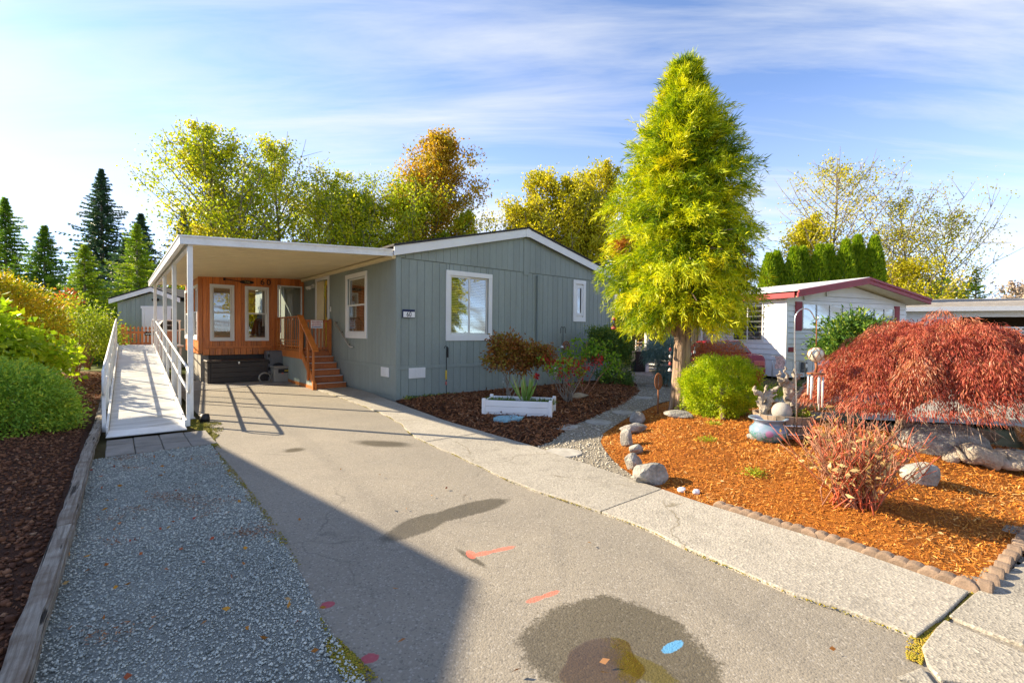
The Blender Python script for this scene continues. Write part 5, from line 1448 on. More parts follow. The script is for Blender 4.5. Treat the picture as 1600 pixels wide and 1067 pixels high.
b_.build('fabric', 'cloth_floral', cl)
k = MB(); k.tube([(-.3, .06, 0), (-.3, .06, .86), (1.4, .06, .60), (1.4, .06, 0)], .015, 6); k.build('rail', 'steel', cl)
for z in (.2, .4): 
    k = MB(); k.tube([(-.3, .06, z), (1.4, .06, z * .8)], .008, 5); k.build('wire', 'steel', cl)
vt = thing('utility_meter', 'small gray meter box at the foot of the white home', 'meter', Vector((NW[0], NW[1], .0)), NROT)
B('case', 'gray_resin', vt, (.75, -.14, .18), (1.0, -.04, .55), .02); B('cap', 'steel', vt, (.80, -.18, .34), (.95, -.14, .5), .02)

# long low home at far right with open carport and lattice
fr = thing('low_home', 'long low white home with gray shingle roof and open carport at far right', 'house', Vector((20.0, 24.6, 0)), math.atan2(-2.2, 5.6))
k = MB(); k.prism([(-.6, 2.98), (3.6, 3.62), (7.8, 2.98), (7.8, 2.92), (3.6, 3.55), (-.6, 2.92)], -3, 20, 'x'); k.build('roof', 'shingle_gray', fr)
for i in range(9):
    y0 = -.6 + i * .46; z0 = 2.985 + i * .0702
    k = MB(); k.add([(-3, y0, z0 + .03), (20, y0, z0 + .03), (20, y0 + .47, z0 + .083), (-3, y0 + .47, z0 + .083), (-3, y0, z0), (20, y0, z0), (20, y0 + .47, z0 + .05), (-3, y0 + .47, z0 + .05)], [(0, 1, 2, 3), (0, 4, 5, 1)]); k.build('shingle_course', 'shingle_gray', fr)
B('fascia', 'white_trim', fr, (-3, -.66, 2.78), (20, -.61, 3.0), .004)
B('header', 'white_trim', fr, (-3, -.2, 2.50), (20, -.1, 2.80), .004)
B('back_wall', 'interior', fr, (-3, 4.2, 0), (20, 4.3, 2.8), .004)
B('ceiling', 'interior', fr, (-3, -.1, 2.74), (20, 4.2, 2.78), .004)
B('wall', 'white_lap', fr, (-3, -.18, 0), (2.4, -.1, 2.5), .004)
for x in (2.4, 5.35, 5.85): B('post', 'white_trim', fr, (x, -.2, 0), (x + .16, -.06, 2.5), .006)
B('post', 'white_trim', fr, (6.0, -.21, 0), (6.35, -.05, 2.5), .006)
lattice(fr, 2.56, 5.35, .9, 1.95, 'white_trim', .16, -.12, wd=.045); B('rail', 'white_trim', fr, (2.56, -.16, 1.95), (5.9, -.1, 2.02), .004)
lattice(fr, 5.51, 5.85, .9, 1.95, 'white_trim', .16, -.12, wd=.045)
lattice(fr, 2.56, 5.35, 0, .9, 'white_trim', .16, -.12, wd=.045)
hc = thing('carport_chime', 'wind chime on a long cord in the open carport at far right', 'wind chime', Vector((0, 0, 0)))
pf_ = Vector((20.0, 24.6, 0)) + Matrix.Rotation(math.atan2(-2.2, 5.6), 3, 'Z') @ Vector((7.05, -.3, 0)); hc.location = pf_
k = MB(); k.tube([(0, 0, 2.6), (0, 0, 1.75)], .018, 6); k.build('cord', 'interior_wood', hc)
k = MB(); k.lathe([(0, 1.75), (.09, 1.70), (.12, 1.5), (.1, 1.38), (0, 1.36)], 10); k.build('bell', 'stone_round', hc)

# neighbour house just outside the frame at left, whose roof edge shades the foreground
nh = thing('shade_home', 'gray-roofed home standing just left of the driveway', 'house', Vector(W(-7.56, -.90)), HROT + R(7.7))
HZ = 4.0
B('wall', 'white_lap', nh, (-7.5, .35, 0), (-.4, 6.7, HZ - .2), .01)
k = MB(); k.prism([(-8, HZ - .18), (0, HZ - .18), (0, HZ), (-4, HZ + 1.33), (-8, HZ)], .0, 7.2, 'y'); k.build('roof', 'shingle', nh)

# ------------------------------------------------------------------ garden things
def rock(label, px, py, dims, seed, m='rock', z=0.0, rz=0.0, group='rocks edging the orange mulch bed', h=None):
    p = on_bed(px, py, h) if h else ground(px, py, z)
    o = link('rock', rock_mesh(seed, dims), m)
    zz = float(h(p[0], p[1])[0]) if h else z
    o.location = (p[0], p[1], zz); o.rotation_euler = (0, 0, rz)
    return tag(o, label, 'rock', group)
rock('largest pale gray rock at the front of the mulch bed edge', 1016, 754, (.19, .15, .14), 3, h=h_bed, rz=.3)
rock('gray rock leaning behind the largest rock at the bed edge', 990, 731, (.17, .10, .11), 12, h=h_bed, rz=.9)
rock('small rough gray rock second from the walk along the bed edge', 992, 708, (.10, .09, .08), 21, h=h_bed)
rock('upright gray rock below the flat rock on the bed edge', 979, 696, (.10, .12, .15), 33, h=h_bed, rz=.5)
rock('flat gray rock in the middle of the bed edge row', 990, 677, (.24, .13, .10), 41, h=h_bed, rz=.2)
rock('gray rock farthest along the bed edge row beside the path', 997, 662, (.15, .12, .13), 52, h=h_bed)
rock('low gray rock at the foot of the yellow-green conifer', 1060, 652, (.26, .16, .08), 64, h=h_bed, rz=-.2, group=None)
rock('two-toned gray rock right of the red-stemmed shrub', 1440, 752, (.20, .14, .15), 71, h=h_bed, rz=.1, group=None)
rock('large mossy gray boulder under the red maple', 1480, 708, (.52, .28, .27), 86, h=h_bed, rz=-.4, group=None)
rock('brown half-buried rock in the dark mulch bed', 905, 622, (.22, .15, .08), 93, 'rock_brown', h=h_dark, group=None)
rock('tiny white stone near the front of the orange mulch', 1065, 768, (.045, .035, .03), 95, 'plate_white', h=h_bed, group='white stones in the mulch')
rock('tiny white stone close to the scalloped edging', 1088, 771, (.04, .03, .03), 96, 'plate_white', h=h_bed, group='white stones in the mulch')
rock('gray stone at the right frame edge beside the driftwood', 1592, 722, (.16, .12, .12), 97, h=h_bed, group=None)
rock('low flat stone left of the blue pot', 1178, 686, (.10, .08, .06), 98, h=h_bed, group=None)
# driftwood lying at far right, built as twisting tapered limbs
def limb(p, q, r0, r1, wob, n=9, seed=0):
    p, q = Vector(p), Vector(q); r = random.Random(seed); out = []; rad = []
    for i in range(n):
        f = i / (n - 1)
        out.append(p.lerp(q, f) + Vector((r.uniform(-1, 1), r.uniform(-1, 1), r.uniform(-1, 1))) * wob * math.sin(math.pi * f)); rad.append((r0 * (1 - f) + r1 * f) * r.uniform(.85, 1.18))
    return out, rad
p0 = on_bed(1560, 735, h_bed); z0 = float(h_bed(p0[0], p0[1])[0])
dw = thing('driftwood_log', 'gray driftwood log lying in the mulch at far right', 'driftwood', (p0[0], p0[1], z0))
k = MB(); k.tube(*limb((-.28, .12, .16), (.55, -.08, .05), .12, .07, .05, 11, 4), 10); k.tube(*limb((-.28, .12, .16), (-.42, .2, .05), .10, .05, .02, 6, 5), 8); k.build('trunk', 'driftwood', dw)
k = MB(); k.tube(*limb((0, 0, .1), (.18, -.22, .06), .06, .04, .03, 7, 6), 8); k.build('branch', 'driftwood', dw)
# low stone edging behind the maple
for i, (px, py, lb) in enumerate(((1395, 690, 'left block of the stone curb under the red maple'), (1455, 692, 'middle block of the stone curb under the red maple'), (1545, 706, 'right block of the stone curb under the red maple'), (1300, 672, 'stacked gray block left of the green pot under the maple'))):
    p = ground(px, py); o = link('curb_block', rock_mesh(120 + i, (.34, .11, .12), 12), 'block_tan' if i < 3 else 'rock'); o.location = (p[0] + .1, p[1] + .35, .05); o.rotation_euler = (0, 0, R(-28)); tag(o, lb, 'stone block', 'stone curb blocks under the maple' if i < 3 else None)
gp = thing('green_planter', 'pale green pot half hidden under the red maple', 'pot', (ground(1325, 668)[0], ground(1325, 668)[1], .05))
k = MB(); k.lathe([(0, 0), (.15, 0), (.19, .25), (.2, .36), (.23, .37), (.23, .41), (.19, .41), (.17, .3), (0, .3)], 20); k.build('body', 'green_pot', gp)

# scalloped edging stones: along the walk, then along the sidewalk
row1 = [loc(*p) for p in ((1122, 796), (1200, 822), (1300, 852), (1400, 886), (1506, 922))]
pts = []
tot = 0
L_ = [0]
for a, b in zip(row1[:-1], row1[1:]): L_.append(L_[-1] + math.dist(a, b))
N1 = 21
edge_proto = None
ORD = 'nearest second third fourth fifth sixth seventh eighth ninth tenth eleventh twelfth thirteenth fourteenth fifteenth sixteenth seventeenth eighteenth nineteenth twentieth farthest'.split()
def edging(s, t, ang, kind, number=0):
    global edge_proto
    if edge_proto is None:
        k = MB(); k.prism([(-.066, -.03), (.066, -.03)] + [(.066 * math.cos(a), .008 + .055 * math.sin(a)) for a in np.linspace(0, math.pi, 11)], -.036, .036, 'x')
        edge_proto = k.build('edging_stone', 'block_tan', None, bevel=.014)
        o = edge_proto
    else:
        o = edge_proto.copy(); COL.objects.link(o)
    o.location = Vector(W(s, t)); o.rotation_euler = (rng.normal(0, .05), rng.normal(0, .05), HROT + ang + rng.normal(0, .08))
    sc = rng.uniform(.92, 1.05); o.scale = (sc, sc, rng.uniform(.9, 1.06))
    tag(o, 'brown scalloped edging stone, %s from the mulch corner along the walk' % ORD[number] if kind else 'brown edging stone, %s from the mulch corner along the sidewalk' % ORD[number], 'edging stone', 'scalloped edging stones along the walk' if kind else 'edging stones along the sidewalk')
for i in range(N1):
    d = L_[-1] * i / (N1 - 1)
    j = min(max(0, int(np.searchsorted(L_, d)) - 1), len(row1) - 2); f = (d - L_[j]) / (L_[j + 1] - L_[j])
    edging(row1[j][0] * (1 - f) + row1[j + 1][0] * f + .05, row1[j][1] * (1 - f) + row1[j + 1][1] * f, 0, True, N1 - 1 - i)
for i in range(16):
    edging(-.80 + .142 * i, -9.50 - .012 * i, R(90), False, i)

# blue pot, half barrel with driftwood, gazing ball, shepherd's hook, chimes
pz = on_bed(1200, 690, h_bed); z0 = float(h_bed(pz[0], pz[1])[0]) + .005
pot = thing('blue_pot', 'squat pale blue glazed pot with painted flower before the barrel', 'pot', (pz[0], pz[1], z0), .2)
def glaze():
    m, ns, ls = nodes_of('blue_glaze'); nt = m.node_tree
    tcn = nt.nodes.new('ShaderNodeTexCoord'); o3 = tcn.outputs['Object']
    c = mix_rgb(nt, maprange(nt, noise(nt, o3, 9, 4), .35, .65), (.16, .26, .34, 1), (.25, .29, .39, 1))
    sp_ = nt.nodes.new('ShaderNodeSeparateXYZ'); ls.new(o3, sp_.inputs[0])
    band = maprange(nt, noise(nt, o3, 26, 3), .48, .56); bz = sh(nt, 'ShaderNodeMath', operation='LESS_THAN'); ls.new(sp_.outputs[2], bz.inputs[0]); bz.inputs[1].default_value = .15
    mm_ = sh(nt, 'ShaderNodeMath', operation='MULTIPLY'); ls.new(band, mm_.inputs[0]); ls.new(bz.outputs[0], mm_.inputs[1])
    c = mix_rgb(nt, mm_.outputs[0], c, (.05, .24, .20, 1))
    dist = nt.nodes.new('ShaderNodeVectorMath'); dist.operation = 'DISTANCE'; ls.new(o3, dist.inputs[0]); dist.inputs[1].default_value = (-.14, -.19, .14)
    c = mix_rgb(nt, maprange(nt, dist.outputs['Value'], .055, .04), c, (.36, .17, .31, 1))
    finish(nt, c, .16, None, spec=.6)
glaze()
k = MB(); k.lathe([(0, 0), (.13, 0), (.15, .015), (.215, .07), (.245, .13), (.235, .19), (.19, .235), (.17, .26), (.185, .285), (.23, .315), (.255, .325), (.25, .335), (.215, .325), (.165, .285), (.15, .25), (.15, .2), (0, .2)], 40); k.build('body', 'blue_glaze', pot); pot.scale = (.95, .95, .95)
bpz = on_bed(1236, 688, h_bed); bz_ = float(h_bed(bpz[0], bpz[1])[0]) + .02
bx_, by_ = bpz[0] + .04, bpz[1] + .28
brl = thing('half_barrel', 'weathered half barrel planter with metal hoop behind the blue pot', 'barrel', (bx_, by_, bz_))
NS = 22
for i in range(NS):
    a0, a1 = 2 * math.pi * i / NS + .012, 2 * math.pi * (i + 1) / NS - .012
    vs = []
    for z, r_ in ((0, .30), (.14, .345), (.30, .375)):
        for rr in (r_, r_ - .03):
            for a in (a0, a1): vs.append((rr * math.cos(a), rr * math.sin(a), z + (.006 * math.sin(i * 5.1) if z > .2 else 0)))
    fs = []
    for j in range(2):
        o_ = j * 4
        fs += [(o_, o_ + 1, o_ + 5, o_ + 4), (o_ + 2, o_ + 6, o_ + 7, o_ + 3), (o_, o_ + 4, o_ + 6, o_ + 2), (o_ + 1, o_ + 3, o_ + 7, o_ + 5)]
    fs += [(0, 2, 3, 1), (8, 9, 11, 10)]
    MB().add(vs, fs).build('stave', 'barrel_wood', brl)
for z, r_ in ((.04, .315), (.16, .355)):
    k = MB(); k.lathe([(r_, z), (r_ + .008, z), (r_ + .014, z + .035), (r_ + .004, z + .035), (r_, z)], 32); k.build('hoop', 'steel', brl)
k = MB(); k.lathe([(0, .26), (.2, .27), (.345, .25)], 24); k.build('soil', 'soil', brl)
ds_ = thing('driftwood_piece', 'gnarled pale driftwood standing in the half barrel', 'driftwood', (bx_, by_, bz_ + .25)); ds_.scale = (1.15, 1.1, 1.15)
def root_cluster(limbs, parent, name):
    k = MB()
    for i, (p, q_, r0, r1) in enumerate(limbs):
        pts_, rad_ = limb(p, q_, r0, r1, .045, 10, i * 7 + 1)
        k.tube(pts_, rad_, 9)
    o = k.build(name, 'driftwood', parent)
    md = o.modifiers.new('remesh', 'REMESH'); md.mode = 'VOXEL'; md.voxel_size = .010
    dp = o.modifiers.new('disp', 'DISPLACE'); tx_ = bpy.data.textures.new('grain', 'CLOUDS'); tx_.noise_scale = .06; dp.texture = tx_; dp.strength = .018
    return o
root_cluster([((-.22, 0, 0), (-.25, .02, .26), .05, .035), ((-.25, .02, .26), (-.32, .05, .36), .03, .012), ((-.24, .02, .2), (-.17, .05, .37), .03, .012), ((-.2, .02, .05), (-.12, .04, .30), .045, .03), ((-.12, .04, .3), (-.05, 0, .36), .026, .010), ((-.14, .04, .2), (-.08, -.03, .27), .025, .01)], ds_, 'stump')
root_cluster([((.18, .02, 0), (.06, .04, .34), .065, .04), ((.06, .04, .34), (-.03, .03, .55), .032, .011), ((.1, .03, .25), (.15, .02, .58), .038, .012), ((.15, .02, .2), (.30, .04, .36), .034, .010), ((.2, 0, .08), (.36, .02, .22), .034, .010), ((.07, .03, .36), (.01, -.05, .47), .026, .009), ((.14, 0, .42), (.24, .02, .52), .022, .009), ((.10, .03, .30), (.05, .06, .60), .026, .009), ((.22, .02, .28), (.27, -.04, .46), .022, .008), ((.16, 0, .1), (.05, -.1, .18), .035, .012), ((.03, .03, .44), (-.09, .0, .50), .02, .008)], ds_, 'root')
gb = MB(); gb.lathe([(.125 * math.sin(a), .125 - .125 * math.cos(a)) for a in np.linspace(0, math.pi, 18)], 28)
o = gb.build('stone_ball', 'stone_round', None, (bx_ - .10, by_ - .16, bz_ + .22)); tag(o, 'mottled round stone ball resting in the half barrel', 'ball')
hk = on_bed(1243, 692, h_bed); hz_ = float(h_bed(hk[0], hk[1])[0])
hook = thing('shepherd_hook', 'tall thin gray iron shepherd hook holding a glass globe chime', 'plant hook', (hk[0], hk[1], hz_))
top = 1.86 - hz_
k = MB(); pts_ = [(0.02, 0, -.1), (0.0, 0, .6), (-.035, 0, 1.2), (-.04, 0, top - .2)] + [(-.04 + .125 - .125 * math.cos(a), 0, top - .13 + .155 * math.sin(a)) for a in np.linspace(.2, math.pi - .5, 10)] + [(.215, 0, top - .10), (.245, 0, top - .13), (.265, 0, top - .10), (.262, 0, top - .06)]
k.tube(pts_, .0085, 8); k.build('rod', 'steel', hook)
chm = thing('wind_chime', 'hanging glass globe wind chime with silver tubes', 'wind chime', (hk[0] + .245, hk[1], 0))
k = MB(); k.tube([(0, 0, top + hz_ - .13), (0, 0, 1.40)], .006, 6); k.build('chain', 'rust_iron', chm)
k = MB(); k.lathe([(0, -.10), (.04, -.095), (.085, -.05), (.098, 0), (.085, .05), (.04, .085), (0, .09)], 20, (0, 0, 1.29)); k.build('globe', 'pale_glass', chm)
k = MB()
for i in range(7):
    for s in (-1, 1): k.tube([(.101 * math.sin(t) * math.cos(2 * math.pi * i / 7 + s * .5 * t), .101 * math.sin(t) * math.sin(2 * math.pi * i / 7 + s * .5 * t), 1.29 - .092 * math.cos(t)) for t in np.linspace(.3, 2.9, 8)], .0035, 4)
k.build('net', 'rust_iron', chm)
k = MB(); k.tube([(0, 0, 1.2), (.01, 0, 1.12), (0, 0, 1.06)], .018, 6); k.lathe([(0, 1.055), (.10, 1.05), (.10, 1.03), (0, 1.03)], 14); k.build('collar', 'rust_iron', chm)
for i in range(6):
    a = 2 * math.pi * i / 6 + .4; zb = .56 + .05 * ((i * 5) % 6) 
    k = MB(); k.tube([(.08 * math.cos(a), .08 * math.sin(a), zb), (.08 * math.cos(a), .08 * math.sin(a), 1.0)], .012, 8); k.tube([(.08 * math.cos(a), .08 * math.sin(a), 1.0), (.08 * math.cos(a), .08 * math.sin(a), 1.035)], .003, 4); k.build('chime_tube', 'white_metal', chm)

# rusty garden stake by the tree
gs = on_bed(1028, 648, h_bed); gz = float(h_bed(gs[0], gs[1])[0])
stk = thing('garden_stake', 'rusty garden stake with oval openwork head left of the conifer trunk', 'garden stake', (gs[0], gs[1], gz))
k = MB(); k.tube([(0, 0, -.1), (0, 0, .48)], .014, 6); k.build('rod', 'rust_iron', stk)
k = MB()
for s in (1, .62, .28): k.tube([(.065 * s * math.cos(a), 0, .62 + .15 * math.sin(a)) for a in np.linspace(0, 2 * math.pi, 21)[:-1]], .009, 6, True)
k.build('head', 'rust_iron', stk)

# white planter box with iris and grass; blue stepping stone
c1, c2 = ground(755, 656), ground(860, 660)
mid = (c1 + c2) / 2; ang = math.atan2(c2[1] - c1[1], c2[0] - c1[0]); PLW = float(np.linalg.norm(c2 - c1)); PLD = .62
pl = thing('planter_box', 'low white vinyl planter box in the dark mulch bed', 'planter', (mid[0], mid[1], .02), ang + R(-2))
for j in range(3):
    z0_, z1_ = .01 + j * .108, .114 + j * .108
    B('board', 'white_trim', pl, (-PLW / 2, 0, z0_), (PLW / 2, .035, z1_), .005); B('board', 'white_trim', pl, (-PLW / 2, PLD - .035, z0_), (PLW / 2, PLD, z1_), .005)
    B('board', 'white_trim', pl, (-PLW / 2, .035, z0_), (-PLW / 2 + .035, PLD - .035, z1_), .005); B('board', 'white_trim', pl, (PLW / 2 - .035, .035, z0_), (PLW / 2, PLD - .035, z1_), .005)
for sx in (-1, 1):
    for y in (-.018, PLD - .04): B('corner_post', 'white_trim', pl, (sx * PLW / 2 - .03, y, -.02), (sx * PLW / 2 + .03, y + .06, .36), .006)
B('soil', 'soil', pl, (-PLW / 2 + .03, .03, .0), (PLW / 2 - .03, PLD - .03, .26), .004)
def to_world(o, p): 
    c_, s_ = math.cos(o.rotation_euler.z), math.sin(o.rotation_euler.z)
    return (o.location.x + p[0] * c_ - p[1] * s_, o.location.y + p[0] * s_ + p[1] * c_, o.location.z + p[2])
iris = thing('iris_clump', 'clump of sword-leaved iris rising from the white planter box', 'plant', to_world(pl, (.10, .30, .26)))
n = 40; a = rng.uniform(0, 2 * math.pi, n); tilt = rng.uniform(.05, .75, n) ** 1.2
foliage('blade', 'iris_leaf', iris, np.stack([.05 * np.cos(a), .05 * np.sin(a), np.zeros(n)], 1), np.stack([np.cos(a) * np.sin(tilt), np.sin(a) * np.sin(tilt), np.cos(tilt)], 1), rng.uniform(.3, .62, n), .035, rng.uniform(size=n), .3, .05)
for sgn_, lb in ((-1, 'left'), (1, 'right')):
    gt_ = thing('grass_tuft', 'low dark grass filling the %s end of the white planter box' % lb, 'grass', to_world(pl, (sgn_ * .36 + .02, .25, .26)))
    n = 500; pp_ = np.column_stack([rng.uniform(-.26, .26, n), rng.uniform(-.17, .2, n), np.zeros(n)])
    foliage('blade_mass', 'grass_leaf', gt_, pp_, np.column_stack([rng.normal(0, .7, (n, 2)), np.ones(n)]), rng.uniform(.05, .13, n), .010, rng.uniform(size=n), .1, .1)
st_ = ground(795, 664)
o = MB().prism([(.25 * math.cos(t) * (1 + .08 * math.cos(6 * t)), .20 * math.sin(t) * (1 + .08 * math.cos(6 * t))) for t in np.linspace(0, 2 * math.pi, 31)[:-1]], -.03, .035).build('stepping_stone', 'teal_stone', None, (st_[0], st_[1], float(h_dark(st_[0], st_[1])[0]) + .005), .3, bevel=.008)
tag(o, 'blue-green decorative stepping stone in front of the white planter', 'stepping stone')
for i, (px, py, lb) in enumerate(((880, 708, 'round stepping stone nearest the walk on the garden path'), (882, 668, 'round stepping stone second from the walk on the garden path'), (935, 660, 'round stepping stone in the middle of the garden path'), (975, 645, 'stepping stone fourth along the shaded garden path'), (1005, 622, 'stepping stone near the far bend of the garden path'), (1020, 603, 'stepping stone at the far end of the garden path'))):
    p = ground(px, py)
    o = MB().prism([(.24 * math.cos(t) * (1 + .04 * math.cos(3 * t + i)), .22 * math.sin(t)) for t in np.linspace(0, 2 * math.pi, 25)[:-1]], -.03, .018).build('stepping_stone', 'stone_round', None, (p[0], p[1], 0), i, bevel=.008); tag(o, lb, 'stepping stone', 'round stepping stones on the garden path')

# iron hooks and ornaments against the gray wall
def hook_pole(label, s, t, hgt, kind):
    p = W(s, t); z = float(h_dark(p[0], p[1])[0])
    o = thing('garden_hook', label, 'plant hook', (p[0], p[1], z), HROT)
    k = MB()
    if kind == 2:
        k.tube([(0, 0, -.1), (0, 0, hgt - .1)], .010, 6)
        for sg in (-1, 1): k.tube([(0, 0, hgt - .12)] + [(sg * (.045 - .045 * math.cos(a)), 0, hgt - .06 + .06 * math.sin(a)) for a in np.linspace(0, math.pi, 8)] + [(sg * .09, 0, hgt - .16), (sg * .11, 0, hgt - .17)], .009, 6)
    else:
        k.tube([(0, 0, -.1), (0, 0, hgt - .05)] + [(-.03 + .03 * math.cos(a), 0, hgt - .05 + .05 * math.sin(a)) for a in np.linspace(0, math.pi, 7)], .009, 6)
    k.build('rod', 'black_iron', o)
    return o
h1 = hook_pole('slim black garden hook with yellow ornament before the left wall', 1.25, -.12, 1.2, 1)
k = MB(); k.prism([(-.02, .93), (.02, .93), (.02, 1.16), (-.02, 1.2)], -.06, -.045, 'y'); k.build('tag', 'black_iron', h1)
ch1 = thing('hanging_ornament', 'yellow and red ornament strung on the slim black hook', 'ornament', Vector(W(1.21, -.17, .1)), HROT)
k = MB(); k.tube([(0, 0, 1.0), (0, 0, .25)], .004, 4); k.build('string', 'black_iron', ch1)
k = MB(); k.lathe([(0, .30), (.022, .32), (.022, .52), (0, .54)], 8); k.build('float', 'yellow_paint', ch1)
k = MB(); k.lathe([(0, .17), (.02, .19), (.02, .25), (0, .27)], 8); k.build('bead', 'sign_red', ch1)
h2 = hook_pole('double curled black garden hook behind the red-leaved shrub', 4.72, -.65, 1.62, 2)
sd2 = thing('iron_medallion', 'round rusted iron medallion hanging on the double hook', 'ornament', Vector(W(4.80, -.70, 1.18)), HROT)
k = MB(); k.tube([(.13 * math.cos(a), 0, .13 * math.sin(a)) for a in np.linspace(0, 2 * math.pi, 22)[:-1]], .018, 6, True); k.tube([(.075 * math.cos(a), 0, .075 * math.sin(a)) for a in np.linspace(0, 2 * math.pi, 16)[:-1]], .014, 6, True)
for i in range(8): k.tube([(.03 * math.cos(i * .785), 0, .03 * math.sin(i * .785)), (.13 * math.cos(i * .785), 0, .13 * math.sin(i * .785))], .008, 4)
k.build('ring', 'rust_iron', sd2)
bl = thing('feather_chime', 'small bell chime with orange tube left of the iron medallion', 'wind chime', Vector(W(4.60, -.72, 1.05)), HROT)
k = MB(); k.lathe([(0, .16), (.05, .13), (.06, .07), (.02, .06), (0, .06)], 10); k.build('bell', 'steel', bl)
k = MB(); k.tube([(0, 0, -.05), (0, 0, -.2)], .018, 6); k.build('tube', 'yellow_paint', bl)
k = MB(); k.tube([(0, 0, .16), (0, 0, .4)], .003, 4); k.tube([(0, 0, .06), (0, 0, -.06)], .003, 4); k.build('string', 'black_iron', bl)
h3 = hook_pole('black garden hook standing inside the clipped evergreen shrub', 6.55, -.75, 1.62, 1)
fb = ground(790, 624); 
sig = thing('white_lantern', 'small white lantern on a thin rod under the bronze shrub', 'lantern', (fb[0] - .06, fb[1], .05))
k = MB(); k.tube([(0, 0, 0), (0, 0, .62)], .006, 5); k.build('rod', 'steel', sig); B('body', 'plate_white', sig, (-.055, -.04, .60), (.055, .04, .78), .01)
k = MB(); k.lathe([(.08, .78), (0, .85)], 8); k.build('cap', 'plate_white', sig)
lt2 = thing('white_lantern', 'small white lantern hanging between bronze shrub and red-leaved shrub', 'lantern', (ground(868, 618)[0], ground(868, 618)[1], .05))
k = MB(); k.tube([(0, 0, 0), (0, 0, .75)], .006, 5); k.build('rod', 'steel', lt2); B('body', 'plate_white', lt2, (-.04, -.03, .42), (.04, .03, .64), .01)
fl_ = thing('red_pinwheel', 'small red metal flower on a wire beside the iris', 'ornament', (ground(838, 640)[0], ground(838, 640)[1], .03))
k = MB(); k.tube([(0, 0, 0), (0, 0, .62)], .004, 4); k.build('wire', 'black_iron', fl_)
n = 12; a = np.linspace(0, 2 * math.pi, n, endpoint=False); foliage('petal', 'burning_red', fl_, np.tile([0, -.01, .64], (n, 1)), np.stack([np.cos(a), np.full(n, -.2), np.sin(a)], 1), .09, .05, rng.uniform(size=n))
# feeder and chimes hung in the big tree
bf = thing('bird_feeder', 'red hummingbird feeder hanging from the yellow-green conifer', 'bird feeder', (1.98, 9.15, 1.62))
k = MB(); k.tube([(0, 0, .42), (0, 0, .20)], .003, 4); k.build('wire', 'black_iron', bf)
k = MB(); k.lathe([(0, .2), (.03, .18), (.028, .05), (0, .05)], 10); k.build('bottle', 'glass_dim', bf)
k = MB(); k.lathe([(0, .05), (.05, .04), (.055, .02), (.02, 0), (0, 0)], 12); k.lathe([(0, .24), (.035, .22), (.03, .18), (0, .18)], 10); k.build('base', 'sign_red', bf)
for i, (px, py, zt, lb) in enumerate(((1047, 560, 1.45, 'string of shells and red beads left of the conifer trunk'), (1079, 545, 1.40, 'red beaded string just right of the conifer trunk'), (1085, 553, 1.5, 'string ending in a white bell right of the conifer trunk'))):
    d = ray(px, py); p = EYE + d * (9.2 / d[1])
    t3 = thing('hanging_chime', lb, 'wind chime', (p[0], p[1], p[2] - .3), 0, 'strings hanging under the conifer')
    k = MB(); k.tube([(0, 0, .75), (0, 0, 0)], .004, 4); k.build('string', 'steel', t3)
    for j, z in enumerate((.08, .2, .34, .48)):
        k = MB(); k.lathe([(0, z - .035), (.025 if j else .045, z - .03), (.022 if j else .02, z + .02), (0, z + .035)], 8); k.build('bead', ('plate_white', 'sign_red', 'white_trim', 'sign_red')[(j + i) % 4], t3)

# ------------------------------------------------------------------ plants
def sphere_dirs(n, zmin=-1.0):
    d = unit(rng.normal(size=(int(n * 3), 3)))
    return d[d[:, 2] > zmin][:n]
def lumpy(d, amp=.12, seed=0, f=2.3):
    o = seed * 3.7
    return 1 + amp * (np.sin(f * d[:, 0] * 2 + o) * np.sin(f * d[:, 1] * 2.3 + o * 2) + .7 * np.sin(f * d[:, 2] * 3 + o + f * d[:, 0]))
def shrub(name, label, cat, base, rad, zc, m, clumps, per, length, width, spread, amp=.12, zmin=-.5, stems=None, stem_m='stem_brown', fill=.25, group=None, droop=0.0, out=.8, seed=1, rz=0.0, jitter=.08, flat=None):
    """leafy mass: clumps of real leaves over an uneven body, on its own stems"""
    t = thing(name, label, cat, base, rz, group)
    d = sphere_dirs(clumps, zmin)
    k = lumpy(d, amp, seed)[:, None]
    depth = np.where(rng.uniform(size=len(d)) < fill, rng.uniform(.35, .9, len(d)), rng.normal(1, jitter, len(d)))[:, None]
    c = d * k * depth * np.array(rad) + np.array([0, 0, zc])
    if flat is not None: c[:, 2] = np.minimum(c[:, 2], flat + rng.normal(0, .02, len(c)))
    n = len(c) * per
    tone_c = np.repeat(rng.uniform(0, 1, len(c)), per)
    pts = np.repeat(c, per, 0) + rng.normal(0, spread, (n, 3))
    dirs = np.repeat(d, per, 0) * out + rng.normal(0, .6, (n, 3)) + np.array([0, 0, -droop])
    pts[:, 2] = np.maximum(pts[:, 2], .02)
    foliage('foliage', m, t, pts, dirs, length * rng.uniform(.6, 1.25, n), width * rng.uniform(.7, 1.2, n), tone_c * .6 + rng.uniform(0, .4, n))
    if stems:
        r = random.Random(seed)
        for i in range(stems):
            a = r.uniform(0, 6.28); e = Vector((math.cos(a) * rad[0] * r.uniform(.2, .65), math.sin(a) * rad[1] * r.uniform(.2, .65), zc + rad[2] * r.uniform(-.1, .4)))
            b = Vector((r.uniform(-.06, .06), r.uniform(-.06, .06), -.02))
            pts_, rad_ = limb(b, e, .012 + .012 * r.random(), .006, .04, 7, i)
            k2 = MB(); k2.tube(pts_, rad_, 6); k2.build('stem', stem_m, t)
    return t
def gz(px, py, h=None, z=0.0):
    p = on_bed(px, py, h) if h else ground(px, py, z)
    return (p[0], p[1], float(h(p[0], p[1])[0]) if h else z)

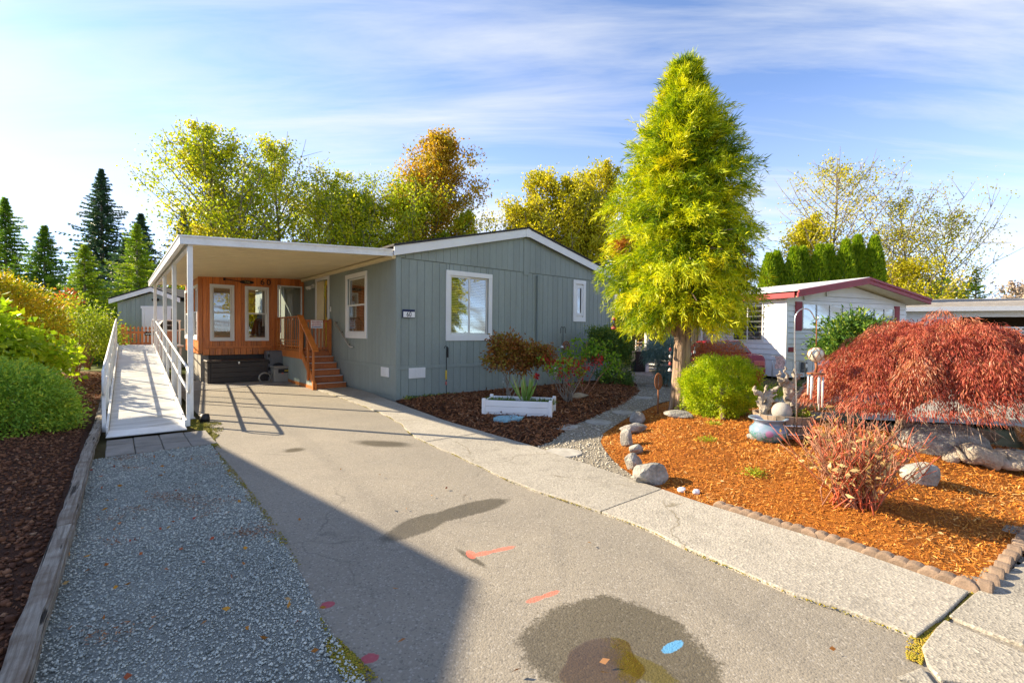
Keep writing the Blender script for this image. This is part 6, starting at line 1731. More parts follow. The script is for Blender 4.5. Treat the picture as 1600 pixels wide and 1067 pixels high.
# --- yellow-green conifer
def cryptomeria():
    b = gz(1062, 641, h_bed); H = 6.60 - b[2]
    t = thing('conifer_tree', 'tall yellow-green conifer with feathery drooping sprays and bare lower trunk', 'tree', b)
    k = MB(); zs = np.linspace(-.05, H * .93, 16)
    k.tube([(.03 * math.sin(z * 1.3), .03 * math.cos(z * 1.7), z) for z in zs], [.20 if z < .05 else max(.012, .165 * (1 - z / (H * 1.0)) + .02) for z in zs], 14); k.build('trunk', 'bark', t)
    k = MB()
    for a in (.4, 1.9, 3.4, 5.0): k.tube([(.12 * math.cos(a), .12 * math.sin(a), .40), (.15 * math.cos(a), .15 * math.sin(a), .14), (.21 * math.cos(a), .21 * math.sin(a), -.05)], [.05, .06, .05], 8)
    k.build('root_flare', 'bark', t)
    R_z = lambda z: np.interp(z, [1.6, 1.9, 2.35, 2.8, 3.4, 4.15, 4.9, 5.5, 6.05, 6.5], [.52, .98, 1.36, 1.48, 1.34, 1.02, .75, .49, .28, .07])
    P, D, T, Ln, Wd = [], [], [], [], []
    dead = []
    brk = MB()
    nb = 520
    for i in range(nb):
        f = (i + rng.uniform(0, 1)) / nb
        z = 1.92 + (H - 2.02) * (f ** 1.05)
        az = i * 2.399963 + rng.normal(0, .25)
        lob = 1 + .10 * math.sin(az * 2 + z * 1.3 + 2) + .10 * math.sin(az * 3 - z * 2.1) + .06 * math.sin(az * 5 + z * 4)
        L = float(R_z(z)) * lob * (rng.uniform(.85, 1.06) if i % 2 else rng.uniform(.5, .85))
        rise = float(np.interp(f, [0, .35, 1], [.12, .45, 1.5])); sag = float(np.interp(f, [0, .4, 1], [.40, .18, .0])) * L
        outd = np.array([math.cos(az), math.sin(az), 0]); sided = np.array([-math.sin(az), math.cos(az), 0])
        o = np.array([0, 0, z - .3 * rise * L])
        at_ = lambda s_: o + outd * L * s_ + np.array([0, 0, L * rise * .55 * s_ - sag * s_ ** 2.4])
        if L > .7 and i % 2:
            brk.tube([tuple(at_(q)) for q in np.linspace(0, .85, 6)], list(np.linspace(.03, .008, 6)), 6)
        bt = rng.normal(.45, .17); isd = rng.uniform() < .035 and z < 4.2
        nsub = 7 + int(14 * L)
        for j_ in range(nsub):
            # a hanging shoot: a string of tufts off the bough
            s_ = (rng.uniform(.35, 1.0) ** .7 if j_ % 4 else rng.uniform(.08, .6)) if L > .5 else rng.uniform(.1, 1)
            st = at_(s_) + sided * rng.normal(0, .16 * min(L, 1.2)) * (1.2 - .4 * s_)
            ln = rng.uniform(.16, .34) * (1 if z < 5.5 else .75)
            dn = float(np.interp(f, [0, .4, .8, 1], [-.75, -.2, .4, 1.1])) + rng.normal(0, .3)
            ax = unit(outd * rng.uniform(.4, 1.0) + sided * rng.normal(0, .45) + np.array([0, 0, dn]))
            tt = bt + rng.normal(0, .10)
            m_ = 23
            u = rng.uniform(0, 1, m_)
            base = st + ax * (u * ln)[:, None] + np.array([0, 0, -.10]) * (u ** 2)[:, None] * (1 if f < .7 else 0) + rng.normal(0, .022, (m_, 3))
            dd = ax * 1.0 + rng.normal(0, .48, (m_, 3)) + np.array([0, 0, -.15])
            if isd and s_ < .85:
                dead.append((base, dd)); continue
            P.append(base); D.append(dd); T.append(np.clip(tt + rng.normal(0, .10, m_) + .28 * (u - .5), 0, 1)); Ln.append(rng.uniform(.08, .17, m_)); Wd.append(rng.uniform(.011, .018, m_))
    P, D, T, Ln, Wd = map(np.concatenate, (P, D, T, Ln, Wd))
    foliage('foliage', 'cryptomeria', t, P, D, Ln, Wd, T, .3, .12)
    if dead:
        P2 = np.concatenate([x[0] for x in dead]); D2 = np.concatenate([x[1] for x in dead])
        o = foliage('dead_foliage', 'dead_spray', t, P2, D2, .13, .02, rng.uniform(size=len(P2)), .3, .1); o['label'] = 'rust brown dead sprays among the green'
    brk.build('limb', 'bark', t)
    k = MB(); k.tube([(0, 0, 1.35), (-.35, -.1, 1.62), (-.55, -.12, 2.1), (-.6, -.12, 2.7)], [.05, .045, .035, .02], 8); k.tube([(-.35, -.1, 1.62), (-.7, -.15, 1.75), (-.95, -.2, 2.1)], [.035, .03, .015], 6); k.build('limb', 'bark', t)
cryptomeria()

# --- round yew
yb = gz(1118, 652, h_bed); yb = (yb[0] + .19, yb[1] + .22, yb[2])
yw = shrub('yew_shrub', 'rounded clipped lime-green yew right of the conifer trunk', 'shrub', yb, (.60, .55, .46), .49, 'yew', 1300, 40, .042, .012, .034, .17, -.98, None, fill=.12, out=1.0, seed=4, jitter=.06)
for a, q_ in (((-.16, -.42, -.03), (-.10, -.2, .5)), ((.1, .05, -.03), (.15, .1, .6)), ((0, -.1, -.03), (-.25, .0, .6))):
    k = MB(); k.tube(*limb(a, q_, .045, .025, .03, 7, 3), 8); k.build('stem', 'bark', yw)
n = 60; o = foliage('dead_foliage', 'dead_spray', yw, np.array([.36, -.56, .72]) + rng.normal(0, .05, (n, 3)) * [.5, .5, 1.4], rng.normal(size=(n, 3)), .06, .016, rng.uniform(size=n)); o['label'] = 'small orange dead patch'

# --- red laceleaf maple
def maple():
    b = gz(1412, 700, h_bed); b = (b[0] + .05, b[1] + .15, b[2])
    t = thing('japanese_maple', 'broad weeping red laceleaf maple dome at right', 'tree', b)
    cx, cy = .74, .25
    k = MB(); k.tube(*limb((0, 0, -.05), (.06, 0, .5), .085, .07, .02, 6, 1), 10)
    k.build('trunk', 'bark', t)
    lb = MB(); r = random.Random(5)
    rx, ry, top, rim = 1.50, 1.25, 1.56, .66
    for i in range(34):
        a = i * 2.4; rr = r.uniform(.45, .95); ex, ey = cx + rx * rr * math.cos(a), cy + ry * rr * math.sin(a); ez = rim + (top - rim) * math.sqrt(max(0, 1 - rr ** 2)) * .95
        pts_ = [(.06, 0, .45), (.06 + (ex - .06) * .3, ey * .3, .45 + (ez - .45) * .6), (.06 + (ex - .06) * .7, ey * .7, ez - .12), (ex * .95, ey * .95, ez - .2)]
        lb.tube(pts_, [.035, .026, .016, .006], 6)
    lb.build('limb', 'bark', t)
    # sprays hang in overlapping tiers over the dome
    P, D, T, Ln = [], [], [], []
    for i in range(430):
        a = i * 2.399963 + rng.normal(0, .1); rr = math.sqrt((i + .5) / 430) * rng.uniform(.94, 1.04)
        lob = 1 + .07 * math.sin(4 * a + 1) + .05 * math.sin(7 * a)
        x, y = cx + rx * rr * lob * math.cos(a), cy + ry * rr * lob * math.sin(a)
        z = rim + (top - rim) * max(0, 1 - min(rr, 1) ** 2.3) ** .8 + rng.normal(0, .07)
        if rng.uniform() < .25: z -= rng.uniform(.1, .4)
        z = max(z, rim - .02)
        pr = rng.uniform(.13, .26); m_ = int(340 * (pr / .2) ** 1.6)
        b = rng.uniform(0, 6.283, m_); q = np.sqrt(rng.uniform(0, 1, m_)) * pr
        out = np.array([math.cos(a), math.sin(a), 0]); steep = float(np.interp(rr, [0, .5, 1], [.1, .5, 1.3]))
        rad_ = np.stack([np.cos(b), np.sin(b), np.zeros(m_)], 1)
        base = np.array([x, y, z]) + rad_ * q[:, None] + np.stack([np.zeros(m_), np.zeros(m_), -q * q / pr * .9 - (rad_ @ out) * q * steep + rng.normal(0, .022, m_)], 1)
        dd = rad_ * rng.uniform(.2, .9, (m_, 1)) + out * rng.uniform(0, .8, (m_, 1)) + rng.normal(0, .25, (m_, 3)) + np.stack([np.zeros(m_), np.zeros(m_), -.2 - 1.1 * q / pr - .4 * steep], 1)
        base[:, 2] = np.maximum(base[:, 2], .46 + .12 * rng.uniform(size=m_))
        P.append(base); D.append(dd); T.append(np.clip(rng.normal(.42, .2) + rng.normal(0, .16, m_), 0, 1)); Ln.append(rng.uniform(.035, .085, m_))
    P, D, T, Ln = map(np.concatenate, (P, D, T, Ln))
    foliage('foliage', 'maple_red', t, P, D, Ln, .0085, T, .25, -.12)
    # bare inner twigs and thin dry leaf at the skirt
    n = 1500; a = rng.uniform(0, 2 * math.pi, n); rr = rng.uniform(.45, 1.0, n)
    p = np.stack([cx + rx * rr * np.cos(a), cy + ry * rr * np.sin(a), rng.uniform(.42, .85, n) * (1.2 - rr * .4)], 1)
    foliage('twig', 'bare_twig', t, p, np.stack([np.cos(a), np.sin(a), np.full(n, -.8)], 1) + rng.normal(0, .4, (n, 3)), rng.uniform(.12, .3, n), .006, rng.uniform(size=n), .1, -.15)
maple()

# --- red-stemmed shrub with last pale leaves
def redstem():
    b = gz(1335, 788, h_bed)
    t = thing('redstem_shrub', 'half-bare red-stemmed shrub with pale dry leaves in the orange mulch', 'shrub', b)
    k = MB(); k2 = MB(); r = random.Random(11); tips = []
    for i in range(120):
        a = r.uniform(0, 6.283); sp = r.uniform(.05, .58); h = r.uniform(.45, .82) * (1 - .35 * sp)
        b0 = Vector((r.gauss(0, .09), r.gauss(0, .07), -.02)); e = Vector((math.cos(a) * sp * 1.05, math.sin(a) * sp * .8, h))
        pts_, rad_ = limb(b0, e, .0058, .0025, .04, 7, i); kk = k if i % 2 else k2
        kk.tube(pts_, rad_, 5)
        tips.append(e)
        for j in range(5):
            q = Vector(pts_[r.randint(2, 5)]); e2 = q + Vector((r.uniform(-.14, .14), r.uniform(-.12, .12), r.uniform(.05, .22)))
            (k2 if j % 2 else kk).tube([q, q.lerp(e2, .5) + Vector((0, 0, -.01)), e2], [.0035, .0025, .0018], 4); tips.append(e2)
    k.build('stem', 'stem_red', t); k2.build('stem', 'stem_brown', t)
    n = 520; q = np.array([tuple(tips[rng.integers(len(tips))]) for _ in range(n)]) * rng.uniform(.55, 1, (n, 1)) + rng.normal(0, .03, (n, 3))
    q[:, 2] = np.maximum(q[:, 2], .05)
    foliage('foliage', 'pale_leaf', t, q, rng.normal(size=(n, 3)) + [0, 0, -.5], rng.uniform(.05, .10, n), rng.uniform(.02, .04, n), rng.uniform(size=n), .2, .1)
redstem()
# small weeds in the mulch
for i, (px, py, lb) in enumerate(((1178, 742, 'small green weed left of the red-stemmed shrub'), (1105, 690, 'sparse dry weed clump in the middle of the mulch'), (1115, 664, 'small yellowing weed in front of the yew'), (1460, 690, 'tiny green weed at the foot of the maple'))):
    p = gz(px, py, h_bed); t = thing('weed', lb, 'plant', p, 0, 'weeds in the orange mulch'); n = 130
    foliage('foliage', 'rose_leaf', t, np.column_stack([rng.normal(0, .06, (n, 2)), rng.uniform(0, .05, n)]), np.column_stack([rng.normal(0, 1, (n, 2)), rng.uniform(.1, 1, n)]), rng.uniform(.03, .06, n), .012, rng.uniform(.2, 1, n))

# --- shrubs before the gray wall
def multi_stem(t, tops, m, r0=.016, base=.05):
    for i, e in enumerate(tops):
        k = MB(); k.tube(*limb((base * math.cos(i * 2.1), base * math.sin(i * 2.1), -.03), e, r0, .007, .04, 8, i + 2), 7); k.build('stem', m, t)
bp_ = gz(795, 621, h_dark)
br = shrub('bronze_shrub', 'small tree-form shrub with dull bronze leaves beside the white planter', 'shrub', bp_, (.44, .36, .40), .96, 'bronze', 400, 12, .075, .04, .06, .2, -.75, None, fill=.4, droop=.4, seed=3)
k_ = np.array([.62, .10, -.02])
d = sphere_dirs(230, -.8); c = d * lumpy(d, .2, 6)[:, None] * np.array([.36, .3, .27]) * rng.uniform(.5, 1.05, (len(d), 1)) + np.array([.62, .1, .92]); n = len(c) * 11
foliage('foliage', 'bronze', br, np.repeat(c, 11, 0) + rng.normal(0, .06, (n, 3)), np.repeat(d, 11, 0) + rng.normal(0, .6, (n, 3)) + [0, 0, -.4], .07, .036, np.repeat(rng.uniform(size=len(c)), 11) * .6 + rng.uniform(0, .4, n))
multi_stem(br, [(-.22, 0, .85), (.02, .05, .95), (.3, .05, .7), (.5, .1, .85), (-.05, -.03, .8)], 'bark_gray')
rp_ = gz(888, 628, h_dark)
rs = thing('burning_bush', 'many-stemmed shrub with scarlet leaf clusters and lime leaves', 'shrub', rp_)
tops = []
r = random.Random(9)
for i in range(16):
    a = r.uniform(0, 6.28); tops.append((math.cos(a) * r.uniform(.1, .5), math.sin(a) * r.uniform(.1, .38), r.uniform(.5, .82)))
tops += [(-.55, 0, .78), (.48, .05, .85)]
multi_stem(rs, tops, 'bark_gray', .010, .07)
for m_, nm, cnt, per in (('burning_red', 'red_foliage', 34, 12), ('lime_leaf', 'foliage', 46, 10)):
    c = np.array([tops[rng.integers(len(tops))] for _ in range(cnt)]) + rng.normal(0, .09, (cnt, 3)) * [1.1, 1, .8] + [0, 0, .02]
    n = cnt * per
    foliage(nm, m_, rs, np.repeat(c, per, 0) + rng.normal(0, .04, (n, 3)), rng.normal(size=(n, 3)) + [0, 0, .2], rng.uniform(.05, .085, n), rng.uniform(.025, .04, n), rng.uniform(size=n))
d = sphere_dirs(40); 
lm = thing('lime_shrub', 'slender shrub with bright lime hanging leaves behind the scarlet bush', 'shrub', (rp_[0] + .45, rp_[1] + 1.0, rp_[2]))
multi_stem(lm, [(-.35, 0, 1.0), (.1, .05, 1.25), (.45, 0, 1.05), (.65, -.1, .8)], 'stem_brown', .013)
c = np.array([(-.35, 0, 1.0), (-.2, 0, 1.15), (.1, .05, 1.25), (.35, 0, 1.15), (.5, 0, 1.0), (.68, -.1, .8), (.72, -.1, .62), (-.45, 0, .8), (.1, 0, 1.05), (-.05, 0, .85), (.55, -.05, .55)]); c = np.repeat(c, 7, 0) + rng.normal(0, .10, (77, 3)); n = 77 * 8
foliage('foliage', 'lime_leaf', lm, np.repeat(c, 8, 0) + rng.normal(0, .05, (n, 3)), rng.normal(0, .6, (n, 3)) + [0, 0, -.6], rng.uniform(.06, .11, n), rng.uniform(.035, .06, n), rng.uniform(0, .8, n))
ev = W(6.35, -.95)
es = shrub('evergreen_shrub', 'clipped dark evergreen shrub at the right corner of the gray home', 'shrub', (ev[0], ev[1], .03), (.62, .52, .60), 1.04, 'evergreen', 850, 15, .075, .03, .07, .14, -.6, 9, 'stem_brown', fill=.3, seed=8, flat=1.6)
shrub('evergreen_seedling', 'low dark evergreen growth under the clipped evergreen shrub', 'shrub', (ev[0] + .1, ev[1] - .45, .03), (.45, .32, .28), .26, 'evergreen', 220, 12, .07, .03, .06, .2, -.6, 3, fill=.3, seed=9)
# blue weeping conifer, barberry, rhododendron by the white home
bc = W(7.55, -2.05); 
wc = shrub('weeping_cedar', 'blue-gray weeping conifer behind the big trunk', 'shrub', (bc[0], bc[1], 0), (.50, .42, .42), .98, 'blue_cedar', 420, 22, .12, .012, .06, .15, -.5, 5, 'stem_brown', fill=.3, droop=1.0, seed=12)
shrub('weeping_cedar_skirt', 'drooping dark skirt under the blue weeping conifer', 'shrub', (bc[0] + .1, bc[1] - .1, 0), (.34, .32, .42), .45, 'blue_cedar', 160, 22, .13, .012, .06, .15, -.7, 3, fill=.4, droop=1.2, seed=13)
bb = W(6.9, -3.95); shrub('barberry_shrub', 'reddish clipped barberry behind the yew', 'shrub', (bb[0], bb[1], 0), (.72, .5, .42), .92, 'barberry', 620, 16, .04, .02, .06, .1, -.6, 8, 'stem_red', fill=.35, seed=14, flat=1.28)
rd = ground(1300, 590); shrub('rhododendron', 'glossy green rhododendron before the white home window', 'shrub', (rd[0] - .3, rd[1] - 1.6, 0), (1.05, .75, .85), 1.3, 'rhododendron', 560, 14, .17, .055, .10, .2, -.5, 8, 'stem_brown', fill=.3, seed=15)
dl = ground(1212, 632); t = thing('daylily_clump', 'yellowing strap-leaved clump between yew and driftwood', 'plant', (dl[0], dl[1] + .3, .05)); n = 160; a = rng.uniform(0, 6.28, n)
foliage('blade', 'rose_leaf', t, np.column_stack([rng.normal(0, .14, (n, 2)), np.zeros(n)]), np.column_stack([np.cos(a) * .5, np.sin(a) * .5, np.ones(n)]), rng.uniform(.25, .5, n), .022, rng.uniform(.3, 1, n), .2, .15)
bs = thing('barrel_plant', 'low green sedum in the right side of the half barrel', 'plant', (bx_ + .22, by_ - .1, bz_ + .26)); n = 260
foliage('foliage', 'rose_leaf', bs, rng.normal(0, .06, (n, 3)) * [1.2, 1, .5] + [0, 0, .04], rng.normal(size=(n, 3)) + [0, 0, .5], .03, .016, rng.uniform(.3, 1, n))
for i, (px, py, lb) in enumerate(((1290, 604, 'low green plants along the foot of the white home'), (1330, 640, 'patch of grass beside the green pot'))):
    p = ground(px, py); t = thing('ground_plant', lb, 'plant', (p[0], p[1], 0)); n = 500
    foliage('foliage', 'grass_leaf', t, np.column_stack([rng.normal(0, .4, n), rng.normal(0, .12, n), np.zeros(n)]), np.column_stack([rng.normal(0, .6, (n, 2)), np.ones(n)]), rng.uniform(.08, .2, n), .025, rng.uniform(size=n))

# --- left side: round evergreen, hydrangea, autumn hedge
rb = W(-6.36, .45)
shrub('round_shrub', 'broad rounded green shrub in the shade at left edge', 'shrub', (rb[0] - .05, rb[1], .0), (1.10, .95, .66), .30, 'privet', 2300, 19, .060, .022, .06, .07, -.35, 8, 'stem_brown', fill=.18, seed=21, jitter=.05)
hp = W(-7.15, 4.2)
shrub('hydrangea', 'lime and yellow broad-leaved hydrangea between hedge and round shrub', 'shrub', (hp[0], hp[1], .02), (1.0, .8, .75), 1.05, 'hydrangea', 360, 9, .17, .11, .12, .2, -.6, 12, 'stem_brown', fill=.3, droop=.5, seed=22)
shrub('hydrangea', 'smaller lime hydrangea stem nearest the bark bed', 'shrub', (hp[0] + .55, hp[1] + .9, .02), (.5, .5, .5), .85, 'hydrangea', 130, 8, .15, .10, .10, .2, -.6, 6, 'stem_brown', fill=.3, droop=.5, seed=23)
for i, (s, t_, rx, rz_, lb, sd_) in enumerate(((-9.0, 7.4, 1.7, 1.45, 'orange and yellow rhododendron hedge at the left edge', 31), (-7.75, 10.2, 1.6, 1.35, 'orange and yellow hedge shrub behind the hydrangea', 32))):
    p = W(s, t_); shrub('autumn_hedge', lb, 'hedge', (p[0], p[1], 0), (rx, 1.3, rz_), 1.68, 'hedge_autumn', 1700, 14, .10, .042, .09, .12, -.6, 12, 'stem_brown', fill=.22, seed=sd_, group='autumn hedge shrubs')
for i, (s, t_, rx, rz_, zc_, lb) in enumerate(((-5.9, 11.8, 1.1, 1.0, 1.25, 'arching yellow-green shrub beside the top of the ramp'), (-5.7, 14.6, 1.0, .95, 1.2, 'yellow-green shrub beside the shed'))):
    p = W(s, t_); shrub('rose_shrub', lb, 'shrub', (p[0], p[1], 0), (rx, .9, rz_), zc_, 'rose_leaf', 420, 11, .11, .05, .11, .2, -.6, 14, 'stem_brown', fill=.35, droop=.2, seed=41 + i)
p = W(-6.3, 14.0); shrub('maple_sapling', 'red-leaved sapling above the autumn hedge', 'shrub', (p[0], p[1], 0), (.3, .3, .4), 2.5, 'barberry', 26, 7, .12, .08, .10, .2, -.6, 3, 'stem_brown', seed=45, fill=.4)

# --- trees beyond
def deciduous(name, label, base, H, rad, z0, m, limbs, per, leaf, trunk=.02, lean=(0, 0), seed=1, group='alders beyond the homes', sparse=1.0, prof=None, bare=0.0, trunks=1, bark='bark_gray'):
    """trunk, rising limbs and twigs that carry clusters of leaves"""
    t = thing(name, label, 'tree', base, 0, group)
    r = np.random.default_rng(seed)
    prof = prof or ([0, .3, .6, .85, 1], [.75, 1, .85, .5, .12])
    k = MB(); P, D, T = [], [], []
    for tr in range(trunks):
        off = np.array([0, 0, 0.]) if trunks == 1 else np.array([r.normal(0, rad * .3), r.normal(0, rad * .2), 0])
        Ht = H * (1 if tr == 0 else r.uniform(.75, .95))
        axis = lambda f: np.array([off[0] * (.6 + .8 * f) + lean[0] * f ** 1.4 + .02 * H * math.sin(f * 5 + seed + tr), off[1] + lean[1] * f ** 1.4, Ht * f])
        fs = np.linspace(0, .97, 12)
        k.tube([tuple(axis(f) + [0, 0, -.1 if f == 0 else 0]) for f in fs], [max(.02, H * trunk * (1 - f) ** .9) for f in fs], 7)
        for i in range(limbs // trunks):
            f = z0 + (1 - z0) * (i + r.uniform(0, 1)) / (limbs // trunks) * .97
            g = (f - z0) / (1 - z0)
            az = i * 2.4 + r.normal(0, .4)
            L = 1.22 * rad * float(np.interp(g, *prof)) * r.uniform(.55, 1.25)
            el = r.uniform(.35, .75) + .5 * g
            o = axis(f * .92)
            end = o + np.array([math.cos(az) * math.cos(el), math.sin(az) * math.cos(el), math.sin(el)]) * L * 1.25
            ctrl = o + (end - o) * .5 + np.array([math.cos(az), math.sin(az), -.25]) * L * .12
            s = np.linspace(0, 1, 6)[:, None]
            cv = o * (1 - s) ** 2 + 2 * ctrl * s * (1 - s) + end * s ** 2
            k.tube([tuple(q) for q in cv], list(np.linspace(max(.02, H * trunk * .42 * (1 - g * .7)), .012, 6)), 4)
            for j in range(7):
                s_ = r.uniform(.3, 1); q = cv[int(s_ * 5)]; tw = q + r.normal(0, .2, 3) * L * .75 + np.array([0, 0, .06 * L])
                k.tube([tuple(q), tuple((q + tw) / 2 + r.normal(0, .03, 3)), tuple(tw)], [.022, .016, .010], 3)
                if r.uniform() < bare * (.3 + g): continue
                m_ = max(2, int(per * 2.1 * sparse))
                u = r.uniform(.1, 1.1, m_)[:, None]
                P.append(q + (tw - q) * u + r.normal(0, .07 * L + .10, (m_, 3))); D.append(r.normal(size=(m_, 3)) + [0, 0, -.4])
                T.append(np.clip(r.uniform(.15, .85) + r.normal(0, .07, m_), 0, 1))
    k.build('trunk', bark, t)
    P, D, T = np.concatenate(P), np.concatenate(D), np.concatenate(T)
    foliage('crown', m, t, P, D, leaf * .82 * r.uniform(.6, 1.3, len(P)), leaf * .52, T, .15, .1)
    return t
def conifer(name, label, base, H, rad, m, nb, z0=.06, droop=.25, blade=.3, wid=.07, per=16, seed=1, group='conifers at the left', tip=1.0):
    t = thing(name, label, 'tree', base, 0, group)
    r = np.random.default_rng(seed)
    k = MB(); k.tube([(0, 0, -.1), (0, 0, H * .5), (0, 0, H)], [H * .018, H * .011, .015], 7)
    P, D, T = [], [], []
    for i in range(nb):
        f = (i / nb) ** .9; z = H * (z0 + (1 - z0) * f)
        az = i * 2.4 + r.normal(0, .25); L = rad * (1 - f) ** 1.0 * (r.uniform(.4, .8) if i % 4 else r.uniform(.9, 1.35)) + .03
        s = np.linspace(.12, 1, 5 + int(6 * L / rad + 2))
        o = np.array([math.cos(az), math.sin(az), 0])
        q = np.array([0, 0, z]) + o * (s * L)[:, None]
        q[:, 2] += (tip * .22 * s ** 2 - droop * s) * L
        k.tube([tuple(q[0]), tuple(q[len(q) // 2]), tuple(q[-1])], [.02, .014, .006], 3)
        bt = r.uniform(.1, .9)
        for qq, ss in zip(q, s):
            m_ = per; sd = np.array([-o[1], o[0], 0])
            sg = r.choice([-1, 1], m_)
            P.append(qq + r.normal(0, .03, (m_, 3))); D.append(o * .7 + sd * (sg * r.uniform(.2, 1, m_))[:, None] + np.array([0, 0, 1]) * r.normal(-.15, .3, m_)[:, None]); T.append(np.clip(bt + r.normal(0, .15, m_), 0, 1))
    k.build('trunk', 'bark_gray', t)
    P, D, T = np.concatenate(P), np.concatenate(D), np.concatenate(T)
    foliage('crown', m, t, P, D, blade * r.uniform(.6, 1.25, len(P)) * (1.05 - .75 * np.clip(P[:, 2] / H, 0, 1)), wid * (1.05 - .6 * np.clip(P[:, 2] / H, 0, 1)), T, .2, -.1)
    return t
# left conifers
conifer('spruce_tree', 'tall dark blue-green spruce standing alone at left', (-33.5, 38.5, 0), 14.6, 5.4, 'spruce_dark', 400, .04, .28, .42, .10, 16, 51)
conifer('fir_tree', 'green fir rising over the hedge at the left edge', (-27.4, 25.5, 0), 8.6, 4.0, 'conifer_green', 280, .04, .2, .3, .07, 15, 52)
conifer('fir_tree', 'shorter green fir second from the left edge', (-24.3, 24.5, 0), 6.9, 3.4, 'conifer_green', 250, .04, .2, .28, .06, 15, 53)
conifer('fir_tree', 'lime-green young fir above the autumn hedge', (-19.6, 21.6, 0), 5.4, 2.9, 'conifer_lime', 180, .04, .18, .25, .05, 15, 54)
conifer('fir_tree', 'pale green young fir left of the shed', (-18.0, 22.6, 0), 6.6, 3.0, 'conifer_lime', 170, .04, .18, .28, .055, 14, 55)
conifer('cedar_tree', 'dark dense cedar behind the shed at left', (-25.2, 32.0, 0), 9.4, 4.2, 'spruce_dark', 260, .03, .3, .4, .09, 16, 56)
conifer('cedar_tree', 'dark cedar in the shade behind the lime fir', (-27.0, 33.0, 0), 8.0, 4.0, 'spruce_dark', 230, .03, .3, .4, .09, 16, 57)
conifer('cedar_tree', 'pointed dark cedar behind the alder edge', (-25.8, 37.0, 0), 11.0, 3.4, 'spruce_dark', 210, .05, .3, .4, .09, 14, 58)
# alders and cottonwood above the carport
deciduous('alder_tree', 'tall alder with leaning sparse top left above the carport', (-23.0, 40, 0), 19.6, 5.0, .22, 'alder', 90, 17, .30, .012, (-2.0, 0), 61, bare=.14, trunks=3)
deciduous('alder_tree', 'dense alder crown right above the carport roof', (-19.6, 43, 0), 18.8, 4.8, .2, 'alder', 84, 20, .30, .012, (.4, 0), 62, bare=.15, trunks=2)
deciduous('alder_tree', 'low yellow alder spilling behind the shed', (-22.6, 33, 0), 9.0, 3.4, .1, 'alder_gold', 70, 17, .25, .012, (-.5, 0), 63, trunks=2)
deciduous('alder_tree', 'slim alder with thin bare tip between the two crowns', (-14.9, 42, 0), 16.2, 3.8, .15, 'alder', 72, 17, .28, .010, (.3, 0), 64, bare=.35, trunks=2)
deciduous('alder_tree', 'golden alder low above the gray roof edge', (-11.6, 41, 0), 14.3, 4.2, .12, 'alder', 78, 21, .28, .011, (.2, 0), 65, bare=.08, trunks=2)
deciduous('alder_tree', 'yellow-green alder filling behind the carport left', (-26.5, 42, 0), 14.0, 4.2, .1, 'alder', 70, 19, .28, .011, (.2, 0), 77, bare=.1, trunks=2)
deciduous('cottonwood_tree', 'large cottonwood with orange top behind the gray roof', (-7.6, 46, 0), 21.6, 4.4, .2, 'cottonwood', 96, 22, .34, .012, (.3, 0), 66, group=None, bare=.03)
deciduous('alder_tree', 'green alder left side of the cottonwood', (-9.2, 44, 0), 16.4, 4.6, .12, 'alder', 80, 21, .30, .011, (-.2, 0), 67, bare=.05, trunks=2)
deciduous('alder_tree', 'green alder right below the cottonwood top', (-6.4, 44, 0), 13.6, 2.6, .12, 'alder', 64, 21, .30, .011, (.2, 0), 68, bare=.05, trunks=2)
# golden alders behind the gray gable
deciduous('alder_tree', 'golden alder rising over the gray roof ridge', (1.7, 40.5, 0), 16.0, 3.7, .12, 'alder_gold', 84, 21, .29, .011, (-.2, 0), 69, bare=.04, trunks=2)
deciduous('alder_tree', 'golden alder behind the right slope of the gray roof', (5.0, 41, 0), 15.6, 3.6, .12, 'alder_gold', 84, 21, .29, .011, (.1, 0), 70, bare=.04, trunks=2)
deciduous('alder_tree', 'tall golden alder just left of the yellow-green conifer', (8.4, 42, 0), 17.6, 3.8, .12, 'alder_gold', 84, 21, .29, .011, (.1, 0), 71, bare=.04, trunks=2)
# right: arborvitae row, thin alders, small conifer
ax0, ax1 = np.array([15.0, 27.6]), np.array([20.7, 26.6])
fr_ = [0, .1, .23, .34, .46, .58, .70, .84, .95]
hs_ = [6.2, 6.35, 6.5, 6.55, 6.6, 6.65, 6.85, 7.15, 7.0]
ord_ = ['first', 'second', 'third', 'fourth', 'fifth', 'sixth', 'seventh', 'tallest eighth', 'last']
def arborvitae(i, x, y, H):
    t = thing('arborvitae', '%s columnar arborvitae from the left in the clipped row behind the white home' % ord_[i], 'tree', (x, y, 0), i * 1.3, 'columnar arborvitae behind the white home')
    if i == 0:
        n = 9000; z = rng.uniform(0.02, 1, n) ** .85; a = rng.uniform(0, 6.283, n); rr = np.interp(z, [0, .15, .6, .85, 1], [.55, .62, .52, .32, .05]) * (1 + .07 * np.sin(a * 7 + z * 20)) * rng.normal(.97, .06, n)
        p = np.stack([rr * np.cos(a), rr * np.sin(a), z * 6.5], 1)
        foliage('foliage', 'arborvitae', t, p, np.stack([np.cos(a) * .5, np.sin(a) * .5, np.ones(n)], 1) + rng.normal(0, .3, (n, 3)), rng.uniform(.14, .3, n), .07, rng.uniform(size=n), .2, 0)
        k = MB(); k.tube([(0, 0, -.1), (0, 0, 5.9)], [.2, .1], 8); k.build('trunk', 'bark_gray', t)
        arborvitae.proto = t
    else:
        for ch in arborvitae.proto.children:
            c = ch.copy(); COL.objects.link(c); c.parent = t
    t.scale = (1, 1, H / 6.5)
for i, (f, H) in enumerate(zip(fr_, hs_)):
    q = ax0 + (ax1 - ax0) * f; arborvitae(i, float(q[0]), float(q[1]) + .3 * (i % 2), H)
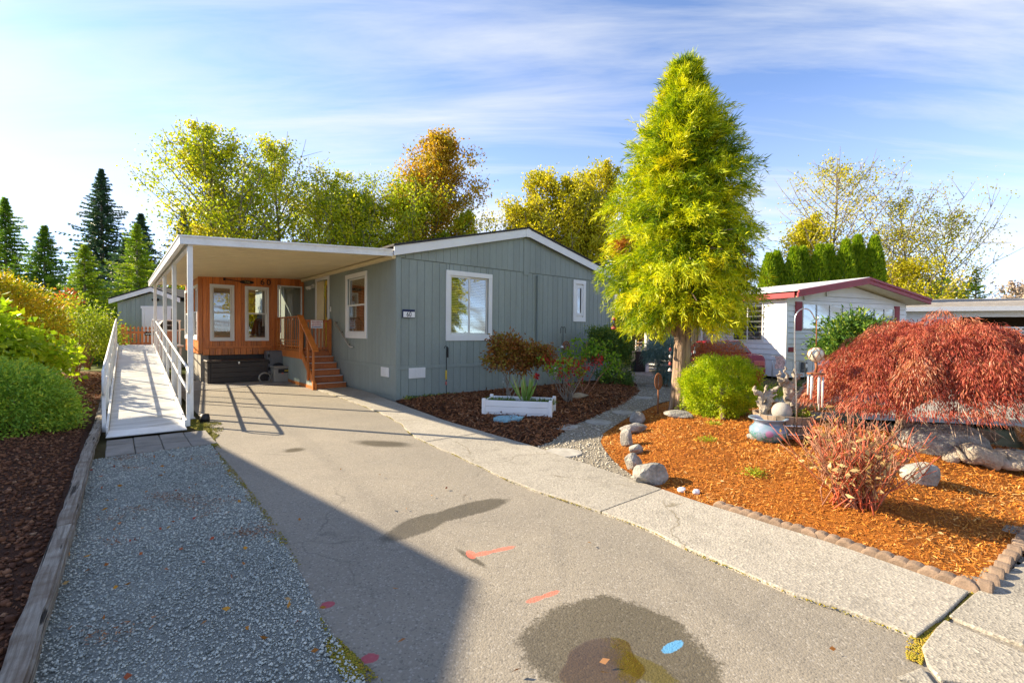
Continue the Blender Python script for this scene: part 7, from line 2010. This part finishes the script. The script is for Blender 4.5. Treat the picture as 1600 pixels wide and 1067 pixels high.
deciduous('alder_tree', 'nearly bare alder with straight pale trunk behind the arborvitae row', (25.6, 38, 0), 15.8, 4.0, .3, 'alder_gold', 62, 8, .22, .010, (.2, 0), 73, bare=.40)
deciduous('alder_tree', 'dense golden lower alder left of the bare trunk', (23.6, 38, 0), 11.4, 2.6, .12, 'alder_gold', 60, 17, .25, .010, (.0, 0), 74, bare=.02)
deciduous('alder_tree', 'wide thin alder with scattered gold leaves over the maroon roof', (31.2, 36, 0), 12.8, 4.0, .16, 'alder_gold', 96, 9, .20, .010, (.6, 0), 75, bare=.05, trunks=3)
deciduous('alder_tree', 'low golden alder right behind the maroon roof edge', (29.2, 34, 0), 7.2, 2.9, .1, 'alder_gold', 60, 13, .22, .010, (.2, 0), 76, trunks=2)
conifer('fir_tree', 'small dark conifer above the gray shingle roof at right', (35.4, 36, 0), 6.7, 1.9, 'conifer_green', 70, .1, .05, .35, .07, 9, 59, None)
deciduous('bare_shrub', 'bare twiggy bush above the roof at the right edge', (44.5, 41, 0), 6.4, 2.0, .15, 'bare_twig', 60, 4, .3, .008, (0, 0), 78, group=None, trunks=3)
for i, (x, y, lb) in enumerate(((17, -5, 'street alder beyond the right edge mirrored in the sunroom windows'), (23, -9, 'second street alder beyond the right edge mirrored in the windows'), (24, 2, 'street alder beyond the right edge mirrored in the gable window'))):
    deciduous('street_tree', lb, (x, y, 0), 9.0, 3.2, .15, 'alder_gold', 40, 10, .4, .014, (0, 0), 90 + i, group=None)
# far tree line closing the view low down
n = 14000; x = rng.uniform(-95, 95, n); hgt = 6.5 + 1.8 * np.sin(x * .21) + 1.3 * np.sin(x * .57 + 1); z = rng.uniform(0, 1, n) ** .8 * hgt
v_ = foliage('distant_trees', 'conifer_green', None, np.stack([x, 74 + rng.uniform(-3, 3, n) + .0 * x, z], 1), rng.normal(size=(n, 3)), rng.uniform(1., 2., n), 1.1, rng.uniform(size=n)); tag(v_, 'far belt of woods low on the horizon', 'woods', kind='stuff')

# --- moss, weeds and litter along edges
pts = []
for a, b in zip(strip_left[:-1], strip_left[1:]):
    m_ = int(math.dist(a, b) * 300)
    f = rng.uniform(size=m_); w3 = np.stack([W(a[0] + (b[0] - a[0]) * q + rng.normal(0, .008), a[1] + (b[1] - a[1]) * q) for q in f]) if m_ else np.zeros((0, 3))
    pts.append(w3)
pts = np.concatenate(pts); gap = np.sin(pts[:, 1] * 7) * np.sin(pts[:, 1] * 2.3 + 1) + .45; pts = pts[rng.uniform(size=len(pts)) < np.clip(gap + .4, .1, 1)]
pts[:, 2] = .012
tag(pebbles('joint_moss', 'moss_tone', pts, rng.uniform(.003, .009, len(pts)), rng.uniform(.2, .9, len(pts)), .6, False), 'yellow moss in the joint between asphalt and walk', 'moss', kind='stuff')
def mossy(name, label, poly_pix, n, size=.012, tl=(.0, .9)):
    q = scatter(ppoly(poly_pix), n); 
    q = q[(np.sin(q[:, 0] * 9) * np.sin(q[:, 1] * 8 + 1) + rng.normal(0, .5, len(q))) > -.1]
    tag(pebbles(name, 'moss_tone', np.column_stack([q, np.full(len(q), .008)]), rng.uniform(.4, 1.2, len(q)) * size, rng.uniform(*tl, len(q)), .5, False), label, 'moss', kind='stuff')
mossy('moss', 'green moss at the foot of the ramp beside the pavers', [(300, 655), (345, 660), (350, 672), (335, 688), (345, 700), (330, 700), (318, 676), (296, 668)], 2600, .014, (0, .6))
mossy('moss', 'yellow moss along the gravel edge in the foreground', [(500, 965), (530, 1000), (570, 1040), (600, 1067), (540, 1067), (510, 1020)], 3000, .008, (.1, 1))
mossy('moss', 'thin moss along the middle of the gravel edge', [(340, 706), (372, 742), (400, 778), (440, 830), (470, 885), (455, 880), (420, 828), (385, 780), (345, 725)], 1700, .009, (.1, 1))
mossy('moss', 'orange litter and moss where the walk meets the sidewalk', [(1420, 985), (1470, 975), (1520, 925), (1526, 935), (1480, 972), (1450, 1010), (1440, 1040), (1415, 1030)], 2600, .008, (.4, 1))
q = scatter(gpoly, 130); 
q = np.concatenate([q, scatter(wpoly(asph[:14] + asph[-20:]) if False else ppoly([(420, 700), (800, 740), (1380, 990), (1200, 1060), (640, 1060), (480, 880)]), 14)])
tag(foliage('fallen_leaves', 'litter_tone', None, np.column_stack([q, np.full(len(q), .026)]), np.column_stack([rng.normal(size=(len(q), 2)), rng.normal(0, .2, len(q))]), rng.uniform(.025, .055, len(q)), rng.uniform(.015, .03, len(q)), rng.uniform(size=len(q))), 'fallen leaves scattered on gravel and asphalt', 'leaves', kind='stuff')
cen = scatter(gpoly, 26); q = cen[rng.integers(len(cen), size=1500)] + rng.normal(0, .07, (1500, 2)) * [1.4, .8]; q = q[in_poly(q[:, 0], q[:, 1], gpoly)]
tag(chips('needle_litter', 'chip_dark', np.column_stack([q, np.full(len(q), .022)]), rng.uniform(.008, .03, len(q)), rng.uniform(.003, .008, len(q)), rng.beta(3, 2, len(q)), .3), 'brown needle litter caught in patches on the gravel', 'litter', kind='stuff')
q = scatter(bpoly, 160)
tag(foliage('fallen_leaves', 'pale_leaf', None, np.column_stack([q, h_bed(q[:, 0], q[:, 1]) + .02]), np.column_stack([rng.normal(size=(len(q), 2)), rng.normal(0, .2, len(q))]), rng.uniform(.03, .07, len(q)), rng.uniform(.008, .02, len(q)), rng.uniform(size=len(q))), 'pale leaf scraps on the orange mulch', 'leaves', kind='stuff')
gc = W(.5, -.35); t = thing('ground_cover', 'low green ground cover at the foot of the gray corner', 'plant', (gc[0], gc[1], .04), HROT); n = 420
foliage('foliage', 'evergreen', t, np.column_stack([rng.uniform(-.45, .9, n), rng.normal(.05, .07, n), rng.uniform(0, .05, n)]), rng.normal(size=(n, 3)) + [0, 0, .6], rng.uniform(.03, .06, n), .025, rng.uniform(size=n))
